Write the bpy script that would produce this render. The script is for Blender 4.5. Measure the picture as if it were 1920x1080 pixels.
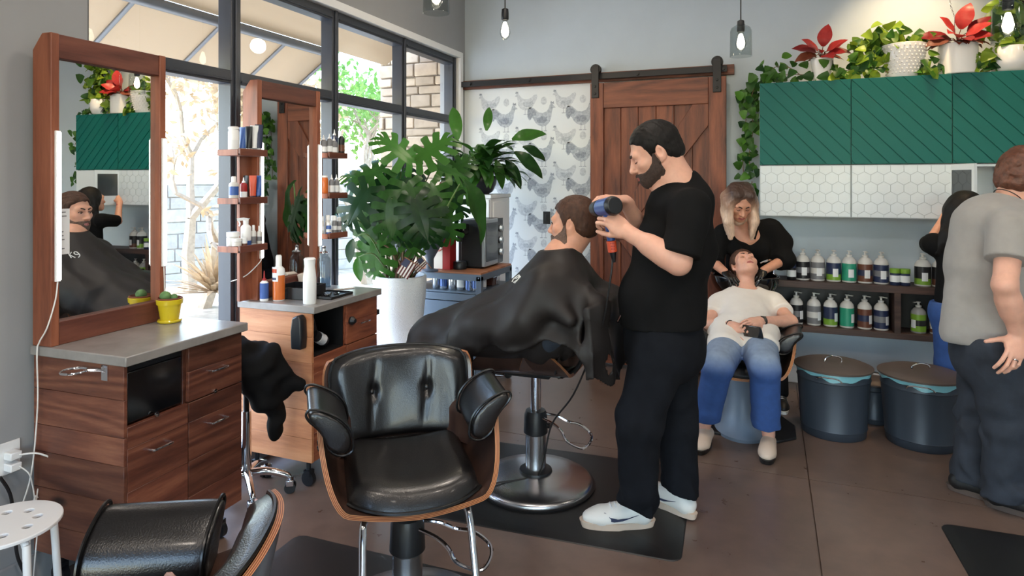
import bpy, bmesh, math, random
import numpy as np
from mathutils import Vector, Matrix
import openvdb

for _o in list(bpy.data.objects):
    bpy.data.objects.remove(_o)
SC = bpy.context.scene
COL = SC.collection
R_ = math.radians
PI = math.pi

# ------------------------------------------------------------------ camera
CAM_H, CAM_A, CAM_F, CAM_CY = 1.55, R_(21.7), 1208.0, 338.0
_cd = bpy.data.cameras.new('camera')
_cd.sensor_width = 36.0
_cd.lens = CAM_F / 1920 * 36
_cd.shift_y = -(540 - CAM_CY) / 1920
_cd.clip_start = 0.05
cam = bpy.data.objects.new('camera', _cd)
COL.objects.link(cam)
cam.location = (0, 0, CAM_H)
cam.rotation_euler = (PI / 2, 0, CAM_A)
SC.camera = cam

# ------------------------------------------------------------------ exposure
SC.view_settings.view_transform = 'Standard'
SC.view_settings.look = 'None'
SC.view_settings.gamma = 1.0
SC.view_settings.use_curve_mapping = False
SC.view_settings.exposure = 0.15

# ------------------------------------------------------------------ sky and sun
world = bpy.data.worlds.new('world')
SC.world = world
world.use_nodes = True
_nt = world.node_tree
_sky = _nt.nodes.new('ShaderNodeTexSky')
_sky.sky_type = 'NISHITA'
_sky.sun_disc = False
_sky.sun_elevation = R_(60)
_sky.sun_rotation = R_(240)
_sky.air_density = 1.3
_sky.dust_density = 0.7
_nt.links.new(_sky.outputs[0], _nt.nodes['Background'].inputs[0])
_nt.nodes['Background'].inputs[1].default_value = 1.5

def add_light(kind, name, loc, energy, color=(1, 1, 1), size=0.1, rot=None, size_y=None, spot=None, blend=0.5):
    d = bpy.data.lights.new(name, kind)
    d.energy = energy
    d.color = color
    if kind == 'AREA':
        d.size = size
        if size_y:
            d.shape = 'RECTANGLE'
            d.size_y = size_y
    elif kind in ('POINT', 'SPOT'):
        d.shadow_soft_size = size
    if spot:
        d.spot_size = R_(spot)
        d.spot_blend = blend
    o = bpy.data.objects.new(name, d)
    COL.objects.link(o)
    o.location = loc
    if rot:
        o.rotation_euler = rot
    return o

_sun = add_light('SUN', 'sun', (-8, -4, 14), 6.5, (1.0, 0.95, 0.86))
_sun.data.angle = R_(0.6)
_sun.rotation_euler = Vector((-0.40, 0.10, 0.88)).to_track_quat('Z', 'Y').to_euler()
# ceiling downlights of the salon (their fixtures are built with the ceiling)
DOWNLIGHTS = [(-0.9, 0.6), (0.9, 0.6), (-0.9, 2.6), (1.3, 2.4), (-1.1, -1.4), (1.1, -1.4), (3.2, 0.6), (3.0, 3.0)]
for _i, (_x, _y) in enumerate(DOWNLIGHTS):
    add_light('AREA', 'ceiling_lamp', (_x, _y, 3.62), 22.0 if _x < 1 else 12.0, (1.0, 0.88, 0.76), 0.3)
# warm accent lamp over the plants on the cabinets
add_light('SPOT', 'accent_lamp', (0.95, 4.72, 3.5), 110.0, (1.0, 0.72, 0.42), 0.05, (R_(22), 0, 0), spot=75, blend=0.8)
add_light('POINT', 'pendant_glow', (-1.62, 4.02, 2.62), 10.0, (1.0, 0.84, 0.62), 0.06)

# ------------------------------------------------------------------ pixel -> place helpers
_s, _c = math.sin(CAM_A), math.cos(CAM_A)
def ray(u, v):
    r = (u - 960) / CAM_F
    return Vector((-_s + r * _c, _c + r * _s, (CAM_CY - v) / CAM_F))
def at(u, v, d):
    return Vector((0, 0, CAM_H)) + ray(u, v) * d
def atz(u, v, z):
    k = ray(u, v)
    return Vector((0, 0, CAM_H)) + k * ((z - CAM_H) / k.z)
def aty(u, v, y):
    k = ray(u, v)
    return Vector((0, 0, CAM_H)) + k * (y / k.y)
def atx(u, v, x):
    k = ray(u, v)
    return Vector((0, 0, CAM_H)) + k * (x / k.x)
FWD = Vector((-_s, _c, 0)); RGT = Vector((_c, _s, 0)); UPV = Vector((0, 0, 1))

def lin(r, g=None, b=None):
    if g is None:
        r, g, b = r
    f = lambda c: (c / 255 / 12.92) if c / 255 <= 0.04045 else ((c / 255 + 0.055) / 1.055) ** 2.4
    return (f(r), f(g), f(b), 1.0)

# ------------------------------------------------------------------ materials
class NT:
    def __init__(s, name):
        s.m = bpy.data.materials.new(name)
        s.m.use_nodes = True
        s.t = s.m.node_tree
        s.b = s.t.nodes['Principled BSDF']
        s.out = s.t.nodes['Material Output']
    def n(s, typ, ins=None, **kw):
        x = s.t.nodes.new('ShaderNode' + typ)
        for k, v in kw.items():
            setattr(x, k, v)
        for k, v in (ins or {}).items():
            if isinstance(v, bpy.types.NodeSocket):
                s.t.links.new(v, x.inputs[k])
            else:
                x.inputs[k].default_value = v
        return x
    def set(s, k, v):
        if isinstance(v, bpy.types.NodeSocket):
            s.t.links.new(v, s.b.inputs[k])
        else:
            s.b.inputs[k].default_value = v
    def mix(s, fac, a, b, blend='MIX'):
        x = s.n('Mix', data_type='RGBA', blend_type=blend)
        for i, v in ((0, fac), (6, a), (7, b)):
            if isinstance(v, bpy.types.NodeSocket):
                s.t.links.new(v, x.inputs[i])
            else:
                x.inputs[i].default_value = v
        return x.outputs[2]
    def ramp(s, fac, stops, interp='LINEAR'):
        x = s.n('ValToRGB')
        s.t.links.new(fac, x.inputs[0])
        r = x.color_ramp
        r.interpolation = interp
        while len(r.elements) < len(stops):
            r.elements.new(0.5)
        for e, (p, c) in zip(r.elements, stops):
            e.position = p
            e.color = c if len(c) == 4 else (*c, 1)
        return x.outputs[0]
    def bump(s, h, strength, dist=0.01):
        x = s.n('Bump', {'Height': h, 'Strength': strength, 'Distance': dist})
        s.set('Normal', x.outputs[0])

def scl(c, k):
    return (min(1, c[0] * k), min(1, c[1] * k), min(1, c[2] * k), 1)

def pmat(name, col, rough=0.5, metal=0.0, var=0.0, vscale=8.0, bump=0.0, bscale=200.0, coat=0.0, rand=0.0, sheen=0.0,
         emit=None, trans=0.0, sss=0.0, spec=None, alpha=None, detail=4.0, stretch=None):
    t = NT(name)
    c = lin(col) if len(col) == 3 else col
    t.set('Base Color', c)
    t.set('Roughness', rough)
    t.set('Metallic', metal)
    tc = None
    def obj():
        nonlocal tc
        if tc is None:
            tc = t.n('TexCoord').outputs['Object']
            if stretch:
                tc = t.n('Mapping', {'Vector': tc, 'Scale': stretch}).outputs[0]
        return tc
    cs = None
    if var:
        nz = t.n('TexNoise', {'Vector': obj(), 'Scale': vscale, 'Detail': detail, 'Roughness': 0.6})
        cs = t.ramp(nz.outputs[0], [(0.3, scl(c, 1 - var)), (0.7, scl(c, 1 + var))])
    if rand:
        oi = t.n('ObjectInfo')
        mr = t.n('MapRange', {'Value': oi.outputs['Random'], 'From Min': 0.0, 'From Max': 1.0, 'To Min': 1 - rand, 'To Max': 1 + rand})
        hs = t.n('HueSaturation', {'Value': mr.outputs[0], 'Color': cs if cs else c})
        cs = hs.outputs[0]
    if cs:
        t.set('Base Color', cs)
    if bump:
        nz = t.n('TexNoise', {'Vector': obj(), 'Scale': bscale, 'Detail': 3.0})
        t.bump(nz.outputs[0], bump, 0.004)
    if coat:
        t.set('Coat Weight', coat)
        t.set('Coat Roughness', 0.1)
    if sheen:
        t.set('Sheen Weight', sheen)
    if emit:
        t.set('Emission Color', lin(emit[0]))
        t.set('Emission Strength', emit[1])
    if trans:
        t.set('Transmission Weight', trans)
    if sss:
        t.set('Subsurface Weight', sss)
        t.set('Subsurface Radius', (0.02, 0.008, 0.004))
        t.set('Subsurface Scale', 0.3)
    if spec is not None:
        t.set('Specular IOR Level', spec)
    return t.m

def wood(name, dark, mid, light, axis='Y', scale=1.0, rough=0.45, rand=0.25, knots=True, coat=0.0):
    """boards with the grain along one axis; each board takes its own tone"""
    t = NT(name)
    co = t.n('TexCoord').outputs['Object']
    oi = t.n('ObjectInfo')
    off = t.n('VectorMath', {0: co}, operation='ADD')
    sc = t.n('VectorMath', {0: oi.outputs['Random'], 1: (37.0, 53.0, 71.0)}, operation='MULTIPLY')
    t.t.links.new(sc.outputs[0], off.inputs[1])
    st = {'X': (0.1, 1, 1), 'Y': (1, 0.1, 1), 'Z': (1, 1, 0.1)}[axis]
    mp = t.n('Mapping', {'Vector': off.outputs[0], 'Scale': tuple(k * scale for k in st)})
    n1 = t.n('TexNoise', {'Vector': mp.outputs[0], 'Scale': 4.5, 'Detail': 1.2, 'Roughness': 0.4, 'Distortion': 0.35})
    rings = t.n('Math', {0: n1.outputs[0], 1: 62.0}, operation='MULTIPLY')
    sn = t.n('Math', {0: rings.outputs[0]}, operation='SINE')
    mr = t.n('MapRange', {'Value': sn.outputs[0], 'From Min': -1.0, 'From Max': 1.0})
    n2 = t.n('TexNoise', {'Vector': mp.outputs[0], 'Scale': 60.0, 'Detail': 4.0, 'Roughness': 0.7})
    fac = t.mix(0.74, mr.outputs[0], n2.outputs[0])
    c = t.ramp(fac, [(0.22, lin(dark)), (0.5, lin(mid)), (0.85, lin(light))])
    if knots:
        mk = t.n('Mapping', {'Vector': off.outputs[0], 'Scale': tuple((0.45 if k < 1 else 1) * scale for k in st)})
        vo = t.n('TexVoronoi', {'Vector': mk.outputs[0], 'Scale': 5.0, 'Randomness': 1.0})
        k = t.ramp(vo.outputs['Distance'], [(0.05, (1, 1, 1)), (0.12, (0, 0, 0))])
        c = t.mix(k, c, scl(lin(dark), 0.35))
    v = t.n('MapRange', {'Value': oi.outputs['Random'], 'To Min': 1 - rand, 'To Max': 1 + rand})
    hs = t.n('HueSaturation', {'Value': v.outputs[0], 'Color': c})
    t.set('Base Color', hs.outputs[0])
    t.set('Roughness', rough)
    if coat:
        t.set('Coat Weight', coat)
        t.set('Coat Roughness', 0.25)
    t.bump(fac, 0.12, 0.002)
    return t.m

def glass_mat(name, tint=(1, 1, 1), rough=0.0, ior=1.45):
    t = NT(name)
    tr = t.n('BsdfTransparent', {'Color': (*tint, 1)})
    gl = t.n('BsdfGlossy', {'Roughness': rough})
    fr = t.n('Fresnel', {'IOR': ior})
    bf = t.n('Math', {0: 1.0, 1: t.n('NewGeometry').outputs['Backfacing']}, operation='SUBTRACT')
    ff = t.n('Math', {0: fr.outputs[0], 1: bf.outputs[0]}, operation='MULTIPLY')     # reflect on the outer faces only
    mx = t.n('MixShader', {0: ff.outputs[0], 1: tr.outputs[0], 2: gl.outputs[0]})
    t.t.links.new(mx.outputs[0], t.out.inputs[0])
    return t.m

def leaf_mat(name, c1, c2, rough=0.35, transl=0.25, vscale=14.0):
    t = NT(name)
    oi = t.n('ObjectInfo')
    nz = t.n('TexNoise', {'Vector': t.n('TexCoord').outputs['Object'], 'Scale': vscale, 'Detail': 3.0})
    f = t.mix(0.6, nz.outputs[0], oi.outputs['Random'])
    c = t.ramp(f, [(0.25, lin(c1)), (0.75, lin(c2))])
    t.set('Base Color', c)
    t.set('Roughness', rough)
    t.set('Specular IOR Level', 0.32)
    tl = t.n('BsdfTranslucent', {'Color': c})
    mx = t.n('MixShader', {0: transl, 1: t.b.outputs[0], 2: tl.outputs[0]})
    t.t.links.new(mx.outputs[0], t.out.inputs[0])
    return t.m

M = {}
M['wall'] = pmat('painted_wall', (186, 197, 205), 0.8, var=0.03, vscale=3, bump=0.05, bscale=150)
M['wall_grey'] = pmat('grey_painted_wall', (150, 152, 154), 0.8, var=0.03, vscale=3, bump=0.05, bscale=150)
M['white'] = pmat('white_paint', (232, 233, 234), 0.45)
M['frame'] = pmat('dark_window_metal', (62, 66, 74), 0.4, 0.3)
M['glass'] = glass_mat('window_glass')
M['jar_glass'] = glass_mat('clear_glass', (0.86, 0.88, 0.88))
M['mirror'] = pmat('mirror_silver', (238, 240, 240), 0.005, 1.0)
M['redwood'] = wood('redwood_boards', (74, 40, 32), (106, 62, 47), (138, 88, 66), 'Y', 1.0, 0.36, 0.45)
M['redwood_x'] = wood('redwood_side_boards', (84, 46, 36), (114, 68, 51), (146, 96, 72), 'X', 1.0, 0.36, 0.36)
M['redwood_z'] = wood('redwood_upright', (108, 58, 40), (140, 80, 56), (164, 100, 72), 'Z', 0.8, 0.45, 0.1)
M['pine_x'] = wood('pine_side_boards', (160, 100, 66), (188, 126, 86), (206, 148, 106), 'X', 0.8, 0.5, 0.12)
M['pine_y'] = wood('pine_front_boards', (96, 48, 34), (140, 78, 52), (172, 104, 72), 'Y', 0.8, 0.5, 0.15)
M['frame_wood'] = wood('mirror_frame_wood', (78, 40, 32), (104, 58, 46), (126, 76, 58), 'Y', 0.8, 0.45, 0.1, knots=False)
M['door_wood'] = wood('alder_door_boards', (70, 36, 25), (110, 59, 39), (136, 78, 51), 'Z', 0.9, 0.5, 0.16)
M['door_wood_x'] = wood('alder_door_rails', (70, 36, 25), (112, 61, 41), (138, 80, 53), 'X', 0.9, 0.5, 0.1)
M['shelf_wood'] = wood('dark_shelf_wood', (38, 26, 24), (62, 44, 40), (88, 64, 56), 'X', 0.9, 0.55, 0.1, knots=False)
M['ply_edge'] = NT('plywood_edge').m
M['walnut'] = wood('walnut_shell', (40, 28, 25), (60, 42, 36), (78, 56, 46), 'Z', 0.6, 0.28, 0.05, knots=False, coat=0.4)
M['leather'] = pmat('black_leather', (16, 15, 16), 0.29, var=0.15, vscale=30, bump=0.18, bscale=260, coat=0.15, spec=0.6)
M['piping'] = pmat('black_piping', (14, 14, 15), 0.3)
M['chrome'] = pmat('chrome', (225, 225, 228), 0.08, 1.0)
M['steel'] = pmat('brushed_steel', (190, 190, 192), 0.27, 1.0, bump=0.03, bscale=400)
M['black_plastic'] = pmat('black_plastic', (22, 24, 28), 0.4)
M['black_metal'] = pmat('black_metal', (34, 34, 36), 0.45, 0.4)
M['black_gloss'] = pmat('black_gloss', (8, 9, 11), 0.08, coat=0.6)
M['rubber'] = pmat('black_rubber', (24, 23, 23), 0.42, var=0.1, vscale=6, bump=0.12, bscale=500)
M['counter'] = pmat('cast_concrete', (142, 137, 133), 0.24, var=0.16, vscale=7, bump=0.06, bscale=60, detail=8)
M['led'] = pmat('led_diffuser', (250, 250, 250), 0.4, emit=((255, 250, 244), 4.0))
M['cord_white'] = pmat('white_cord', (225, 222, 218), 0.5)
M['cord_black'] = pmat('black_cord', (20, 20, 22), 0.5)
M['bulb'] = pmat('lit_bulb', (255, 245, 225), 0.2, emit=((255, 236, 206), 14.0))
M['yellow'] = pmat('yellow_glaze', (206, 182, 34), 0.22, coat=0.4)
M['soil'] = pmat('dark_soil', (58, 40, 32), 0.95, var=0.4, vscale=60, bump=0.8, bscale=90)
M['terracotta'] = pmat('brown_earthenware', (118, 62, 40), 0.7)
M['cactus'] = pmat('cactus_skin', (92, 128, 74), 0.6, var=0.3, vscale=40)
M['white_ceramic'] = pmat('white_ceramic', (238, 236, 232), 0.2, coat=0.3)
M['white_plastic'] = pmat('white_plastic', (236, 236, 236), 0.35)
M['monstera'] = leaf_mat('monstera_leaf', (24, 54, 26), (62, 108, 42), 0.3, 0.35)
M['lily'] = leaf_mat('lily_leaf', (26, 58, 24), (64, 112, 42), 0.3, 0.3)
M['pothos'] = leaf_mat('pothos_leaf', (52, 96, 30), (150, 176, 50), 0.4, 0.25)
M['pothos_dark'] = leaf_mat('dark_pothos_leaf', (28, 66, 26), (76, 122, 40), 0.4, 0.2)
M['red_leaf'] = leaf_mat('red_leaf', (116, 20, 26), (178, 54, 50), 0.4, 0.2, 30)
M['brown_leaf'] = leaf_mat('bronze_leaf', (62, 34, 26), (118, 62, 44), 0.5, 0.15)
M['stem'] = pmat('green_stem', (86, 112, 56), 0.5, var=0.2)
M['dry_stem'] = pmat('dry_stem', (112, 88, 66), 0.8, var=0.3, vscale=30)
M['green_paint'] = pmat('green_lacquer', (4, 94, 88), 0.42, var=0.03, vscale=3, spec=0.22)
M['tile_white'] = pmat('white_hex_face', (206, 216, 223), 0.35, rand=0.015)
M['grout'] = pmat('pale_grout', (180, 190, 196), 0.7)
M['cabinet_white'] = pmat('white_melamine', (212, 219, 224), 0.4)
M['trash'] = pmat('slate_grey_can', (52, 60, 70), 0.42, 0.2, var=0.05)
M['trash_lid'] = pmat('taupe_can_lid', (92, 80, 74), 0.45, 0.2)
M['bag'] = pmat('teal_bin_liner', (120, 178, 188), 0.3, bump=0.6, bscale=60)
M['cart'] = pmat('blue_grey_steel', (98, 112, 128), 0.42, 0.35)
M['cart_wood'] = wood('cart_top_wood', (130, 78, 50), (164, 106, 72), (184, 128, 92), 'X', 0.8, 0.45, 0.05, knots=False)
M['red_box'] = pmat('red_card', (150, 22, 24), 0.45)
M['cream_card'] = pmat('cream_card', (226, 214, 202), 0.5)
M['silver'] = pmat('silver_plastic', (176, 186, 194), 0.3, 0.6)
M['dark_glass'] = pmat('dark_glass', (48, 56, 62), 0.06, 0.0, coat=0.8)
M['grey_pot'] = pmat('grey_pot', (88, 96, 110), 0.5, var=0.1)
M['dark_pot'] = pmat('dark_pot', (36, 38, 46), 0.35, var=0.1)
M['fabric_black'] = pmat('black_jersey', (17, 17, 18), 0.9, var=0.1, vscale=20, bump=0.15, bscale=600, spec=0.15)
M['cape'] = pmat('black_nylon_cape', (33, 29, 28), 0.55, var=0.08, vscale=8, bump=0.1, bscale=500, spec=0.35)
M['denim_dark'] = pmat('black_denim', (20, 22, 27), 0.9, spec=0.15, var=0.25, vscale=14, bump=0.2, bscale=500)
M['denim_grey'] = pmat('dark_blue_denim', (40, 46, 56), 0.85, var=0.25, vscale=14, bump=0.2, bscale=500)
M['grey_tee'] = pmat('grey_jersey', (150, 146, 142), 0.85, var=0.05, vscale=18, bump=0.15, bscale=600, sheen=0.2)
M['white_tee'] = pmat('white_jersey', (226, 219, 210), 0.85, var=0.03, vscale=18, bump=0.12, bscale=500, sheen=0.2)
M['skin'] = pmat('fair_skin', (216, 164, 142), 0.5, var=0.07, vscale=30, bump=0.08, bscale=400, sss=0.15)
M['skin2'] = pmat('warm_skin', (206, 150, 124), 0.5, var=0.08, vscale=30, bump=0.08, bscale=400, sss=0.15)
M['lips'] = pmat('lips', (168, 92, 86), 0.4)
M['eye'] = pmat('eye_white', (214, 206, 200), 0.2)
M['iris'] = pmat('dark_iris', (46, 32, 24), 0.15)
M['brow'] = pmat('dark_brow', (46, 32, 26), 0.8)
M['hair_black'] = pmat('black_hair', (17, 14, 13), 0.6, spec=0.25, var=0.35, vscale=60, bump=0.5, bscale=120, stretch=(1, 1, 0.35))
M['hair_brown'] = pmat('brown_hair', (70, 46, 34), 0.6, spec=0.3, var=0.35, vscale=60, bump=0.7, bscale=130, stretch=(1, 1, 0.35))
M['hair_auburn'] = pmat('auburn_hair', (92, 54, 38), 0.5, var=0.45, vscale=50, bump=1.0, bscale=60)
M['beard_black'] = pmat('dark_beard', (62, 47, 40), 0.7, var=0.4, vscale=120, bump=0.8, bscale=260)
M['beard_brown'] = pmat('greying_beard', (92, 70, 58), 0.7, var=0.4, vscale=120, bump=0.8, bscale=260)
M['glove'] = pmat('black_nitrile', (12, 12, 13), 0.25)
M['dryer_blue'] = pmat('blue_plastic', (38, 72, 138), 0.3)
M['red_orange'] = pmat('red_orange_plastic', (198, 78, 48), 0.4)
M['shoe_white'] = pmat('white_shoe_leather', (226, 222, 214), 0.45)
M['shoe_sole'] = pmat('pale_gum_sole', (206, 184, 164), 0.6)
M['shoe_navy'] = pmat('navy_mark', (34, 42, 72), 0.5)
M['shoe_black'] = pmat('black_shoe', (22, 22, 23), 0.5)
M['shoe_tan'] = pmat('beige_clog', (206, 184, 164), 0.55)
M['amber'] = pmat('amber_liquid', (202, 104, 44), 0.25, coat=0.3)
M['blue_label'] = pmat('blue_label', (58, 92, 160), 0.4)
M['grey_label'] = pmat('grey_label', (118, 118, 122), 0.4)
M['green_label'] = pmat('green_label', (44, 148, 118), 0.4)
M['lime_label'] = pmat('lime_label', (120, 162, 52), 0.4)
M['navy_label'] = pmat('navy_label', (36, 46, 78), 0.4)
M['brown_label'] = pmat('brown_label', (104, 62, 46), 0.4)
M['black_label'] = pmat('black_label', (24, 24, 28), 0.4)
M['label_white'] = pmat('white_label', (226, 228, 230), 0.5)
M['bottle_milk'] = pmat('milky_plastic', (206, 204, 200), 0.35)
M['bottle_grey'] = pmat('smoky_plastic', (150, 150, 150), 0.3)
M['can_silver'] = pmat('can_silver', (206, 212, 220), 0.25, 0.8)
M['can_blue'] = pmat('can_blue', (92, 118, 176), 0.3, 0.6)
M['pedestal'] = pmat('blue_grey_shell', (112, 124, 140), 0.4, var=0.1, vscale=6)
M['brand_mark'] = pmat('white_print', (220, 218, 214), 0.6)

def _ply():
    t = NT('plywood_edge_layers')
    g = t.n('TexCoord').outputs['UV']
    sp = t.n('SeparateXYZ', {0: g})
    m = t.n('Math', {0: sp.outputs[1], 1: 22.0}, operation='MULTIPLY')
    s = t.n('Math', {0: m.outputs[0]}, operation='SINE')
    t.set('Base Color', t.ramp(s.outputs[0], [(0.3, lin(122, 66, 40)), (0.62, lin(206, 146, 98))]))
    t.set('Roughness', 0.4)
    return t.m
M['ply_edge'] = _ply()

def _concrete_floor():
    t = NT('stained_concrete')
    co = t.n('NewGeometry').outputs['Position']
    n1 = t.n('TexNoise', {'Vector': co, 'Scale': 0.9, 'Detail': 5.0, 'Roughness': 0.5})
    n2 = t.n('TexNoise', {'Vector': co, 'Scale': 9.0, 'Detail': 6.0, 'Roughness': 0.6})
    c1 = t.ramp(n1.outputs[0], [(0.3, lin(92, 74, 64)), (0.5, lin(106, 87, 76)), (0.72, lin(122, 101, 89))])
    c2 = t.ramp(n2.outputs[0], [(0.3, lin(84, 68, 60)), (0.7, lin(136, 114, 102))])
    t.set('Base Color', t.mix(0.25, c1, c2))
    t.set('Roughness', t.ramp(n2.outputs[0], [(0.3, (0.27, 0.27, 0.27)), (0.75, (0.33, 0.33, 0.33))]))
    t.bump(n2.outputs[0], 0.04, 0.003)
    return t.m
M['floor'] = _concrete_floor()

def _jeans():
    t = NT('faded_blue_jeans')
    co = t.n('TexCoord').outputs['Object']
    nz = t.n('TexNoise', {'Vector': co, 'Scale': 30.0, 'Detail': 4.0})
    at_ = t.n('Attribute', attribute_name='fade')
    c = t.mix(at_.outputs['Fac'], lin(44, 76, 134), lin(136, 152, 172))
    v = t.n('MapRange', {'Value': nz.outputs[0], 'To Min': 0.75, 'To Max': 1.25})
    t.set('Base Color', t.n('HueSaturation', {'Value': v.outputs[0], 'Color': c}).outputs[0])
    t.set('Roughness', 0.85)
    return t.m
M['jeans'] = _jeans()

def _blonde():
    t = NT('blonde_hair_dark_roots')
    a = t.n('Attribute', attribute_name='fade')
    co = t.n('TexCoord').outputs['Object']
    mp = t.n('Mapping', {'Vector': co, 'Scale': (1, 1, 0.08)})
    nz = t.n('TexNoise', {'Vector': mp.outputs[0], 'Scale': 130.0, 'Detail': 3.0})
    c = t.ramp(a.outputs['Fac'], [(0.0, lin(70, 50, 42)), (0.45, lin(150, 116, 96)), (1.0, lin(214, 184, 160))])
    v = t.n('MapRange', {'Value': nz.outputs[0], 'To Min': 0.55, 'To Max': 1.4})
    t.set('Base Color', t.n('HueSaturation', {'Value': v.outputs[0], 'Color': c}).outputs[0])
    t.set('Roughness', 0.42)
    t.bump(nz.outputs[0], 0.6, 0.004)
    return t.m
M['blonde'] = _blonde()

# ------------------------------------------------------------------ objects, parts, labels
def thing(name, label, cat, loc=(0, 0, 0), rz=0.0, group=None, kind=None):
    o = bpy.data.objects.new(name, None)
    COL.objects.link(o)
    o.empty_display_size = 0.05
    o.location = loc
    o.rotation_euler = (0, 0, rz)
    tag(o, label, cat, group, kind)
    return o
def tag(o, label=None, cat=None, group=None, kind=None):
    if label: o['label'] = label
    if cat: o['category'] = cat
    if group: o['group'] = group
    if kind: o['kind'] = kind
    return o
def obj(name, me, parent=None, loc=None, rot=None):
    o = bpy.data.objects.new(name, me)
    COL.objects.link(o)
    if parent: o.parent = parent
    if loc is not None: o.location = loc
    if rot is not None: o.rotation_euler = rot
    return o
def copy_tree(o, parent=None):
    c = o.copy()
    COL.objects.link(c)
    if parent: c.parent = parent
    for ch in list(o.children):
        copy_tree(ch, c)
    return c
def mat4(loc=(0, 0, 0), rot=(0, 0, 0)):
    from mathutils import Euler
    return Matrix.Translation(Vector(loc)) @ Euler(rot).to_matrix().to_4x4()

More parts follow.
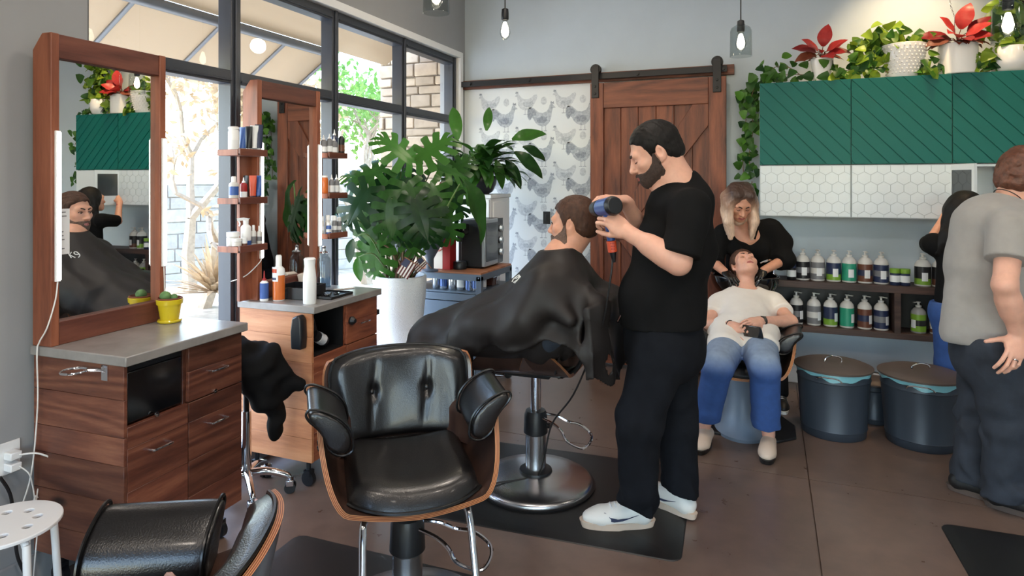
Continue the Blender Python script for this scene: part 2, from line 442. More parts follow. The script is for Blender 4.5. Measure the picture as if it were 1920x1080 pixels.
class MB:
    """collects shapes into one mesh"""
    def __init__(s):
        s.v, s.f, s.mi, s.cur = [], [], [], 0
        s.T = None
        s.uv = {}
    def mat(s, i): s.cur = i; return s
    def add(s, vs, fs):
        b = len(s.v)
        if s.T is not None:
            vs = [s.T @ Vector(p) for p in vs]
        s.v += [tuple(p) for p in vs]
        for f in fs:
            s.f.append(tuple(b + i for i in f))
            s.mi.append(s.cur)
        return s
    def box(s, c, d, rot=None, taper=1.0):
        hx, hy, hz = d[0] / 2, d[1] / 2, d[2] / 2
        vs = []
        for z, k in ((-hz, 1.0), (hz, taper)):
            for x, y in ((-hx, -hy), (hx, -hy), (hx, hy), (-hx, hy)):
                vs.append(Vector((x * k, y * k, z)))
        m = mat4(c, rot or (0, 0, 0))
        return s.add([m @ p for p in vs], [(3, 2, 1, 0), (4, 5, 6, 7), (0, 1, 5, 4), (1, 2, 6, 5), (2, 3, 7, 6), (3, 0, 4, 7)])
    def span(s, a, b):
        return s.box([(p + q) / 2 for p, q in zip(a, b)], [abs(q - p) for p, q in zip(a, b)])
    def lathe(s, prof, c=(0, 0, 0), n=24, m=None, cap=True):
        vs, fs = [], []
        for r, z in prof:
            for i in range(n):
                a = 2 * PI * i / n
                vs.append(Vector((r * math.cos(a), r * math.sin(a), z)))
        for j in range(len(prof) - 1):
            for i in range(n):
                fs.append((j * n + i, j * n + (i + 1) % n, (j + 1) * n + (i + 1) % n, (j + 1) * n + i))
        if cap:
            if prof[0][0] > 1e-5: fs.append(tuple(reversed(range(n))))
            if prof[-1][0] > 1e-5: fs.append(tuple((len(prof) - 1) * n + i for i in range(n)))
        mm = Matrix.Translation(Vector(c)) @ (m.to_4x4() if m is not None else Matrix.Identity(4))
        return s.add([mm @ p for p in vs], fs)
    def cyl(s, a, b, r, r2=None, n=16):
        a, b = Vector(a), Vector(b)
        q = (b - a).to_track_quat('Z', 'Y').to_matrix()
        return s.lathe([(r, 0), (r if r2 is None else r2, (b - a).length)], a, n, q)
    def tube(s, pts, r, n=8, closed=False, smooth=0):
        pts = [Vector(p) for p in pts]
        if smooth:
            pts = catmull(pts, smooth, closed)
        rr = r if hasattr(r, '__len__') else None
        N = len(pts)
        vs, fs = [], []
        up = None
        for i, p in enumerate(pts):
            if closed:
                t = pts[(i + 1) % N] - pts[i - 1]
            else:
                t = pts[min(i + 1, N - 1)] - pts[max(i - 1, 0)]
            if t.length < 1e-9: t = Vector((0, 0, 1))
            t.normalize()
            if up is None:
                up = Vector((0, 0, 1)) if abs(t.z) < 0.9 else Vector((1, 0, 0))
            side = t.cross(up)
            if side.length < 1e-6: side = t.orthogonal()
            side.normalize()
            up = side.cross(t).normalized()
            k = (rr[0] + (rr[1] - rr[0]) * i / max(1, N - 1)) if rr else r
            for j in range(n):
                a = 2 * PI * j / n
                vs.append(p + side * (k * math.cos(a)) + up * (k * math.sin(a)))
        for i in range(N - (0 if closed else 1)):
            i2 = (i + 1) % N
            for j in range(n):
                j2 = (j + 1) % n
                fs.append((i * n + j, i * n + j2, i2 * n + j2, i2 * n + j))
        if not closed:
            fs.append(tuple(reversed(range(n))))
            fs.append(tuple((N - 1) * n + j for j in range(n)))
        return s.add(vs, fs)
    def prism(s, poly, h, m=None):
        """2D outline (x,y) extruded from z=0 to h, placed by matrix m"""
        n = len(poly)
        m = m or Matrix.Identity(4)
        vs = [m @ Vector((x, y, 0)) for x, y in poly] + [m @ Vector((x, y, h)) for x, y in poly]
        fs = [tuple(reversed(range(n))), tuple(range(n, 2 * n))]
        fs += [(i, (i + 1) % n, n + (i + 1) % n, n + i) for i in range(n)]
        return s.add(vs, fs)
    def grid(s, fn, nu, nv, wrap=False):
        vs = [fn(i / nu, j / nv) for j in range(nv + 1) for i in range(nu + (0 if wrap else 1))]
        w = nu if wrap else nu + 1
        fs = []
        for j in range(nv):
            for i in range(nu):
                i2 = (i + 1) % w
                fs.append((j * w + i, j * w + i2, (j + 1) * w + i2, (j + 1) * w + i))
        return s.add(vs, fs)
    def ball(s, c, r, n=16, m=None):
        r = r if hasattr(r, '__len__') else (r, r, r)
        h = n // 2
        vs = [Vector((0, 0, -r[2]))]
        fs = []
        for j in range(1, h):
            t = -PI / 2 + PI * j / h
            for i in range(n):
                a = 2 * PI * i / n
                vs.append(Vector((r[0] * math.cos(t) * math.cos(a), r[1] * math.cos(t) * math.sin(a), r[2] * math.sin(t))))
        vs.append(Vector((0, 0, r[2])))
        for i in range(n):
            fs.append((0, 1 + (i + 1) % n, 1 + i))
            fs.append((len(vs) - 1, 1 + (h - 2) * n + i, 1 + (h - 2) * n + (i + 1) % n))
        for j in range(h - 2):
            for i in range(n):
                a, b = 1 + j * n + i, 1 + j * n + (i + 1) % n
                fs.append((a, b, b + n, a + n))
        mm = Matrix.Translation(Vector(c)) @ (m.to_4x4() if m is not None else Matrix.Identity(4))
        return s.add([mm @ p for p in vs], fs)
    def mesh(s, name, mats, smooth=True, angle=40):
        me = bpy.data.meshes.new(name)
        me.from_pydata(s.v, [], s.f)
        for m in (mats if isinstance(mats, (list, tuple)) else [mats]):
            me.materials.append(M[m] if isinstance(m, str) else m)
        me.polygons.foreach_set('material_index', s.mi)
        if smooth:
            me.polygons.foreach_set('use_smooth', [True] * len(s.f))
            me.set_sharp_from_angle(angle=R_(angle))
        me.update()
        return me
    def build(s, name, mats, parent=None, smooth=True, angle=40, bevel=0.0, seg=2, sub=0, solid=0.0, loc=None, rot=None):
        o = obj(name, s.mesh(name, mats, smooth, angle), parent, loc, rot)
        if solid:
            q = o.modifiers.new('solid', 'SOLIDIFY'); q.thickness = solid; q.offset = 0
        if bevel:
            q = o.modifiers.new('bevel', 'BEVEL'); q.width = bevel; q.segments = seg; q.limit_method = 'ANGLE'; q.angle_limit = R_(35)
        if sub:
            q = o.modifiers.new('sub', 'SUBSURF'); q.levels = sub; q.render_levels = sub
        return o

def catmull(pts, k, closed=False):
    N = len(pts)
    out = []
    for i in range(N if closed else N - 1):
        p0 = pts[i - 1] if (closed or i > 0) else pts[0]
        p1, p2 = pts[i], pts[(i + 1) % N]
        p3 = pts[(i + 2) % N] if (closed or i + 2 < N) else pts[-1]
        for j in range(k):
            t = j / k
            out.append(0.5 * ((2 * p1) + (p2 - p0) * t + (2 * p0 - 5 * p1 + 4 * p2 - p3) * t * t + (3 * p1 - p0 - 3 * p2 + p3) * t ** 3))
    if not closed: out.append(pts[-1])
    return out

def clip_rect(poly, x0, y0, x1, y1):
    def cut(p, inside, inter):
        o = []
        for i in range(len(p)):
            a, b = p[i - 1], p[i]
            if inside(b):
                if not inside(a): o.append(inter(a, b))
                o.append(b)
            elif inside(a): o.append(inter(a, b))
        return o
    def ix(x): return lambda a, b: (x, a[1] + (b[1] - a[1]) * (x - a[0]) / (b[0] - a[0]))
    def iy(y): return lambda a, b: (a[0] + (b[0] - a[0]) * (y - a[1]) / (b[1] - a[1]), y)
    for ins, it in ((lambda p: p[0] >= x0, ix(x0)), (lambda p: p[0] <= x1, ix(x1)), (lambda p: p[1] >= y0, iy(y0)), (lambda p: p[1] <= y1, iy(y1))):
        poly = cut(poly, ins, it)
        if not poly: return []
    out = []
    for p in poly:
        if not out or (abs(p[0] - out[-1][0]) + abs(p[1] - out[-1][1])) > 1e-6: out.append(p)
    if len(out) > 1 and abs(out[0][0] - out[-1][0]) + abs(out[0][1] - out[-1][1]) < 1e-6: out.pop()
    return out if len(out) > 2 else []

WALLXZ = Matrix(((1, 0, 0, 0), (0, 0, -1, 0), (0, 1, 0, 0), (0, 0, 0, 1)))   # outline in X,Z extruded towards -Y

# ------------------------------------------------------------------ smooth solids for bodies and cloth
class Frame:
    def __init__(s, o=(0, 0, 0), R=None, k=1.0):
        s.o = np.array(o, dtype=np.float64); s.R = np.array(R if R is not None else np.eye(3), dtype=np.float64); s.k = k
    def w(s, p):
        return s.o + s.R @ (np.array(p, dtype=np.float64) * s.k)
    def d(s, p):
        return s.R @ np.array(p, dtype=np.float64)
def frame_from(o, fwd, up, k=1.0):
    """x = the person's right-hand side, y = forward, z = up"""
    f = np.array(fwd, dtype=np.float64); f /= np.linalg.norm(f)
    u = np.array(up, dtype=np.float64); u -= f * u.dot(f); u /= np.linalg.norm(u)
    x = np.cross(f, u)
    return Frame(o, np.stack([x, f, u], axis=1), k)
I_ = Frame()

class Prim:
    pass
def RC(a, b, ra, rb=None, k=0.02, fr=I_, op='u', sq=None):
    """tapered rounded bar; sq = (axis, factor) flattens it along a direction"""
    p = Prim(); p.op = op; p.k = k
    rb = ra if rb is None else rb
    A, B = fr.w(a), fr.w(b); ra *= fr.k; rb *= fr.k
    d = B - A; L2 = max(1e-12, d.dot(d)); S = None
    if sq is not None:
        ax = fr.d(sq[0]); ax = ax / np.linalg.norm(ax)
        S = (ax, sq[1])           # along ax the radius is multiplied by factor (<1 flat, >1 wide)
    m = max(ra, rb) * (max(1, S[1]) if S else 1)
    p.lo = np.minimum(A, B) - m; p.hi = np.maximum(A, B) + m
    def ev(x, y, z):
        X, Y, Z = x - A[0], y - A[1], z - A[2]
        t = np.clip((X * d[0] + Y * d[1] + Z * d[2]) / L2, 0, 1)
        X, Y, Z = X - t * d[0], Y - t * d[1], Z - t * d[2]
        r = ra + (rb - ra) * t
        q = X * X + Y * Y + Z * Z
        if S is None:
            return np.sqrt(q) - r
        h = X * S[0][0] + Y * S[0][1] + Z * S[0][2]
        q = q + h * h * (1 / (S[1] * S[1]) - 1)
        return (np.sqrt(np.maximum(q, 0)) - r) * min(1.0, S[1])
    p.ev = ev
    return p
def EL(c, r, k=0.02, fr=I_, op='u', R=None):
    p = Prim(); p.op = op; p.k = k
    C = fr.w(c); Q = fr.R if R is None else fr.R @ np.array(R); r = np.array(r) * fr.k
    m = np.abs(Q) @ r
    p.lo, p.hi = C - m, C + m
    def ev(x, y, z):
        X, Y, Z = x - C[0], y - C[1], z - C[2]
        a = (X * Q[0, 0] + Y * Q[1, 0] + Z * Q[2, 0]) / r[0]
        b = (X * Q[0, 1] + Y * Q[1, 1] + Z * Q[2, 1]) / r[1]
        g = (X * Q[0, 2] + Y * Q[1, 2] + Z * Q[2, 2]) / r[2]
        k0 = np.sqrt(a * a + b * b + g * g)
        k1 = np.sqrt((a / r[0]) ** 2 + (b / r[1]) ** 2 + (g / r[2]) ** 2)
        return np.where(k1 > 1e-6, k0 * (k0 - 1) / np.maximum(k1, 1e-6), -r.min())
    p.ev = ev
    return p
def CUT(pt, n, k=0.004, fr=I_):
    """keeps the side the normal points away from"""
    p = Prim(); p.op = 'i'; p.k = k; p.lo = p.hi = None
    P = fr.w(pt); N = fr.d(n); N = N / np.linalg.norm(N)
    p.ev = lambda x, y, z: (x - P[0]) * N[0] + (y - P[1]) * N[1] + (z - P[2]) * N[2]
    return p
def FN(fn, op='i', k=0.004):
    p = Prim(); p.op = op; p.k = k; p.lo = p.hi = None; p.ev = fn
    return p
def loc(fr):
    """world -> frame coordinates"""
    def f(x, y, z):
        X, Y, Z = x - fr.o[0], y - fr.o[1], z - fr.o[2]
        return tuple((X * fr.R[0, i] + Y * fr.R[1, i] + Z * fr.R[2, i]) / fr.k for i in range(3))
    return f

def combine(prims, x, y, z, sel=None):
    d = None
    for i, p in enumerate(prims):
        if sel is not None and not sel[i]: continue
        e = p.ev(x, y, z)
        if p.op == 'u':
            if d is None: d = e; continue
            h = np.maximum(p.k - np.abs(d - e), 0) / max(p.k, 1e-6)
            d = np.minimum(d, e) - h * h * p.k * 0.25
        elif d is not None:
            if p.op == 's': e = -e
            h = np.maximum(p.k - np.abs(d - e), 0) / max(p.k, 1e-6)
            d = np.maximum(d, e) + h * h * p.k * 0.25
    return d

def solid(name, prims, vox, mats, parent=None, disp=None, dmax=0.0, pick=None, fade=None, B=24, origin=None):
    """meshes the blend of the shapes; origin = place of the thing it belongs to (vertices are stored relative to it)"""
    un = [p for p in prims if p.op == 'u']
    lo = np.min([p.lo for p in un], axis=0) - 3 * vox - dmax - 0.01
    hi = np.max([p.hi for p in un], axis=0) + 3 * vox + dmax + 0.01
    L = B * vox
    nb = np.ceil((hi - lo) / L).astype(int)
    ii = np.stack(np.meshgrid(*[np.arange(k) for k in nb], indexing='ij'), -1).reshape(-1, 3)
    cen = lo + (ii + 0.5) * L
    half = L * 0.5 * math.sqrt(3) + vox
    X, Y, Z = cen[:, 0], cen[:, 1], cen[:, 2]
    dp = np.stack([p.ev(X, Y, Z) for p in prims])
    du = np.min(np.where(np.array([p.op == 'u' for p in prims])[:, None], dp, 9.0), axis=0)
    dc = combine(prims, X, Y, Z)
    kmax = max(p.k for p in prims)
    g = openvdb.FloatGrid(1.0)
    ar = np.arange(B)
    gx, gy, gz = np.meshgrid(ar, ar, ar, indexing='ij')
    for b in range(len(ii)):
        if du[b] > half + kmax + dmax: continue
        if dc[b] > half * 1.3 + kmax + dmax: continue
        i0 = ii[b] * B
        sel = []
        for i, p in enumerate(prims):
            if p.op == 'u': sel.append(dp[i, b] < max(du[b], -half) + 2 * half + p.k * 1.5)
            elif p.op == 's': sel.append(dp[i, b] < half + p.k)
            else: sel.append(dp[i, b] > -half - p.k - kmax - 0.03)
        x = (lo[0] + (i0[0] + gx) * vox).astype(np.float32)
        y = (lo[1] + (i0[1] + gy) * vox).astype(np.float32)
        z = (lo[2] + (i0[2] + gz) * vox).astype(np.float32)
        d = combine(prims, x, y, z, sel)
        if disp is not None: d = d + disp(x, y, z)
        g.copyFromArray(np.ascontiguousarray(np.clip(d / vox, -9, 9).astype(np.float32)), ijk=tuple(int(k) for k in i0))
    # cells never evaluated stay outside; bodies are thin enough that no block is wholly inside
    pts, quads = g.convertToQuads(0.0)
    pts = lo + np.asarray(pts, dtype=np.float64) * vox
    q = np.asarray(quads)[:, ::-1]
    a, b2, c2 = pts[q[:, 0]], pts[q[:, 1]], pts[q[:, 2]]
    if np.einsum('ij,ij->', np.cross(a, b2), c2) < 0: q = q[:, ::-1]
    me = bpy.data.meshes.new(name)
    o3 = np.array(origin if origin is not None else (0, 0, 0), dtype=np.float64)
    pl = pts - o3
    me.vertices.add(len(pl)); me.vertices.foreach_set('co', pl.astype(np.float32).ravel())
    me.loops.add(len(q) * 4); me.loops.foreach_set('vertex_index', np.ascontiguousarray(q).ravel().astype(np.int32))
    me.polygons.add(len(q)); me.polygons.foreach_set('loop_start', np.arange(0, len(q) * 4, 4, dtype=np.int32))
    for m in (mats if isinstance(mats, (list, tuple)) else [mats]): me.materials.append(M[m])
    if pick is not None:
        fc = pts[q].mean(axis=1)
        me.polygons.foreach_set('material_index', pick(fc[:, 0], fc[:, 1], fc[:, 2]).astype(np.int32))
    me.update(calc_edges=True)
    me.polygons.foreach_set('use_smooth', np.ones(len(q), dtype=bool))
    if fade is not None:
        at_ = me.attributes.new('fade', 'FLOAT', 'POINT')
        at_.data.foreach_set('value', fade(pts[:, 0], pts[:, 1], pts[:, 2]).astype(np.float32))
    me.validate()
    return obj(name, me, parent)

def folds(dirs, amp, freq, seed=0):
    """cloth creases: warped sine ridges running along given directions"""
    rs = np.random.RandomState(seed)
    ds = []
    for d in dirs:
        d = np.array(d, dtype=float); d /= np.linalg.norm(d)
        ds.append((d, rs.rand(3) * 6, rs.randn(3) * 0.8))
    def f(x, y, z):
        s = 0
        for d, ph, w in ds:
            t = x * d[0] + y * d[1] + z * d[2]
            u = x * w[0] + y * w[1] + z * w[2]
            s = s + np.sin(freq * t + ph[0] + 1.8 * np.sin(freq * 0.45 * u + ph[1])) * (0.6 + 0.4 * np.sin(freq * 0.3 * (u - t) + ph[2]))
        return amp * s / len(ds)
    return f

# ------------------------------------------------------------------ people
def head_prims(F, neck=None, nr=0.056, wide=1.0, jaw=1.0, closed=True, mouth_open=0.0):
    P = []
    e = lambda *a, **k: P.append(EL(*a, fr=F, **k))
    r = lambda *a, **k: P.append(RC(*a, fr=F, **k))
    e((0, -0.014, 0.04), (0.076 * wide, 0.097, 0.085))
    e((0, 0.03, -0.03), (0.062 * wide, 0.066, 0.083), k=0.03)
    for s in (-1, 1):
        r((s * 0.052 * wide * jaw, 0.004, -0.05), (s * 0.02, 0.066, -0.094), 0.019, 0.016, k=0.03)
        e((s * 0.043, 0.062, -0.018), (0.024, 0.022, 0.02), k=0.025)
    e((0, 0.08, -0.098), (0.021, 0.017, 0.016), k=0.022)
    r((-0.038, 0.08, 0.026), (0.038, 0.08, 0.026), 0.013, k=0.022)
    r((0, 0.09, 0.016), (0, 0.111, -0.026), 0.0075, 0.0115, k=0.014)
    e((0, 0.113, -0.031), (0.0115, 0.012, 0.0105), k=0.01)
    for s in (-1, 1):
        e((s * 0.0135, 0.1, -0.034), (0.0085, 0.011, 0.008), k=0.008)
        e((s * 0.031, 0.103, 0.003), (0.02, 0.019, 0.0115), k=0.012, op='s')
        e((s * 0.031, 0.0775, 0.003), (0.0145, 0.0135, 0.0125), k=0.004)
    e((0, 0.083, -0.068), (0.03, 0.019, 0.024), k=0.02)
    for s in (-1, 1):
        r((s * 0.021, 0.094, -0.0665), (0, 0.1035, -0.0625), 0.0032, 0.0052, k=0.005)
        r((s * 0.021, 0.094, -0.0675), (0, 0.1015, -0.0745), 0.0032, 0.0062, k=0.005)
    r((-0.024, 0.1, -0.0675), (0.024, 0.1, -0.0675), 0.0018 + mouth_open, k=0.003, op='s')
    for s in (-1, 1):
        R = np.array(Matrix.Rotation(s * R_(-22), 3, 'Z'))
        e((s * 0.08 * wide, -0.012, -0.002), (0.009, 0.021, 0.032), k=0.008, R=R)
        e((s * 0.09 * wide, -0.006, 0.004), (0.007, 0.012, 0.019), k=0.005, op='s', R=R)
        e((s * 0.079 * wide, 0.0, -0.03), (0.007, 0.009, 0.01), k=0.008)
    if neck is not None:
        a = F.w((0, -0.022, -0.045)); b = np.array(neck)
        P.append(RC(a, b, nr * 0.98 * F.k, nr * 1.12, k=0.03))
        P.append(RC(F.w((0, -0.035, -0.02)), b + (a - b) * 0.0, nr * 0.85 * F.k, nr, k=0.03))
    return P
def lip_pick(F):
    L = loc(F)
    def f(x, y, z):
        a, b, c = L(x, y, z)
        return ((np.abs(a) < 0.0225) & (b > 0.0945) & (c < -0.0585 - 0.12 * np.abs(a)) & (c > -0.0805 + 0.3 * np.abs(a))).astype(np.int32)
    return f
def face_bits(F, parent, o3, brow='brow', closed=True, lash='brow'):
    o3 = np.array(o3)
    for s in (-1, 1):
        mb = MB()
        pts = [F.w((s * x, y, z)) - o3 for x, y, z in ((0.012, 0.0985, 0.0225), (0.022, 0.0965, 0.0275), (0.034, 0.0915, 0.0295), (0.046, 0.081, 0.0245))]
        mb.tube(pts, 0.0042, 6, smooth=4)
        mb.build('eyebrow', brow, parent)
        if closed:
            mb = MB()
            pts = [F.w((s * x, y, z)) - o3 for x, y, z in ((0.0175, 0.086, 0.0), (0.024, 0.0905, -0.0035), (0.031, 0.0917, -0.0045), (0.038, 0.0895, -0.0035), (0.0445, 0.083, 0.001))]
            mb.tube(pts, 0.0017, 5, smooth=4)
            mb.build('eyelashes', lash, parent)
        else:
            mb = MB()
            Q = Matrix([list(r) for r in F.R])
            mb.ball(F.w((s * 0.031, 0.0795, 0.002)) - o3, (0.0125, 0.0128, 0.0085), 16, Q)
            ey = mb.build('eye', 'eye', parent)
            mb = MB()
            mb.ball(F.w((s * 0.031, 0.0905, 0.002)) - o3, (0.0056, 0.0028, 0.0056), 12, Q)
            mb.build('iris', 'iris', ey)
            mb = MB()
            pts = [F.w((s * x, y, z)) - o3 for x, y, z in ((0.0175, 0.0865, 0.003), (0.024, 0.0918, 0.0085), (0.031, 0.0935, 0.0105), (0.038, 0.091, 0.009), (0.0445, 0.083, 0.004))]
            mb.tube(pts, 0.0022, 5, smooth=4)
            mb.build('eyelashes', lash, parent)

def hand_prims(wrist, direc, back, side, curl=(30, 40, 25), spread=6, thumb=(0.75, 0.55, -0.35), thumb_bend=25, k=1.0, fore=None, fr_w=0.027, rad=1.0):
    """side=+1: thumb towards +x of a frame whose y runs to the fingers and z out of the back of the hand"""
    y = np.array(direc, dtype=float); y /= np.linalg.norm(y)
    z = np.array(back, dtype=float); z -= y * z.dot(y); z /= np.linalg.norm(z)
    x = np.cross(y, z) * side
    F = Frame(wrist, np.stack([x, y, z], axis=1), k)
    P = [EL((0.0, 0.05, 0), (0.041, 0.052, 0.016), k=0.02, fr=F), RC((0.022, 0.03, -0.006), (0.026, 0.055, -0.008), 0.016, 0.013, k=0.015, fr=F),
         RC((0, -0.02, 0), (0, 0.03, 0), 0.024, 0.02, k=0.02, fr=F, sq=((0, 0, 1), 0.75))]
    base = [(0.029, 0.09), (0.0098, 0.096), (-0.0098, 0.092), (-0.028, 0.082)]
    ln = [(0.042, 0.026, 0.02), (0.046, 0.03, 0.022), (0.042, 0.028, 0.021), (0.033, 0.021, 0.018)]
    cs = curl if hasattr(curl[0], '__len__') else [curl] * 4
    for i in range(4):
        a = 0
        p = np.array((base[i][0], base[i][1], 0.0))
        sp = R_((1.5 - i) * spread)
        P.append(RC((base[i][0] * 0.8, 0.055, 0), p, 0.011 * rad, 0.0098 * rad, k=0.008, fr=F))
        for j in range(3):
            a += R_(cs[i][j])
            q = p + ln[i][j] * np.array((math.sin(sp) * math.cos(a), math.cos(sp) * math.cos(a), -math.sin(a)))
            r0 = (0.0092, 0.0084, 0.0076)[j] * (1 if i < 3 else 0.88) * rad
            P.append(RC(p, q, r0, r0 * 0.92, k=0.0025, fr=F))
            p = q
    t = np.array(thumb, dtype=float); t /= np.linalg.norm(t)
    p0 = np.array((0.026, 0.022, -0.006)); p1 = p0 + t * 0.04
    t2 = t + np.array((-0.5, 0.6, -0.1)) * (thumb_bend / 40); t2 /= np.linalg.norm(t2)
    p2 = p1 + t2 * 0.032; p3 = p2 + (t2 + np.array((-0.2, 0.3, 0)) * (thumb_bend / 40)) * 0.024
    P += [RC(p0, p1, 0.0145, 0.011, k=0.012, fr=F), RC(p1, p2, 0.0105, 0.0096, k=0.004, fr=F), RC(p2, p3, 0.0095, 0.0078, k=0.004, fr=F)]
    if fore is not None:
        P.append(RC(fore, wrist, 0.042, fr_w, k=0.02))
    return P, F
def hair_cap(F, thick=0.01, front=0.085, temple=0.05, nape=-0.055, side=0.0, wide=1.0, crown=0.0):
    """short hair: a shell over the skull, cut along the hairline"""
    P = [EL((0, -0.014, 0.04 + crown * 0.4), (0.076 * wide + thick, 0.097 + thick, 0.085 + thick + crown), fr=F, k=0.01),
         EL((0, -0.05, -0.02), (0.062 * wide + thick * 0.8, 0.062 + thick * 0.4, 0.055), fr=F, k=0.03)]
    L = loc(F)
    def line(x, y, z):
        a, b, c = L(x, y, z)
        # lowest point of the hair as a function of how far forward we are
        h = np.interp(b, [-0.12, -0.06, -0.03, -0.012, 0.006, 0.026, 0.036, 0.05, 0.07, 0.083, 0.1],
                      [nape, nape - 0.004, nape + 0.022, 0.03, 0.0 + side, -0.008 + side, 0.03, temple, temple + 0.02, front, front + 0.012])
        h = h + 0.0025 * np.sin(170 * a + 3 * np.sin(60 * b)) + 0.002 * np.sin(210 * b + 90 * c)
        return (h - c) * F.k * 0.7
    P.append(FN(line, 'i', 0.013))
    return P
def beard_prims(F, head, thick=0.005, low=-0.125):
    """short beard: the head's own surface grown a little, cut along the beard line"""
    p = Prim(); p.op = 'u'; p.k = 0.001
    c = F.w((0, 0.04, -0.05)); p.lo, p.hi = c - 0.14 * F.k, c + 0.14 * F.k
    hp = [q for q in head if q.op != 'u' or np.linalg.norm((q.lo + q.hi) / 2 - c) < 0.16]
    p.ev = lambda x, y, z: combine(hp, x, y, z) - thick
    L = loc(F)
    def line(x, y, z):
        a, b, c = L(x, y, z)
        h = np.interp(b, [-0.02, 0.0, 0.02, 0.035, 0.055, 0.075, 0.09, 0.11], [0.0, 0.012, 0.008, -0.026, -0.042, -0.052, -0.05, -0.048])
        nb = np.interp(c, [-0.14, -0.11, -0.075, -0.04, 0.02], [0.06, 0.02, 0.0, 0.004, 0.012])
        return np.maximum(np.maximum(c - h, nb - b), low - c) * F.k * 0.8
    P = [p, FN(line, 'i', 0.003), EL((0, 0.107, -0.068), (0.02, 0.02, 0.0085), fr=F, k=0.003, op='s')]
    return P
def SLAB(fn, lo, hi, k=0.03):
    p = Prim(); p.op = 'u'; p.k = k; p.lo, p.hi = np.array(lo, dtype=float), np.array(hi, dtype=float); p.ev = fn
    return p

# ================================================================== the room
WX, BY, CZ, RX, FY = -2.62, 5.40, 3.70, 4.6, -3.6      # wall faces: left, back, ceiling, right, front
def struct(o, label, cat):
    return tag(o, label, cat, kind='structure')

# floor: sealed concrete slabs parted by saw-cut joints
mb = MB(); mb.span((WX - 0.2, FY, -0.16), (RX, BY + 0.1, -0.012))
floor = struct(mb.build('floor', 'floor'), 'brown stained concrete floor with saw-cut joints', 'floor')
gx = [WX - 0.2, -2.75, 0.195, 3.2, RX]; gy = [FY, -2.3, 0.69, 3.672, BY + 0.1]
for i in range(4):
    for j in range(4):
        x0, x1, y0, y1 = gx[i] + 0.003, gx[i + 1] - 0.003, gy[j] + 0.003, gy[j + 1] - 0.003
        if x1 - x0 < 0.05: x0, x1 = gx[i], gx[i + 1] - 0.002
        mb = MB(); mb.span((x0, y0, -0.03), (x1, y1, 0.0)); mb.build('slab', 'floor', floor, smooth=False)

# walls, ceiling
WY0, WY1, WZ0, WZ1 = 1.83, 5.29, 0.07, 2.67     # the window opening
mb = MB()
mb.span((WX - 0.2, FY, 0), (WX, WY0, CZ)); mb.span((WX - 0.2, WY1, 0), (WX, BY + 0.1, CZ))
mb.span((WX - 0.2, WY0, WZ1), (WX, WY1, CZ)); mb.span((WX - 0.2, WY0, -0.01), (WX, WY1, WZ0))
struct(mb.build('wall_left', 'wall_grey', smooth=False), 'grey painted wall around the storefront window', 'wall')
mb = MB(); mb.span((WX, BY, 0), (RX, BY + 0.1, CZ))
struct(mb.build('wall_back', 'wall', smooth=False), 'pale blue-grey wall behind the barn door and green cabinets', 'wall')
mb = MB(); mb.span((RX, FY, 0), (RX + 0.1, BY + 0.1, CZ))
struct(mb.build('wall_right', 'wall', smooth=False), 'pale painted wall out of view on the right side', 'wall')
mb = MB(); mb.span((WX - 0.2, FY, CZ), (RX + 0.1, BY + 0.1, CZ + 0.15))
struct(mb.build('ceiling', 'white', smooth=False), 'white ceiling above the salon', 'ceiling')
# front wall with its own shop windows
mb = MB()
fo = [(-2.1, 0.4), (0.9, 4.0)]
mb.span((WX, FY - 0.1, 0), (fo[0][0], FY, CZ)); mb.span((fo[0][1], FY - 0.1, 0), (fo[1][0], FY, CZ)); mb.span((fo[1][1], FY - 0.1, 0), (RX, FY, CZ))
for a, b in fo:
    mb.span((a, FY - 0.1, 2.9), (b, FY, CZ)); mb.span((a, FY - 0.1, 0), (b, FY, 0.3))
struct(mb.build('wall_front', 'wall', smooth=False), 'painted wall with shop windows behind the viewpoint', 'wall')
for i, (a, b) in enumerate(fo):
    w = thing('window_%d' % (i + 2), 'dark framed shop window in the wall behind the viewpoint, ' + ('nearer the mirrors' if i == 0 else 'nearer the shampoo bowls'), 'window', (0, 0, 0), kind='structure')
    mb = MB()
    for x in (a + 0.03, (a + b) / 2, b - 0.03): mb.span((x - 0.03, FY - 0.08, 0.3), (x + 0.03, FY - 0.02, 2.9))
    mb.span((a, FY - 0.08, 0.3), (b, FY - 0.02, 0.36)); mb.span((a, FY - 0.08, 2.84), (b, FY - 0.02, 2.9))
    mb.build('window_frame', 'frame', w, smooth=False)
    mb = MB(); mb.span((a, FY - 0.055, 0.36), (b, FY - 0.049, 2.84)); mb.build('pane', 'glass', w, smooth=False)
# baseboards
mb = MB(); mb.span((-0.22, BY - 0.015, 0), (RX, BY, 0.13))
struct(mb.build('baseboard_back', 'white', bevel=0.004), 'white baseboard along the back wall under the shelf', 'baseboard')
mb = MB(); mb.span((WX, FY, 0), (WX + 0.015, WY0, 0.12))
struct(mb.build('baseboard_left', 'wall_grey', bevel=0.004), 'grey baseboard along the left wall', 'baseboard')
# downlights
for i, (x, y) in enumerate(DOWNLIGHTS):
    o = thing('ceiling_light', 'round recessed ceiling light, ' + ['over the two near chairs', 'over the open floor near the viewpoint', 'over the barber and his customer', 'over the floor before the bins', 'behind the viewpoint by the mirrors', 'behind the viewpoint in the middle', 'at the far right near the viewpoint', 'at the far right by the shelf'][i], 'light', (x, y, CZ), group='recessed ceiling lights')
    mb = MB(); mb.lathe([(0.16, 0), (0.2, -0.004), (0.2, -0.02), (0.17, -0.03), (0.165, -0.02), (0.16, 0)], n=28, cap=False); mb.build('trim_ring', 'white', o)

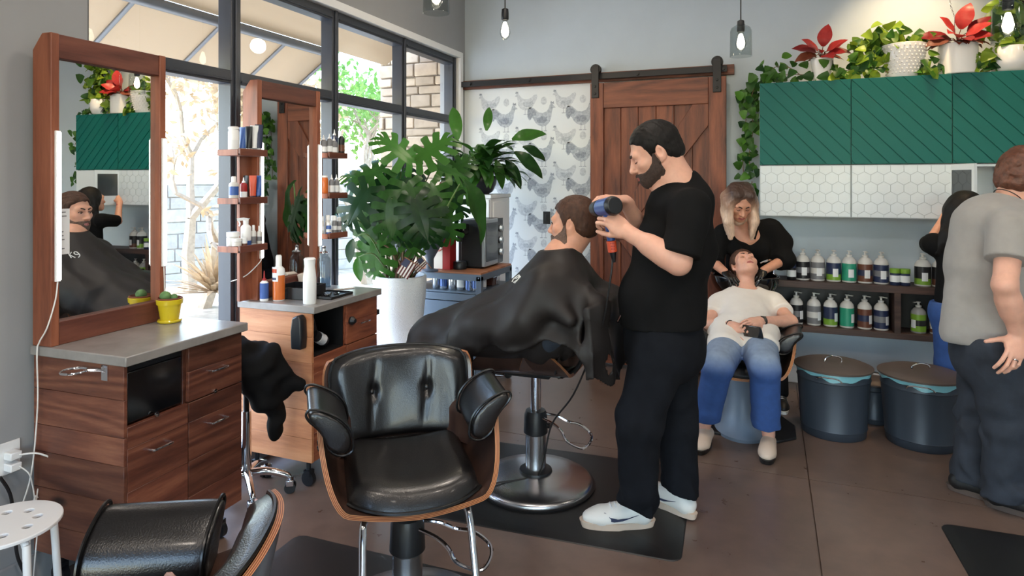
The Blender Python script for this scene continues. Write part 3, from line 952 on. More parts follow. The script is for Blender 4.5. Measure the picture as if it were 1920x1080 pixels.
# storefront window
win = thing('window_1', 'dark metal storefront window with two rows of panes', 'window', (0, 0, 0), kind='structure')
FX = -2.70
def wbar(nm, y0, y1, z0, z1, d=0.09):
    mb = MB(); mb.span((FX - d / 2, y0, z0), (FX + d / 2, y1, z1))
    if y1 - y0 < 0.2:      # glazing stop down the middle
        mb.span((FX + d / 2 - 0.002, (y0 + y1) / 2 - 0.012, z0), (FX + d / 2 + 0.012, (y0 + y1) / 2 + 0.012, z1))
    else:
        mb.span((FX + d / 2 - 0.002, y0, z0 + 0.012), (FX + d / 2 + 0.01, y1, z0 + 0.024))
    return mb.build(nm, 'frame', win, bevel=0.004)
my = [1.826, 2.665, 3.52, 4.385, 5.255]
for k, y in enumerate(my): wbar('mullion', y - (0.02 if k == 0 else 0.035), y + 0.035, WZ0, WZ1)
for a, b in zip(my[:-1], my[1:]):
    wbar('transom', a + 0.035, b - 0.035, 2.065, 2.135)
    wbar('head_rail', a + 0.035, b - 0.035, 2.60, WZ1)
    wbar('sill_rail', a + 0.035, b - 0.035, WZ0, 0.14)
    for z0, z1 in ((0.14, 2.065), (2.135, 2.60)):
        mb = MB(); mb.span((FX - 0.006, a + 0.03, z0 - 0.004), (FX + 0.002, b - 0.03, z1 + 0.004)); mb.build('pane', 'glass', win, smooth=False)
mb = MB()    # white reveal of the opening
mb.span((WX - 0.075, WY1 - 0.004, WZ0), (WX + 0.012, WY1 + 0.05, WZ1 + 0.05)); mb.span((WX - 0.075, WY0, WZ1 - 0.004), (WX + 0.012, WY1, WZ1 + 0.05))
struct(mb.build('trim_1', 'white', bevel=0.003), 'white reveal around the storefront window', 'trim')

# ------------------------------------------------------------------ outside
M['pavement'] = pmat('sunlit_pavement', (206, 202, 194), 0.9, var=0.08, vscale=2)
M['dry_bed'] = pmat('dry_planting_bed', (170, 158, 138), 0.95, var=0.3, vscale=6, bump=0.6, bscale=30)
M['stone_a'] = pmat('ledge_stone', (158, 141, 121), 0.9, var=0.16, vscale=9, bump=0.5, bscale=40, rand=0.16)
M['stone_far'] = pmat('grey_ledge_stone', (168, 166, 162), 0.9, var=0.14, vscale=9, bump=0.5, bscale=40, rand=0.16)
M['mortar'] = pmat('mortar', (150, 138, 124), 0.95)
M['bark_pale'] = pmat('pale_bark', (160, 144, 124), 0.9, var=0.2, vscale=20)
M['leaf_out'] = leaf_mat('garden_leaf', (84, 128, 56), (150, 180, 96), 0.6, 0.3)
M['leaf_dry'] = leaf_mat('dry_leaf', (160, 134, 100), (214, 194, 164), 0.7, 0.3)
def _awn():
    t = NT('awning_canvas')
    c = lin(194, 178, 155)
    t.set('Base Color', c); t.set('Roughness', 0.9)
    tl = t.n('BsdfTranslucent', {'Color': c})
    mx = t.n('MixShader', {0: 0.4, 1: t.b.outputs[0], 2: tl.outputs[0]})
    t.t.links.new(mx.outputs[0], t.out.inputs[0])
    return t.m
M['canvas'] = _awn()
M['awning_tube'] = pmat('galvanised_tube', (120, 122, 124), 0.45, 0.5)

mb = MB(); mb.span((-40, -20, -0.3), (WX - 0.2, 40, -0.03))
struct(mb.build('pavement', 'pavement', smooth=False), 'sunlit pale pavement outside the window', 'ground')
mb = MB()
mb.grid(lambda u, v: Vector((-5.2 - 5 * u, 1 + 17 * v, -0.02 + 0.14 * math.sin(PI * u) * (0.6 + 0.4 * math.sin(9 * v)))), 14, 24)
tag(mb.build('planting_bed', 'dry_bed'), 'dry gravel planting bed beyond the pavement', 'garden bed', kind='structure')

def stone_wall(name, label, org, rz, L, H, T, m, seed, hs=(0.09, 0.15), ls=(0.25, 0.6)):
    rnd = random.Random(seed)
    w = thing(name, label, 'wall', org, rz, kind='structure')
    mb = MB(); mb.span((0, 0.012, 0), (L, T, H)); mb.build('mortar_core', 'mortar' if m == 'stone_a' else 'stone_far', w, smooth=False)
    z = 0
    while z < H - 0.02:
        h = min(rnd.uniform(*hs), H - z)
        x = -rnd.uniform(0, 0.2)
        while x < L:
            l = rnd.uniform(*ls)
            a, b = max(x, 0), min(x + l, L)
            if b - a > 0.03:
                mb = MB(); mb.span((a + 0.005, -rnd.uniform(0.004, 0.03), z + 0.005), (b - 0.005, 0.03, z + h - 0.005))
                mb.build('stone', m, w, bevel=0.008, seg=1)
            x += l
        z += h
    return w
stone_wall('wall_pier', 'tan ledgestone pier outside, just past the window\'s far end', (-3.52, 5.36, 0), 0, 0.78, 3.3, 0.7, 'stone_a', 4, (0.07, 0.13), (0.16, 0.36))
stone_wall('garden_wall', 'low grey ledgestone wall across the sunlit yard', (-9.6, 4.2, 0), R_(62), 6.0, 1.5, 0.3, 'stone_far', 9, (0.14, 0.22), (0.4, 0.9))

# awning
aw = thing('awning', 'beige canvas awning on grey rods outside the window', 'awning', (0, 0, 0))
A0, A1, AY0, AY1 = Vector((-3.35, 0, 2.62)), Vector((-3.78, 0, 2.315)), -0.6, 4.42
mb = MB(); mb.grid(lambda u, v: A0.lerp(A1, u) + Vector((0, AY0 + (AY1 - AY0) * v, -0.012 * math.sin(PI * u))), 6, 14); mb.build('canvas', 'canvas', aw, solid=0.004)
mb = MB(); mb.cyl(A0 + Vector((0, AY0, -0.03)), A0 + Vector((0, AY1, -0.03)), 0.035); mb.build('top_tube', 'awning_tube', aw)
mb = MB(); mb.cyl(A1 + Vector((0, AY0, 0)), A1 + Vector((0, AY1, 0)), 0.018); mb.build('front_tube', 'awning_tube', aw)
for y in (0.8, 1.4, 2.0, 2.62, 3.25, 3.86, 4.40):
    mb = MB(); mb.cyl(A0 + Vector((0, y, -0.035)), A1 + Vector((0, y, -0.02)), 0.014, n=10); mb.build('rod', 'awning_tube', aw)
mb = MB(); mb.grid(lambda u, v: Vector((-2.86 - 0.49 * u, AY0 + (5.2 - AY0) * v, 2.98 - 0.35 * u)), 4, 10); mb.build('upper_canvas', 'canvas', aw, solid=0.004)

# garden trees and shrubs, each with its own trunk and crown
def leaf_cards(mb, cen, rad, n, size, rnd):
    for _ in range(n):
        while True:
            p = Vector((rnd.uniform(-1, 1), rnd.uniform(-1, 1), rnd.uniform(-1, 1)))
            if p.length < 1: break
        p = Vector(cen) + Vector((p.x * rad[0], p.y * rad[1], p.z * rad[2]))
        a = Vector((rnd.gauss(0, 1), rnd.gauss(0, 1), rnd.gauss(0, 1))).normalized(); b = a.orthogonal().normalized()
        s = size * rnd.uniform(0.6, 1.3)
        mb.add([p - a * s, p + b * s * 0.45, p + a * s, p - b * s * 0.45 + a.cross(b) * s * 0.25], [(0, 1, 2), (0, 2, 3)])
def branch(mb, p, d, r, L, depth, rnd, tips):
    q = p + d * L
    mid = p.lerp(q, 0.5) + Vector((rnd.gauss(0, 1), rnd.gauss(0, 1), rnd.gauss(0, 1))) * L * 0.06
    mb.tube([p, mid, q], (r, r * 0.65), 5)
    if depth == 0:
        tips.append(q); return
    for _ in range(rnd.choice((2, 3))):
        nd = (d + Vector((rnd.gauss(0, 1), rnd.gauss(0, 1), rnd.gauss(0.15, 0.6))) * 0.55).normalized()
        branch(mb, q, nd, r * 0.62, L * rnd.uniform(0.65, 0.85), depth - 1, rnd, tips)
def garden_tree(name, label, base, r, L, depth, leaf, n, size, seed, lean=(0, 0, 1), spread=0.3):
    rnd = random.Random(seed)
    t = thing(name, label, 'tree', base, group=None)
    mb = MB(); tips = []
    branch(mb, Vector((0, 0, -0.05)), Vector(lean).normalized(), r, L, depth, rnd, tips)
    mb.build('trunk', 'bark_pale', t)
    mb = MB()
    for q in tips: leaf_cards(mb, q, (spread, spread, spread), max(1, n // len(tips)), size, rnd)
    tag(mb.build('foliage', leaf, t, smooth=False), kind='stuff')
    return t
garden_tree('garden_tree', 'bare pale tree with twisted trunk outside the first window bay', (-6.2, 5.7, 0), 0.085, 0.9, 4, 'leaf_dry', 500, 0.05, 3, (0.15, 0.1, 1), 0.3)
garden_tree('garden_tree', 'dry leafy tree high behind the tall near mirror', (-7.07, 6.33, 0), 0.1, 1.1, 4, 'leaf_dry', 2600, 0.075, 11, (0, 0, 1), 0.55)
garden_tree('garden_tree', 'light green tree seen past the right side of the second mirror', (-5.6, 8.2, 0), 0.09, 1.0, 4, 'leaf_out', 1500, 0.06, 17, (0, 0, 1), 0.4)
garden_tree('garden_tree', 'distant green tree between the stone pier and the second mirror', (-7.2, 12.5, 0), 0.12, 1.4, 4, 'leaf_out', 1600, 0.09, 23, (0, 0, 1), 0.6)
def shrub(label, base, n, L, seed, m='bark_pale', leaf=None):
    rnd = random.Random(seed)
    t = thing('spiky_shrub', label, 'shrub', base)
    mb = MB()
    for _ in range(n):
        d = Vector((rnd.gauss(0, 1), rnd.gauss(0, 1), abs(rnd.gauss(0, 0.8)) + 0.15)).normalized()
        l = L * rnd.uniform(0.6, 1.1); s = d.cross(Vector((0, 0, 1))).normalized() * 0.02
        q = d * l + Vector((0, 0, -0.12 * l))
        mb.add([s, d * l * 0.5 + s * 1.4, q, d * l * 0.5 - s * 1.4, -s], [(0, 1, 3, 4), (1, 2, 3)])
    tag(mb.build('blades', leaf or m, t, smooth=False), kind='stuff')
    return t
shrub('pale spiky shrub at the foot of the twisted bare tree', (-5.75, 5.45, 0.3), 90, 0.75, 5, leaf='leaf_dry')
shrub('green grassy tuft on the gravel outside the first window bay', (-4.4, 4.7, 0.0), 70, 0.4, 6, leaf='leaf_out')
shrub('leafy green shrub against the grey yard wall', (-6.4, 7.2, 0.5), 200, 0.8, 8, leaf='leaf_out')

# ------------------------------------------------------------------ wallpaper with hens and roosters
M['wallpaper'] = pmat('white_wallpaper', (214, 219, 222), 0.7, var=0.02, vscale=2)
def _ink(name, c, d):
    t = NT(name)
    nz = t.n('TexNoise', {'Vector': t.n('TexCoord').outputs['Object'], 'Scale': 55.0, 'Detail': 6.0, 'Roughness': 0.75})
    t.set('Base Color', t.ramp(nz.outputs[0], [(0.35, lin(d)), (0.65, lin(c))])); t.set('Roughness', 0.75)
    return t.m
M['ink_light'] = _ink('light_ink', (206, 211, 216), (170, 176, 184))
M['ink_mid'] = _ink('mid_ink', (190, 196, 203), (146, 153, 163))
M['ink_dark'] = _ink('dark_ink', (164, 170, 179), (118, 125, 136))
mb = MB(); mb.span((WX, BY - 0.004, 0.0), (-1.30, BY, 2.46))
paper = struct(mb.build('wallpaper', 'wallpaper', smooth=False), 'white wallpaper printed with grey hens and roosters', 'wallpaper')
HEN = [(-.42, .30), (-.36, .38), (-.30, .36), (-.26, .28), (-.2, .2), (-.08, .13), (.08, .12), (.22, .18), (.32, .27), (.42, .30), (.46, .22), (.42, .08), (.34, -.06), (.24, -.2), (.1, -.3), (-.06, -.3), (-.22, -.23), (-.33, -.08), (-.34, .1), (-.36, .22), (-.46, .24)]
HENW = [(-.1, .02), (.1, -.02), (.26, .04), (.3, -.04), (.18, -.16), (.0, -.18), (-.12, -.1)]
ROO = [(.40, .44), (.34, .52), (.26, .46), (.22, .33), (.14, .23), (0, .18), (-.14, .2), (-.24, .28), (-.36, .38), (-.5, .4), (-.58, .28), (-.58, .06), (-.5, -.08), (-.42, .02), (-.36, .0), (-.3, -.12), (-.18, -.24), (0, -.3), (.14, -.26), (.26, -.14), (.32, .04), (.34, .2), (.38, .34), (.48, .36)]
ROOT = [(-.22, .22), (-.38, .34), (-.52, .36), (-.56, .2), (-.54, .02), (-.46, -.06), (-.38, .1), (-.28, .1)]
ROOW = [(.16, .04), (-.06, .06), (-.26, -.02), (-.16, -.16), (.04, -.18), (.16, -.1)]
EGG = [(.12 * math.cos(a) , .15 * math.sin(a) * (1.0 + .1 * math.sin(a))) for a in [k * PI / 6 for k in range(12)]]
def fan(mb, poly, x, z, s, y, fl=1):
    vs = [Vector((x + fl * px * s, y, z + pz * s)) for px, pz in poly]
    f = tuple(range(len(vs)))
    mb.add(vs, [f if sum(vs[i - 1].x * vs[i].z - vs[i].x * vs[i - 1].z for i in f) > 0 else f[::-1]])
def legs(mb, x, z, s, y, x0, fl=1):
    for k in (-0.05, 0.09):
        X = x + fl * (x0 + k) * s
        mb.span((X - .008 * s, y - .0001, z - .46 * s), (X + .008 * s, y, z - .24 * s))
        mb.span((X - .07 * s, y - .0001, z - .465 * s), (X + .05 * s, y, z - .445 * s))
YP = BY - 0.0043
row = 0
for j in range(8):
    for i in range(-1, 5):
        x, z = -2.013 + 0.357 * i, 2.235 - 0.315 * j
        if WX + 0.06 < x < -1.33 and z > 0.12:
            mb = MB(); mb.mat(0); fan(mb, HEN, x, z + 0.01, .235, YP); mb.mat(1); fan(mb, HENW, x, z + 0.01, .235, YP - .0002); mb.mat(2); legs(mb, x, z + 0.01, .235, YP, 0.02)
            fan(mb, [(-.44, .36), (-.4, .44), (-.36, .41), (-.32, .43), (-.31, .36), (-.38, .35)], x, z + 0.01, .235, YP - .0002)
            mb.build('hen_print', ['ink_light', 'ink_mid', 'ink_dark'], paper, smooth=False)
        x, z = -1.855 + 0.357 * i, 2.10 - 0.315 * j + 0.315
        if WX + 0.1 < x < -1.33 and 0.12 < z < 2.4:
            mb = MB(); mb.mat(1); fan(mb, ROO, x, z, .25, YP); mb.mat(2); fan(mb, ROOT, x, z, .25, YP - .0002); fan(mb, ROOW, x, z, .25, YP - .0002); legs(mb, x, z, .25, YP, 0.02)
            fan(mb, [(.28, .5), (.3, .6), (.36, .55), (.41, .58), (.42, .48), (.36, .5)], x, z, .25, YP - .0002)
            mb.build('rooster_print', ['ink_light', 'ink_mid', 'ink_dark'], paper, smooth=False)
            mb = MB(); mb.mat(0); fan(mb, EGG, x + .01, z + .15, .24, YP); mb.build('egg_print', ['ink_light'], paper, smooth=False)

# ------------------------------------------------------------------ sliding barn door
dr = thing('door_1', 'brown knotty-wood sliding barn door with diagonal brace', 'door', (0, 0, 0), kind='structure')
DX0, DX1, DZ0, DZ1, DY = -1.385, -0.305, 0.035, 2.36, 5.27
mb = MB(); mb.span((DX0, DY + 0.022, DZ0), (DX1, DY + 0.045, DZ1)); mb.build('backing', 'door_wood', dr, smooth=False)
nb_ = 6
for k in range(nb_):
    a = DX0 + 0.11 + (DX1 - DX0 - 0.22) * k / nb_; b = DX0 + 0.11 + (DX1 - DX0 - 0.22) * (k + 1) / nb_
    mb = MB(); mb.span((a + .002, DY + .006, DZ0), (b - .002, DY + .024, DZ1)); mb.build('plank', 'door_wood', dr, bevel=0.003, seg=1)
for a, b in ((DX0, DX0 + .112), (DX1 - .13, DX1)):
    mb = MB(); mb.span((a, DY - .02, DZ0), (b, DY + .024, DZ1)); mb.build('stile', 'door_wood', dr, bevel=0.004)
for z0, z1 in ((DZ1 - .21, DZ1), (1.06, 1.26), (DZ0, DZ0 + .25)):
    mb = MB(); mb.span((DX0 + .114, DY - .018, z0), (DX1 - .132, DY + .008, z1)); mb.build('rail', 'door_wood_x', dr, bevel=0.004)
for (za, zb, xa, xb) in ((1.26, DZ1 - .21, DX0 + .40, DX1 - .132), (DZ0 + .25, 1.06, DX0 + .40, DX1 - .132)):
    pts = [(xa - .16, za), (xa, za), (xb, zb - .17), (xb, zb), (xb - .12, zb)] if za > 1.1 else [(xa - .16, zb), (xa, zb), (xb, za + .17), (xb, za), (xb - .12, za)]
    if za < 1.1: pts = pts[::-1]
    mb = MB(); mb.prism(pts, .022, Matrix.Translation((0, DY + .006, 0)) @ WALLXZ); mb.build('brace', 'door_wood', dr, bevel=0.003)
for x in (-1.341, -0.371):
    mb = MB(); mb.span((x - .031, DY - .034, 2.235), (x + .031, DY - .0205, 2.50))
    mb.cyl((x, DY - .02, 2.475), (x, DY + .02, 2.475), .045)
    for z in (2.27, 2.33): mb.cyl((x, DY - .042, z), (x, DY - .034, z), .011, n=8)
    mb.build('hanger_strap', 'black_metal', dr, bevel=0.003)
tk = thing('door_track', 'black steel sliding-door track on a long wooden header board', 'track', (0, 0, 0), kind='structure')
mb = MB(); mb.span((WX, 5.355, 2.385), (-0.25, BY, 2.465)); mb.build('header_board', 'door_wood_x', tk, bevel=0.003)
mb = MB(); mb.span((WX + .01, 5.30, 2.40), (-0.30, 5.31, 2.45)); mb.build('rail_bar', 'black_metal', tk, bevel=0.002)
for x in (-2.52, -1.95, -1.0, -0.33):
    mb = MB(); mb.cyl((x, 5.285, 2.425), (x, 5.36, 2.425), .014, n=10); mb.build('spacer_bolt', 'black_metal', tk)
mb = MB(); mb.span((-1.85, BY - .012, 1.165), (-1.785, BY - .004, 1.275)); mb.span((-1.828, BY - .018, 1.19), (-1.808, BY - .012, 1.25))
tag(mb.build('light_switch', 'black_plastic', bevel=.003), 'black switch plate on the wallpaper beside the barn door', 'switch')

# ================================================================== styling stations
def bar_handle(mb, x, y, z, L=0.085):
    mb.tube([(x, y - L / 2, z), (x + .022, y - L / 2, z), (x + .024, y - L / 2 + .004, z), (x + .024, y + L / 2 - .004, z), (x + .022, y + L / 2, z), (x, y + L / 2, z)], .0042, 8)
def planks(parent, face, u0, u1, z0, z1, hs, x, m, th=.014):
    """boards stacked on a front ('x' faces) or on a side ('y' faces)"""
    z = z1
    tot = sum(hs)
    for h in hs:
        hh = h / tot * (z1 - z0)
        mb = MB()
        if face == 'x': mb.span((x - th, u0, z - hh + .0006), (x, u1, z - .0006))
        else: mb.span((u0, x, z - hh + .0006), (u1, x + th, z - .0006))
        mb.build('plank', m, parent, bevel=.001, seg=1)
        z -= hh
def station(name, label, org, rz, side_m, front_m, sideh, W=.573, Dp=.475, top=.925, bot=.145):
    t = thing(name, label, 'styling station', org, rz)
    mb = MB(); mb.span((-.005, -.012, top - .036), (Dp + .012, W + .012, top)); mb.build('countertop', 'counter', t, bevel=.004)
    x1 = Dp - .012
    cb = MB()   # carcass: back, bottom, sides, divider, shelf
    zt = top - .037
    cb.span((0, .014, bot), (.012, W - .002, zt)); cb.span((0, .014, bot), (x1 - .016, W - .002, bot + .014))
    cb.span((0, W - .014, bot), (x1 - .014, W, zt)); cb.span((0, .014, bot), (x1 - .014, .018, zt)); cb.span((0, W * .47, bot), (x1 - .016, W * .47 + .014, zt)); cb.span((0, .014, .652), (x1 - .016, W * .47, .664))
    car = cb.build('carcass', front_m, t, bevel=.001, seg=1)
    side = obj('side_panel', MB().span((0, .0135, bot), (x1 - .002, .0145, zt)).mesh('side_panel', side_m), t)
    planks(side, 'y', 0, x1, bot, zt, sideh, 0, side_m)
    for x in (.06, Dp - .08):
        for y in (.06, W - .06):
            mb = MB()
            mb.cyl((x, y, .075), (x, y, bot), .012)
            mb.cyl((x - .0, y - .012, .036), (x, y + .012, .036), .036, n=18); mb.span((x - .02, y - .018, .05), (x + .02, y + .018, .08))
            mb.build('caster', 'black_plastic', t)
    ym = W * .47
    for nm, a, b, z0, z1, hz, hs in (('drawer', ym + .016, W - .001, .668, zt - .002, .765, (1, 1.2)), ('drawer', ym + .016, W - .001, bot + .002, .664, .55, (.55, 1.1, 1, 1)), ('door', .0145, ym + .012, bot + .002, .664, .55, (.55, 1.1, 1, 1))):
        mb = MB(); mb.span((x1 - .02, a, z0), (x1 - .013, b, z1)); d = mb.build(nm, front_m, t, smooth=False)
        planks(d, 'x', a, b, z0, z1, hs, x1, front_m)
        mb = MB(); bar_handle(mb, x1, (a + b) / 2 + .0, hz); mb.build('handle', 'chrome', d)
    return t, x1, ym, zt
def led_bar(t, x, y, z0, z1, cord):
    mb = MB(); mb.span((x, y - .009, z0), (x + .012, y + .009, z1)); l = mb.build('led_housing', 'white_plastic', t, bevel=.002)
    mb = MB(); mb.span((x + .012, y - .007, z0 + .006), (x + .018, y + .007, z1 - .006)); mb.build('led_diffuser', 'led', l, bevel=.002)
    mb = MB(); mb.tube(cord, .0028, 6, smooth=6); mb.build('led_cord', 'cord_white', l)
def mirror_frame(t, y0, y1, z0, z1, xb, xf, glass=True):
    th = .032
    fr = MB()
    fr.prism([(xb, z0), (xf, z0), (xf, z1), (xb + .05, z1), (xb, z1 - .06)], th, Matrix.Translation((0, y0 + th, 0)) @ WALLXZ)
    side = fr.build('frame_upright', 'redwood_z', t, bevel=.003)
    fr = MB(); fr.prism([(xb, z0), (xf, z0), (xf, z1), (xb + .05, z1), (xb, z1 - .06)], th, Matrix.Translation((0, y1, 0)) @ WALLXZ); fr.build('frame_upright', 'redwood_z', t, bevel=.003)
    for a, b, nm in ((z1 - .092, z1 - .001, 'frame_top_rail'), (z0, z0 + .09, 'frame_bottom_rail')):
        mb = MB(); mb.span((xf - .03, y0 + th, a), (xf - .004, y1 - th, b)); mb.build(nm, 'frame_wood', t, bevel=.003)
    mb = MB(); mb.span((xb + .01, y0 + th, z0), (xb + .02, y1 - th, z1 - .07)); mb.build('frame_back', 'frame_wood', t)
    mb = MB(); mb.span((xf - .034, y0 + th, z0 + .02), (xf - .0285, y1 - th, z1 - .02)); mb.build('mirror_glass', 'mirror', t, smooth=False)

S1, S1R = (-2.592, 1.602, 0), R_(2)
st1, x1, ym, zt = station('styling_station', 'reddish-brown board styling station with tall mirror, nearest on the left', S1, S1R, 'redwood_x', 'redwood', (1.1, 1.2, .9, 1.2, 1.2, 1))
mirror_frame(st1, -.005, .505, .925, 2.105, -.0, .1)
led_bar(st1, .1, .016, 1.168, 1.737, [(.106, .016, 1.17), (.105, .008, 1.10), (.09, -.012, 1.0), (.06, -.02, .945), (.05, -.022, .9), (.05, -.02, .7), (.03, -.03, .45), (-.01, -.05, .3)])
led_bar(st1, .1, .489, 1.166, 1.737, [(.106, .489, 1.168), (.106, .492, 1.08), (.1, .497, 1.0), (.06, .52, .945), (.02, .55, .93)])
# black glass towel warmer in the open bay
mb = MB(); mb.span((.05, .02, .668), (x1 - .03, ym - .006, zt - .004)); tw = mb.build('towel_warmer', 'black_plastic', st1, bevel=.003)
mb = MB(); mb.span((x1 - .03, .022, .672), (x1 - .012, ym - .008, zt - .03)); mb.build('glass_door', 'black_gloss', tw, bevel=.004)
mb = MB(); mb.span((x1 - .03, .022, zt - .028), (x1 - .014, ym - .008, zt - .006))
for k in range(2): mb.span((x1 - .014, .12 + .03 * k, zt - .02), (x1 - .012, .135 + .03 * k, zt - .014))
mb.build('control_strip', 'black_plastic', tw)
for y in (ym * .5, ym + .15):
    mb = MB(); mb.lathe([(.009, 0), (.009, .006), (0, .008)], (x1, y, .672), 12, Matrix.Rotation(PI / 2, 3, 'Y')); mb.build('lock_stud', 'chrome', st1)
# chrome dryer ring on the side
mb = MB()
mb.tube([(.30 + .042 * math.cos(a), -.062 + .04 * math.sin(a), .872) for a in [k * PI / 12 for k in range(24)]], .0045, 8, closed=True)
mb.tube([(.335, -.04, .872), (.36, -.012, .868), (.375, -.002, .862)], .006, 8)
mb.span((.36, -.006, .83), (.39, 0, .885))
mb.build('dryer_ring', 'chrome', st1)
# a card and a small decal stuck low on the mirror
mb = MB(); mb.span((.0725, .032, 1.265), (.0735, .085, 1.44)); crd = mb.build('mirror_card', 'label_white', st1, smooth=False)
mb = MB()
for z, w in ((1.425, .03), (1.41, .036), (1.35, .012), (1.335, .012), (1.32, .02), (1.285, .02)): mb.span((.0735, .055 - w / 2, z), (.0738, .055 + w / 2, z + .004))
mb.build('card_lettering', 'grey_label', crd, smooth=False)

S2 = (-2.565, 2.60, 0)
st2, x2, ym2, zt2 = station('styling_station', 'paler pine-sided styling station with side shelves, second along the window', S2, R_(0), 'pine_x', 'pine_y', (1, 1.1, .9, 1.1, 1.2, 1))
mirror_frame(st2, .02, .525, .925, 2.075, -.0, .1)
led_bar(st2, .1, .041, 1.14, 1.75, [(.106, .041, 1.142), (.11, .02, 1.12), (.07, -.03, 1.06), (.0, -.06, 1.03)])
led_bar(st2, .1, .509, 1.16, 1.76, [(.106, .509, 1.162), (.1, .515, 1.05), (.05, .53, .95)])
M['niche_black'] = pmat('black_niche', (14, 14, 16), 0.5)
mb = MB(); mb.span((.03, .0185, .6655), (.04, ym2 - .001, zt2 - .001)); mb.span((.04, ym2 - .006, .6655), (x2 - .012, ym2 - .0005, zt2 - .001)); mb.span((.04, .0185, .6645), (x2 - .012, ym2 - .006, .668)); mb.span((.04, .0185, .668), (x2 - .014, .022, zt2 - .001)); mb.build('niche_lining', 'niche_black', st2)
mb = MB(); mb.span((x2 - .06, .06, zt2 - .012), (x2 - .02, .075, zt2 - .006)); mb.build('indicator_lamp', 'red_orange', st2)
# hair clip pouch on the side, knob
mb = MB(); mb.prism([(-.03, -.085), (.03, -.085), (.034, -.03), (.03, .06), (.01, .085), (-.024, .07), (-.034, .0)], .05, Matrix.Translation((x2 - .06, 0, .8)) @ WALLXZ)
mb.build('holster', 'black_plastic', st2, bevel=.008)
mb = MB(); mb.lathe([(.022, 0), (.024, .012), (.012, .03), (0, .032)], (x2, ym2 + .05, .79), 16, Matrix.Rotation(PI / 2, 3, 'Y')); mb.build('hook_knob', 'black_plastic', st2)
mb = MB(); mb.span((x2 - .02, .573, .77), (x2 + .0, .60, .80)); mb.build('side_hook', 'black_plastic', st2, bevel=.004)
def side_shelf(x0, y0, x1_, y1, z):
    mb = MB(); mb.span((x0, y0, z), (x1_, y1, z + .012)); s = mb.build('side_shelf', 'frame_wood', st2, bevel=.002)
    mb = MB(); mb.span((x1_ - .012, y0, z + .0), (x1_ + .002, y1, z + .034)); mb.build('front_lip', 'frame_wood', s, bevel=.002)
    mb = MB(); mb.span((x0, y0 - .002, z), (x1_ - .012, y0 + .01, z + .03)); mb.build('side_lip', 'redwood_z', s, bevel=.002)
    return z + .012
SHZ = (1.672, 1.432, 1.193)
for z in SHZ:
    side_shelf(.02, -.165, .165, .02, z)
    side_shelf(.03, .525, .165, .70, z + .01)
mb = MB(); mb.span((.04, -.06, .93), (.06, .02, 1.68)); mb.build('shelf_backboard', 'redwood_z', st2, bevel=.002)
mb = MB(); mb.span((.04, .525, 1.19), (.06, .60, 1.70)); mb.build('shelf_backboard', 'redwood_z', st2, bevel=.002)

def on(st, x, y, z):
    st_m = Matrix.Translation(Vector(st.location)) @ Matrix.Rotation(st.rotation_euler.z, 4, 'Z')
    return st_m @ Vector((x, y, z))

# small bottles, tubes and jars
def bottle(name, label, cat, loc_, r, h, body, cap, group=None, kind='round', band=None, rz=0, capr=.45, neck=.72):
    t = thing(name, label, cat, loc_, rz, group)
    mb = MB(); mb.lathe([(r * .92, 0), (r, .004), (r, h * neck * .93), (r * .9, h * neck), (r * capr, h * (neck + .06)), (r * capr * .9, h * (neck + .08))], n=18); mb.build('bottle_body', body, t)
    mb = MB()
    if kind == 'spray':
        z = h * (neck + .06)
        mb.lathe([(r * .5, z), (r * .55, z + .02)], n=14)
        mb.prism([(-.5 * r, z + .02), (.6 * r, z + .02), (1.6 * r, z + h * .12), (1.7 * r, z + h * .2), (.4 * r, z + h * .22), (-.8 * r, z + h * .18), (-.7 * r, z + .03)], r * .8, Matrix.Translation((0, r * .4, 0)) @ WALLXZ)
        mb.tube([(1.3 * r, 0, z + h * .12), (1.1 * r, 0, z + h * .02), (1.25 * r, 0, z - h * .06)], r * .16, 6)
    elif kind == 'nozzle':
        mb.lathe([(r * capr * 1.1, h * (neck + .06)), (r * capr * 1.0, h * (neck + .11)), (r * .22, h * (neck + .14)), (r * .1, h)], n=14)
    elif kind == 'jar':
        mb.lathe([(r * 1.03, h * .74), (r * 1.03, h), (r * .95, h * 1.01)], n=18)
    else:
        mb.lathe([(r * capr * 1.15, h * (neck + .05)), (r * capr * 1.1, h * .97), (r * capr * .8, h)], n=14)
    mb.build('cap', cap, t)
    if band:
        mb = MB(); mb.lathe([(r * 1.012, h * band[1]), (r * 1.012, h * band[2])], n=18, cap=False); mb.build('label_band', band[0], t)
    return t
def squeeze_tube(name, label, loc_, r, h, body, cap, group=None, rz=0, tilt=0):
    t = thing(name, label, 'tube', loc_, rz, group)
    mb = MB(); mb.lathe([(r * .75, 0), (r * .8, h * .2)], n=14); mb.build('cap', cap, t)
    mb = MB()
    mb.grid(lambda u, v: Vector((r * math.cos(2 * PI * u) * (1 + .25 * v), r * math.sin(2 * PI * u) * (1 - .92 * v), h * (.2 + .8 * v))), 16, 5, wrap=True)
    mb.build('tube_body', body, t)
    return t
G = 'products on the shelves beside the second mirror'
def sh(x, y, lv, right=False): return on(st2, x, y, SHZ[lv] + .0125 + (.01 if right else 0))
bottle('spray_can', 'tall white aerosol can on the top left mirror shelf', 'can', sh(.075, -.115, 0), .026, .135, 'white_plastic', 'white_plastic', G, capr=.9, neck=.85, band=('label_white', .1, .5))
for k, (x, y, m, c, d) in enumerate(((.09, -.072, 'blue_label', 'white_plastic', 'blue'), (.10, -.04, 'black_label', 'white_plastic', 'black'), (.11, -.012, 'label_white', 'grey_label', 'white'), (.125, .004, 'navy_label', 'white_plastic', 'navy'))):
    squeeze_tube('hair_product_tube', d + ' squeeze tube on the top left mirror shelf', sh(x, y, 0), .016, .135 + .006 * k, m, c, G, rz=.3 * k)
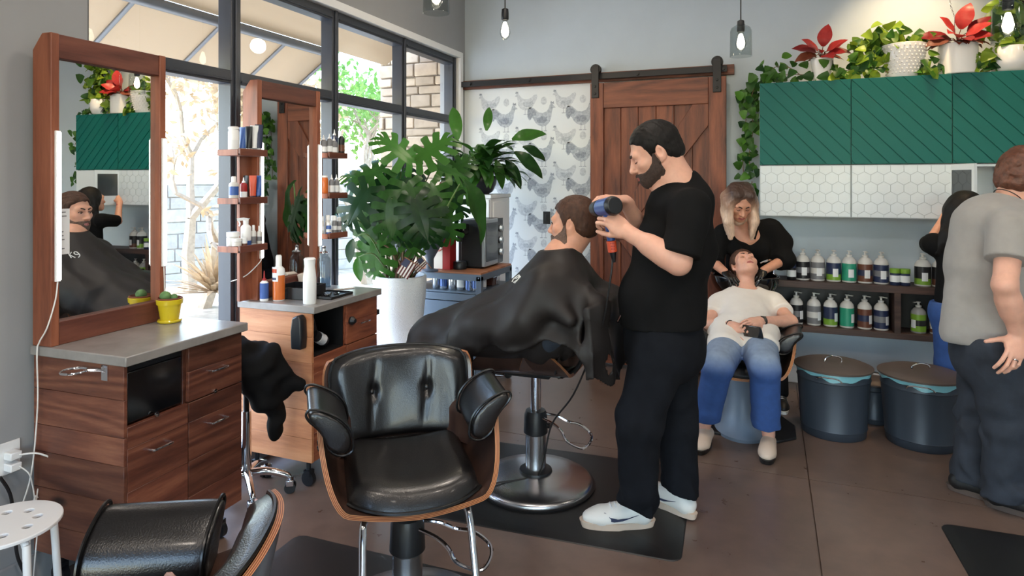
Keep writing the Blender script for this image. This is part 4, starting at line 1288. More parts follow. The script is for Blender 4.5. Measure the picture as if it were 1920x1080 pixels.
bottle('tonic_bottle', 'clear bottle with blue label on the middle left mirror shelf', 'bottle', sh(.09, -.13, 1), .023, .125, 'bottle_milk', 'white_plastic', G, band=('blue_label', .25, .6))
bottle('nozzle_bottle', 'small red bottle with white tip on the middle left mirror shelf', 'bottle', sh(.10, -.075, 1), .017, .12, 'red_box', 'white_plastic', G, kind='nozzle', band=('label_white', .12, .4))
squeeze_tube('hair_product_tube', 'black squeeze tube on the middle left mirror shelf', sh(.08, -.04, 1), .014, .13, 'black_label', 'black_plastic', G)
squeeze_tube('hair_product_tube', 'salmon squeeze tube on the middle left mirror shelf', sh(.115, -.028, 1), .015, .13, 'red_orange', 'navy_label', G, .5)
squeeze_tube('hair_product_tube', 'slate-blue squeeze tube on the middle left mirror shelf', sh(.125, .0, 1), .015, .13, 'blue_label', 'navy_label', G, .2)
bottle('cream_jar', 'white lidded jar on the bottom left mirror shelf', 'jar', sh(.075, -.12, 2), .03, .085, 'bottle_milk', 'white_plastic', G, kind='jar')
bottle('cream_jar', 'small pale jar at the outer corner of the bottom left mirror shelf', 'jar', sh(.115, -.135, 2), .022, .055, 'bottle_milk', 'white_plastic', G, kind='jar', band=('brown_label', .1, .35))
bottle('dropper_box', 'narrow white bottle in front of the white jar on the bottom left shelf', 'bottle', sh(.135, -.105, 2), .013, .06, 'label_white', 'label_white', G, capr=.9, band=('brown_label', .2, .5))
bottle('spray_bottle', 'white trigger spray bottle on the bottom left mirror shelf', 'bottle', sh(.1, -.06, 2), .025, .155, 'white_plastic', 'white_plastic', G, kind='spray', band=('blue_label', .05, .25), rz=-2.4)
bottle('serum_bottle', 'pale serum bottle right of the trigger spray, bottom left shelf', 'bottle', sh(.115, -.024, 2), .014, .115, 'bottle_milk', 'white_plastic', G, band=('grey_label', .2, .5))
bottle('serum_bottle', 'second pale serum bottle against the mirror frame, bottom left shelf', 'bottle', sh(.13, .002, 2), .013, .11, 'bottle_milk', 'white_plastic', G, band=('grey_label', .3, .5))
for k, (x, y, h, m, d) in enumerate(((.10, .555, .125, 'grey_label', 'first grey'), (.115, .59, .135, 'grey_label', 'second grey'), (.13, .615, .12, 'grey_label', 'third grey'), (.11, .645, .165, 'navy_label', 'tall dark-blue'), (.135, .68, .16, 'black_label', 'tall black'))):
    bottle('shampoo_bottle', d + ' bottle with white cap on the top right mirror shelf', 'bottle', sh(x, y, 0, True), .02, h, m, 'white_plastic', G, band=('label_white' if k < 3 else 'brown_label', .2, .45), kind='nozzle')
bottle('oil_bottle', 'amber-orange bottle on the middle right mirror shelf', 'bottle', sh(.10, .56, 1, True), .024, .125, 'amber', 'white_plastic', G, capr=.8, neck=.85)
for k, (x, y) in enumerate(((.12, .605), (.125, .645))):
    bottle('oil_bottle', ('grey pointed-cap bottle beside the amber one' if k == 0 else 'grey pointed-cap bottle at the outer end') + ', middle right shelf', 'bottle', sh(x, y, 1, True), .018, .13, 'grey_label', 'white_plastic', G, kind='nozzle', band=('label_white', .2, .5))
for k, (x, y, h) in enumerate(((.09, .55, .12), (.125, .57, .085), (.10, .595, .125), (.13, .62, .12), (.10, .645, .12), (.125, .67, .11))):
    bottle('mini_bottle', ['clear mini bottle against the mirror frame', 'short blue-labelled mini bottle', 'third mini bottle with a tall white cap', 'fourth mini bottle with grey label', 'fifth mini bottle with tall cap', 'outermost mini bottle'][k] + ', bottom right mirror shelf', 'bottle', sh(x, y, 2, True), .0155, h, ['bottle_milk', 'blue_label', 'bottle_milk', 'grey_label', 'bottle_milk', 'grey_label'][k], 'white_plastic', G, capr=.75, band=('label_white', .3, .5))
# on the second countertop
CT = .9252
bottle('glue_bottle', 'small blue-labelled white bottle with red tip on the pine station', 'bottle', on(st2, .135, .03, CT), .022, .155, 'white_plastic', 'red_box', kind='nozzle', band=('blue_label', .08, .6), neck=.62)
_sb = bottle('spray_bottle', 'orange spray bottle with white shoulders beside the blue-labelled bottle', 'bottle', on(st2, .19, .075, CT), .031, .235, 'white_plastic', 'white_plastic', band=('amber', .02, .56), neck=.70)
mb = MB(); mb.grid(lambda u, v: Vector((.0322 * math.sin(-.9 + 1.5 * u), -.0322 * math.cos(-.9 + 1.5 * u), .10 + .075 * v)), 6, 1); mb.mat(1); mb.grid(lambda u, v: Vector((.0324 * math.sin(-.7 + 1.1 * u), -.0324 * math.cos(-.7 + 1.1 * u), .145 + .02 * v)), 6, 1); mb.mat(2); mb.grid(lambda u, v: Vector((.0324 * math.sin(-.6 + .9 * u), -.0324 * math.cos(-.6 + .9 * u), .108 + .012 * v)), 6, 1); mb.build('front_label', ['label_white', 'red_orange', 'navy_label'], _sb, loc=None)
mb = MB(); mb.lathe([(.031, 0), (.033, .003), (.033, .13), (.029, .165), (.026, .19), (.028, .215), (.03, .225), (.024, .232), (0, .234)], n=24)
mist = mb.build('mist_bottle', 'white_plastic'); mist.location = on(st2, .405, .055, CT); tag(mist, 'slim white continuous-mist bottle at the pine station front corner', 'bottle')
def tray(name, label, loc_, d, rz, m='black_plastic', th=.006):
    t = thing(name, label, 'tray', loc_, rz)
    x, y, z = d
    mb = MB(); mb.span((-x / 2, -y / 2, 0), (x / 2, y / 2, th)); mb.build('tray_base', m, t, bevel=.002)
    for a, b in (((-x / 2, -y / 2, 0), (-x / 2 + th, y / 2, z)), ((x / 2 - th, -y / 2, 0), (x / 2, y / 2, z)), ((-x / 2, -y / 2, 0), (x / 2, -y / 2 + th, z)), ((-x / 2, y / 2 - th, 0), (x / 2, y / 2, z))):
        mb = MB(); mb.span(a, b); mb.build('tray_side', m, t, bevel=.002)
    return t
tray('tool_box', 'open black box of combs on the pine station', on(st2, .22, .20, CT), (.20, .19, .062), R_(4))
mb = MB(); mb.span((-.1, -.004, 0), (.1, .004, .03)); 
for k in range(26): mb.span((-.095 + .0075 * k, -.002, .03), (-.0915 + .0075 * k, .002, .05))
o = mb.build('hair_comb', 'black_plastic'); o.location = on(st2, .24, .17, CT + .0075); o.rotation_euler = (R_(8), 0, R_(70)); tag(o, 'black comb standing in the open black box', 'comb')
tray('clipper_tray', 'shallow black tray of clipper parts on the pine station', on(st2, .36, .27, CT), (.17, .2, .014), R_(2))
G2 = 'clipper guards in the shallow tray'
for k, (dx, dy) in enumerate(((-.04, -.05), (0, -.02), (.03, .03), (-.03, .03), (.02, -.06))):
    mb = MB(); mb.span((-.018, -.01, 0), (.018, .01, .008))
    for j in range(6): mb.span((-.016 + .006 * j, .01, .001), (-.0135 + .006 * j, .02, .005))
    o = mb.build('clipper_guard', 'chrome' if k % 2 else 'black_gloss', bevel=.001); o.location = on(st2, .36 + dx, .27 + dy, CT + .0065); o.rotation_euler = (0, 0, k * 1.1)
    tag(o, ['black clipper guard at the near corner of the shallow tray', 'chrome clipper guard in the middle of the shallow tray', 'black clipper guard at the far right of the shallow tray', 'chrome clipper guard at the far left of the shallow tray', 'black clipper guard at the tray edge nearest the mist bottle'][k], 'clipper guard', G2)
def glass_vase(label, p, r, h):
    t = thing('glass_jar', label, 'jar', p)
    mb = MB(); mb.lathe([(r * .9, 0), (r, .004), (r, h * .8), (r * .8, h * .9), (r * .6, h * .94), (r * .66, h), (r * .6, h), (r * .52, h * .94), (r * .75, h * .89), (r - .003, h * .79), (r - .003, .008), (0, .008)], n=24, cap=False); mb.build('glass_body', 'jar_glass', t)
    mb = MB(); mb.lathe([(r * .94, .0085), (r * .94, h * .3)], n=20); mb.build('liquid', glass_mat('blue_sanitiser', (.72, .84, .95)), t)
    mb = MB(); mb.lathe([(r * .5, h), (r * .72, h + .006), (r * .3, h + .014), (r * .2, h + .03), (r * .28, h + .04), (0, h + .045)], n=18); mb.build('stopper', 'chrome', t)
    return t
glass_vase('tall clear glass jar with metal lid at the mirror foot', on(st2, .17, .47, CT), .04, .20)
mb = MB(); mb.span((-.02, -.03, 0), (.02, .03, .1)); o = mb.build('paper_packet', 'cream_card', bevel=.004); o.location = on(st2, .13, .36, CT); o.rotation_euler = (0, R_(-12), R_(20)); tag(o, 'small cream paper packet leaning at the mirror foot', 'packet')
mb = MB(); mb.span((-.06, -.012, 0), (.06, .012, .005)); o = mb.build('nail_file', 'cream_card', bevel=.002); o.location = on(st2, .30, .48, CT); o.rotation_euler = (0, 0, R_(60)); tag(o, 'flat pale strip lying at the far end of the pine station', 'comb')
# dryer hanging inside the open bay
t = thing('hair_dryer', 'black hair dryer with white tag hanging in the pine station bay', 'hair dryer', on(st2, x2 - .06, .125, .755))
mb = MB(); mb.cyl((0, -.045, .01), (0, .055, -.05), .028, .024); mb.build('barrel', 'black_plastic', t)
mb = MB(); mb.cyl((0, -.02, .0), (.0, -.05, .09), .014, .011); mb.build('grip', 'black_plastic', t)
mb = MB(); mb.cyl((.0, -.005, -.014), (.0, .035, -.038), .0295); mb.build('white_tag', 'label_white', t)
mb = MB(); mb.tube([(0, -.05, .09), (0, -.045, .105), (0, -.03, .12)], .004, 6, smooth=4); mb.build('cord', 'cord_black', t)
# yellow pot on the near station
yp = thing('cactus_pot', 'yellow glazed pot with small cactus on the near station', 'potted plant', on(st1, .155, .475, CT))
mb = MB(); mb.lathe([(.036, 0), (.047, .002), (.05, .008), (.047, .013), (.037, .014), (.04, .03), (.047, .075), (.048, .08), (.053, .081), (.0545, .1), (.05, .103), (.047, .1), (.047, .088)], n=30, cap=False); mb.lathe([(0, 0), (.036, 0)], n=30, cap=False); mb.build('pot', 'yellow', yp)
mb = MB(); mb.lathe([(.0475, .086), (.051, .1), (.052, .1075), (.047, .109), (.046, .098), (0, .094)], n=30, cap=False); mb.build('brown_rim', 'terracotta', yp)
mb = MB(); mb.ball((-.012, -.012, .115), (.026, .022, .022), 14); mb.ball((.015, .01, .108), (.016, .015, .016), 12); mb.build('cactus', 'cactus', yp)

# ------------------------------------------------------------------ low white stool, outlet and cords by the left wall
ws = thing('perforated_stool', 'round white stool with holes in its seat, at the left wall', 'stool', (-2.06, 1.20, 0))
wsc = atz(9, 982, .45); ws.location = (wsc.x, wsc.y, 0)
def disc_holes():
    mb = MB()
    bm = bmesh.new()
    R, r = .155, .0135
    hs = [(.085 * math.cos(k * 2 * PI / 8 + .2), .085 * math.sin(k * 2 * PI / 8 + .2)) for k in range(8)]
    n = 16
    # rings around holes joined by a triangle fill
    outer = [bm.verts.new((R * math.cos(2 * PI * i / 48), R * math.sin(2 * PI * i / 48), .45)) for i in range(48)]
    edges = [bm.edges.new((outer[i], outer[(i + 1) % 48])) for i in range(48)]
    for x, y in hs:
        vs = [bm.verts.new((x + r * math.cos(2 * PI * i / n), y + r * math.sin(2 * PI * i / n), .45)) for i in range(n)]
        edges += [bm.edges.new((vs[i], vs[(i + 1) % n])) for i in range(n)]
    bmesh.ops.triangle_fill(bm, use_beauty=True, use_dissolve=False, edges=edges)
    for f in list(bm.faces):
        c = f.calc_center_median()
        if any((c.x - x) ** 2 + (c.y - y) ** 2 < (r * .85) ** 2 for x, y in hs): bm.faces.remove(f)
    bmesh.ops.recalc_face_normals(bm, faces=bm.faces[:])
    if bm.faces and sum(f.normal.z for f in bm.faces) < 0: bmesh.ops.reverse_faces(bm, faces=bm.faces[:])
    ret = bmesh.ops.extrude_face_region(bm, geom=bm.faces[:])
    bmesh.ops.translate(bm, verts=[v for v in ret['geom'] if isinstance(v, bmesh.types.BMVert)], vec=(0, 0, -.012))
    bmesh.ops.recalc_face_normals(bm, faces=bm.faces[:])
    me = bpy.data.meshes.new('seat'); bm.to_mesh(me); bm.free(); me.materials.append(M['white']); return me
so = obj('seat', disc_holes(), ws)
q = so.modifiers.new('bevel', 'BEVEL'); q.width = .003; q.segments = 2; q.limit_method = 'ANGLE'; q.angle_limit = R_(50)
for k in range(4):
    a = R_(-8 + 90 * k)
    d = Vector((math.cos(a), math.sin(a), 0)); 
    mb = MB(); mb.tube([d * .07 + Vector((0, 0, .430)), d * .118 + Vector((0, 0, .43)), d * .136 + Vector((0, 0, .415)), d * .142 + Vector((0, 0, .38)), d * .165 + Vector((0, 0, .0))], .0115, 10, smooth=5); mb.build('leg', 'white', ws)
ol = thing('wall_outlet', 'white wall outlet with two chargers low on the left wall', 'outlet', (WX, 1.44, 0))
oc = atx(15, 858, WX); ol.location = (WX, oc.y, oc.z)
mb = MB(); mb.span((0, -.04, -.06), (.006, .04, .06)); mb.build('cover_plate', 'white_plastic', ol, bevel=.003)
for z in (.014, -.028):
    mb = MB(); mb.span((.0065, -.02, z - .014), (.05, .02, z + .014)); mb.build('charger_plug', 'white_plastic', ol, bevel=.004)
oy, oz = oc.y, oc.z
mb = MB(); mb.tube([(WX + .05, oy + .01, oz + .014), (WX + .09, oy + .05, oz + .01), (WX + .11, oy + .10, oz - .04), (WX + .10, oy + .105, oz - .12), (WX + .06, oy + .08, oz - .17), (WX + .03, oy + .07, oz - .2), (WX + .02, oy + .05, .0035)], .0035, 6, smooth=8)
tag(mb.build('charging_cord', 'cord_white'), 'white charging cord looping from the upper plug at the left wall', 'cord')
mb = MB(); mb.tube([(WX + .05, oy + .01, oz - .028), (WX + .07, oy + .03, oz - .06), (WX + .06, oy + .05, oz - .12), (WX + .06, oy + .06, oz - .18), (WX + .05, oy + .075, oz - .14), (WX + .05, oy + .08, oz - .2), (WX + .04, oy + .06, .003)], .0025, 6, smooth=8)
tag(mb.build('charging_cord', 'cord_white'), 'thin white charging cord hanging from the lower plug at the left wall', 'cord')
bc = [atx(0, 895, WX + .03), atx(20, 930, WX + .03), atx(28, 1000, WX + .04), atx(35, 1050, WX + .05)]
mb = MB(); mb.tube(bc + [Vector((WX + .06, bc[-1].y + .05, .006))], .006, 8, smooth=8)
tag(mb.build('power_cord', 'cord_black'), 'thick black power cord running down the left wall behind the white stool', 'cord')

# ------------------------------------------------------------------ plant bench, monstera, cart corner
bn = thing('plant_bench', 'low white bench under the monstera pot by the window', 'bench', (-2.33, 3.78, 0))
mb = MB(); mb.span((-.24, -.3, .38), (.35, .22, .42)); mb.build('bench_top', 'white', bn, bevel=.004)
for x in (-.21, .30):
    mb = MB(); mb.span((x, -.28, 0), (x + .03, .2, .38)); mb.build('bench_side', 'white', bn, bevel=.003)

# ================================================================== plants
def lance_leaf(name, L, W, droop, mats, n=9, fold=.25, wav=0.0, prof=None):
    mb = MB()
    prof = prof or (lambda t: math.sin(PI * min(1, t * .96 + .04)) ** .8 * (1 - .25 * t))
    def f(u, v):
        t = v; s = (u - .5) * 2
        a = droop * t
        y = L * (math.sin(a) / droop if droop else t); z = -L * ((1 - math.cos(a)) / droop if droop else 0)
        w = W * .5 * max(.01, prof(t))
        return Vector((s * w, y, z + abs(s) * w * fold + wav * math.sin(9 * t + s) * w))
    mb.grid(f, 4, n)
    return mb.mesh(name, mats, angle=80)
def heart_prof(t):
    return (1 - t) ** .55 * min(1, (t + .015) / .16) ** .5 * 1.15 if t < .999 else .01
def monstera_leaf(name, L, seed, mats='monstera'):
    rnd = random.Random(seed)
    mb = MB()
    nl = 6
    def P(t, s, side):
        th = R_(142 - 122 * t ** .8)
        W = L * .56 * (math.sin(PI * (t * .8 + .17)) ** .7) * (1 if t < .9 else .9)
        x = s * W * math.sin(th); y = L * .92 * t + s * W * math.cos(th)
        z = -.16 * L * (max(0, y) / L) ** 2 - .13 * L * s * s + .05 * L * s + .015 * L * math.sin(14 * t) * s
        return Vector((side * x, y, z))
    for side in (-1, 1):
        M_ = 18
        vs, fs = [], []
        S = (0, .14, .28)
        for i in range(M_ + 1):
            for s in S: vs.append(P(i / M_, s, side))
        for i in range(M_):
            for j in range(2):
                q = (i * 3 + j, i * 3 + j + 1, (i + 1) * 3 + j + 1, (i + 1) * 3 + j)
                fs.append(q if side > 0 else q[::-1])
        mb.add(vs, fs)
        for l in range(nl):
            a, b = l / nl, (l + 1) / nl
            vs, fs = [], []
            SS = (.28, .46, .68, .88, 1.0)
            for j, s in enumerate(SS):
                g = (0, .30, .36, .40, .56)[j] if l < nl - 1 else (0, .14, .2, .26, .4)[j]
                for i in range(4):
                    t = a + (b - a) * (g * .5 + (1 - g) * i / 3)
                    vs.append(P(min(1, t), s, side))
            for j in range(4):
                for i in range(3):
                    q = (j * 4 + i, (j + 1) * 4 + i, (j + 1) * 4 + i + 1, j * 4 + i + 1)
                    fs.append(q if side > 0 else q[::-1])
            mb.add(vs, fs)
    return mb.mesh(name, mats, angle=80)
def orient(p, tip, nrm):
    y = Vector(tip).normalized(); z = Vector(nrm); z = (z - y * z.dot(y)).normalized(); x = y.cross(z)
    return Matrix((x, y, z)).transposed().to_4x4(), Vector(p)
def put_leaf(nm, me, parent, p, tip, nrm, k=1.0):
    m, p = orient(p, tip, nrm)
    o = obj(nm, me, parent)
    o.matrix_local = Matrix.Translation(p - Vector(parent.location)) @ m @ Matrix.Scale(k, 4)
    return o

def wavy_pot_mat():
    t = NT('ripple_white_pot')
    t.set('Base Color', lin(232, 235, 236)); t.set('Roughness', 0.4)
    co = t.n('Mapping', {'Vector': t.n('TexCoord').outputs['Object'], 'Scale': (14, 14, 26)})
    nz = t.n('TexNoise', {'Vector': co.outputs[0], 'Scale': 1.6, 'Detail': 1.0, 'Distortion': 2.2})
    m = t.n('Math', {0: nz.outputs[0], 1: 30.0}, operation='MULTIPLY'); s = t.n('Math', {0: m.outputs[0]}, operation='SINE')
    t.bump(s.outputs[0], .3, .006)
    return t.m
M['ripple_pot'] = wavy_pot_mat()

mo = thing('potted_monstera', 'large monstera in a tall rippled white pot by the window', 'potted plant', (-2.305, 3.765, .42))
mb = MB(); mb.lathe([(.105, 0), (.118, .006), (.128, .06), (.15, .2), (.166, .35), (.172, .47), (.17, .49), (.16, .492), (.158, .47), (.15, .44)], n=40, cap=False); mb.lathe([(0, 0), (.105, 0)], n=40, cap=False)
mb.build('pot', 'ripple_pot', mo)
mb = MB(); mb.grid(lambda u, v: Vector((.158 * v * math.cos(2 * PI * u), .158 * v * math.sin(2 * PI * u), .455 + .02 * math.sin(7 * u * 2 * PI) * v * (1 - v) + .02 * (1 - v))), 24, 5, wrap=True); mb.build('soil', 'soil', mo)
ml = [monstera_leaf('monstera_leaf_%s' % c, .36, i) for i, c in enumerate('abc')]
PT = Vector((-2.305, 3.765, .885))
def fan_dir(du, dv, df): return RGT * du - UPV * dv + FWD * df
MON = [  # u, v (leaf base), depth, size, tip direction on view (right, down, away), normal
    (782, 300, 4.30, 1.05, (.55, -.45, .1), (0, -.6, -.6)), (772, 305, 4.28, .95, (-.5, -.5, -.1), (0, -.7, -.5)), (722, 315, 4.22, .9, (-.7, .25, -.2), (0, -.7, -.6)),
    (690, 352, 4.10, 1.0, (-.45, .8, -.2), (-.1, -.4, -.9)), (712, 405, 4.22, 1.1, (-.45, .75, .25), (-.2, -.2, -.9)), (735, 372, 4.02, 1.05, (.02, .95, -.2), (0, -.4, -.9)),
    (762, 345, 4.10, .95, (.2, .8, -.3), (.2, -.5, -.8)), (778, 372, 4.02, 1.0, (.3, .85, -.2), (.1, -.4, -.9)), (742, 340, 4.20, 1.0, (-.3, .7, -.3), (0, -.6, -.8)),
    (805, 345, 4.15, 1.0, (.35, .7, -.3), (.2, -.5, -.8)), (826, 352, 4.22, .95, (.6, .6, -.1), (.2, -.6, -.7)), (845, 345, 4.30, .8, (.75, .35, .1), (.1, -.8, -.5)),
    (800, 385, 4.05, .9, (.1, .9, -.25), (0, -.3, -.9)), (822, 392, 4.12, .85, (.45, .8, 0), (.1, -.4, -.9)), (760, 395, 4.05, .9, (-.15, .95, -.1), (-.1, -.3, -.95)),
    (715, 440, 4.25, 1.05, (-.65, .65, .1), (-.2, -.3, -.9)), (704, 455, 4.2, .95, (-.1, .9, .2), (-.2, -.3, -.9)), (648, 402, 4.15, .6, (-.6, .6, .1), (0, -.6, -.7)),
    (790, 330, 4.35, .9, (.1, .6, .4), (0, -.8, -.4)), (752, 322, 4.36, .9, (-.2, .5, .4), (0, -.8, -.4)), (770, 420, 4.12, .7, (.1, .9, 0), (0, -.3, -.9)), (838, 330, 4.4, .8, (.4, -.4, .2), (0, -.7, -.6)),
    (688, 330, 4.25, .8, (-.8, -.1, .1), (0, -.8, -.5)), (812, 312, 4.34, .85, (.5, .1, .1), (0, -.8, -.5)), (768, 408, 4.3, .85, (.3, .8, .2), (0, -.5, -.8))]
rnd = random.Random(5)
for k, (u, v, d, s, t, n) in enumerate(MON):
    p = at(u, v, d)
    put_leaf('leaf', ml[k % 3], mo, p, fan_dir(*t), fan_dir(n[0], n[1], n[2]), s * rnd.uniform(.66, .86))
    b = PT + Vector((rnd.uniform(-.06, .06), rnd.uniform(-.06, .06), 0))
    q = b.lerp(p, .5) + Vector((rnd.uniform(-.04, .04), rnd.uniform(-.04, .04), .08))
    mb = MB(); mb.tube([x - Vector(mo.location) for x in (b, q, p)], (.008, .004), 6, smooth=5); mb.build('petiole', 'stem' if k % 4 else 'dry_stem', mo)
plain = lance_leaf('plain_leaf', .17, .085, .5, 'monstera', fold=.2)
for u, v, d, t in ((663, 448, 4.1, (-.3, .9, 0)), (672, 482, 4.06, (-.05, 1, 0))):
    put_leaf('small_leaf', plain, mo, at(u, v, d), fan_dir(*t), fan_dir(-.3, -.2, -.9))
    mb = MB(); mb.tube([x - Vector(mo.location) for x in (PT + Vector((-.08, 0, 0)), at(u + 30, v - 5, d), at(u, v, d))], (.006, .003), 6, smooth=5); mb.build('petiole', 'stem', mo)
longl = lance_leaf('drooping_leaf', .46, .16, .9, 'monstera', fold=.35, wav=.3)
put_leaf('long_leaf', longl, mo, at(870, 338, 4.15), fan_dir(.5, .75, -.15), fan_dir(.6, -.5, -.6))
mb = MB(); mb.tube([x - Vector(mo.location) for x in (PT + Vector((.06, 0, 0)), at(815, 430, 4.1), at(862, 345, 4.12))], (.009, .005), 6, smooth=6); mb.build('petiole', 'stem', mo)
for k in range(16):   # woody bases and aerial roots
    a = rnd.uniform(0, 2 * PI); r = rnd.uniform(.02, .13)
    b = Vector((r * math.cos(a), r * math.sin(a), .46))
    mb = MB(); mb.tube([b, b + Vector((rnd.uniform(-.06, .06), rnd.uniform(-.06, .06), rnd.uniform(.05, .1))), b + Vector((rnd.uniform(-.12, .12), rnd.uniform(-.1, .1), rnd.uniform(.08, .26)))], (.011, .006), 6, smooth=4); mb.build('woody_root', 'dry_stem', mo)
M['flag_red'] = pmat('dark_red_stripe', (92, 40, 42), .7); M['flag_white'] = pmat('flag_white', (228, 224, 218), .7); M['flag_blue'] = pmat('flag_blue', (58, 66, 92), .7)
def stick_flag(label, p, rot, k):
    t = thing('stick_flag', label, 'flag', p)
    t.rotation_euler = rot
    mb = MB()
    for i in range(9):
        mb.mat(0 if i % 2 == 0 else 1); x = -.045 * k + .01 * k * i
        mb.add([(x, 0, -.11 * k), (x + .01 * k, 0, -.11 * k), (x + .01 * k, .004 * math.sin(i), 0), (x, .004 * math.sin(i - 1), 0)], [(0, 1, 2, 3)])
    mb.mat(2); mb.add([(-.046 * k, -.0012, -.05 * k), (0, -.0012, -.05 * k), (0, -.0012, 0), (-.046 * k, -.0012, 0)], [(0, 1, 2, 3)])
    mb.build('cloth', ['flag_red', 'flag_white', 'flag_blue'], t, smooth=False, solid=.001)
    mb = MB(); mb.cyl((-.047 * k, 0, .004), (.1 * k, 0, .004), .0025, n=6); mb.build('stick', 'cart_wood', t)
stick_flag('small striped flag with blue corner hanging over the white pot rim', at(770, 490, 4.13), (0, R_(32), CAM_A), 1.0)
stick_flag('second small striped flag behind the first, at the pot\'s right rim', at(795, 488, 4.22), (0, R_(50), CAM_A + .5), .75)

# peace lily in a dark pot
pl = thing('potted_lily', 'leafy green lily in a dark round pot on the white cabinet', 'potted plant', (0, 0, 0))
plc = at(903, 350, 5.3); pl.location = (plc.x, plc.y, plc.z - .06)
mb = MB(); mb.lathe([(.06, 0), (.09, .02), (.12, .08), (.128, .13), (.122, .15), (.112, .15), (.115, .12), (0, .11)], n=30); mb.build('pot', 'dark_pot', pl)
lm = [lance_leaf('lily_leaf_a', .36, .125, 1.4, 'lily', wav=.2), lance_leaf('lily_leaf_b', .32, .115, 1.0, 'lily', wav=.25), lance_leaf('lily_leaf_c', .28, .105, 1.7, 'lily', wav=.2)]
rnd = random.Random(8)
L0 = Vector(pl.location) + Vector((0, 0, .13))
for k in range(96):
    a = rnd.uniform(0, 2 * PI); e = rnd.uniform(-.1, 1.2)
    d = Vector((math.cos(a) * math.cos(e), math.sin(a) * math.cos(e) , math.sin(e)))
    st = rnd.uniform(.06, .2)
    p = L0 + d * st + Vector((0, 0, .03))
    put_leaf('leaf', lm[k % 3], pl, p, d + Vector((0, 0, -.1)), Vector((-d.x, -d.y, 1.2)), rnd.uniform(.7, 1.0))
    mb = MB(); mb.tube([L0 - Vector(pl.location), L0 - Vector(pl.location) + d * st * .5 + Vector((0, 0, .02)), p - Vector(pl.location)], (.004, .003), 5); mb.build('stalk', 'stem', pl)
for u, v, t, s in ((858, 262, (-.1, -1, 0), 1.05), (912, 245, (.12, -1, 0), .75), (960, 262, (.9, -.35, -.1), 1.0), (965, 285, (.8, .5, -.2), 1.05), (948, 300, (.6, .8, -.2), .9), (840, 272, (-.8, .1, -.1), .9), (930, 300, (.3, .9, -.3), .8), (875, 290, (-.3, .8, -.4), .9), (980, 275, (.9, .3, 0), .8)):
    put_leaf('leaf', lm[1], pl, at(u, v, 5.15), fan_dir(*t), fan_dir(.1, -.4, -.9), s)
pl_dry = lance_leaf('withered_leaf', .2, .06, 1.2, 'brown_leaf', wav=.6)
for u, v, t in ((848, 325, (-.6, .5, -.3)), (862, 330, (-.2, .8, -.3)), (880, 335, (.1, .9, -.4)), (840, 318, (-.8, .3, 0))):
    put_leaf('withered_leaf', pl_dry, pl, at(u, v, 5.1), fan_dir(*t), fan_dir(0, -.5, -.8))

# ------------------------------------------------------------------ corner: white cabinet, cart, coffee things
tc = thing('tall_cabinet', 'tall narrow white cabinet in the window corner under the lily', 'cabinet', (-2.22, 4.80, 0))
Zt = pl.location.z
mb = MB(); mb.span((-.2, 0, .06), (.2, .4, Zt - .03)); mb.span((-.19, .01, 0), (.19, .39, .06)); mb.build('body', 'white', tc, bevel=.004)
mb = MB(); mb.span((-.21, -.012, Zt - .03), (.21, .41, Zt - .001)); mb.build('top', 'white', tc, bevel=.004)
mb = MB(); mb.span((-.195, -.018, .08), (.195, -.001, Zt - .04)); mb.build('door', 'white', tc, bevel=.003)
mb = MB(); mb.span((.2, .04, .1), (.212, .36, Zt - .06)); mb.build('side_panel', 'white', tc, bevel=.004)
pl.location.x, pl.location.y = plc.x, plc.y
tc.location = (plc.x - .05, plc.y - .16, 0)

CX0, CX1, CY0, CY1 = -2.50, -1.875, 4.12, 4.70
ct = thing('drawer_cart', 'blue-grey steel drawer cart with wooden top in the window corner', 'cart', (0, 0, 0))
mb = MB(); mb.span((CX0, CY0, .872), (CX1, CY1, .897)); mb.build('wood_top', 'cart_wood', ct, bevel=.003)
mb = MB(); mb.span((CX0, CY0 - .004, .84), (CX1, CY0, .885)); mb.span((CX1, CY0 - .004, .84), (CX1 + .004, CY1, .885)); mb.span((CX0, CY1, .84), (CX1, CY1 + .004, .885)); mb.span((CX0 - .004, CY0, .84), (CX0, CY1, .885)); mb.build('top_frame', 'cart', ct, bevel=.002)
for x in (CX0, CX1 - .036):
    for y in (CY0, CY1 - .036):
        mb = MB(); mb.span((x, y - .004, .06), (x + .04, y + .036, .872)); 
        for z in (.86, .70): mb.cyl((x + .02, y - .008, z), (x + .02, y - .003, z), .006, n=8)
        mb.build('post', 'cart', ct, bevel=.002)
mb = MB(); mb.span((CX0 + .004, CY0 + .004, .745), (CX1 - .004, CY1 - .004, .757)); mb.build('bay_floor', 'cart', ct, bevel=.001)
for z0, z1 in ((.69, .742), (.42, .685), (.12, .415)):
    mb = MB(); mb.span((CX0 + .041, CY0 - .002, z0), (CX1 - .041, CY0 + .02, z1)); mb.build('drawer', 'cart', ct, bevel=.003)
mb = MB(); mb.span((CX1 - .008, CY0 + .036, .12), (CX1, CY1 - .036, .742)); mb.build('side_sheet', 'cart', ct); mb = MB(); mb.span((CX0, CY0 + .036, .12), (CX0 + .008, CY1 - .036, .742)); mb.build('side_sheet', 'cart', ct)
for x in (CX0 + .02, CX1 - .02):
    for y in (CY0 + .02, CY1 - .02):
        mb = MB(); mb.cyl((x, y - .012, .03), (x, y + .012, .03), .03); mb.build('caster', 'black_plastic', ct)
mb = MB(); mb.span((CX0 - .03, CY0 + .02, 0.1), (CX0 - .008, CY0 + .3, .84)); tag(mb.build('gap_shade_sheet', 'black_plastic', bevel=.003), 'added dark sheet standing for the shaded gap left of the steel cart', 'panel')  # dark sheet added for the shade in the gap between pot and cart
G3 = 'drink cans in the open bay of the steel cart'
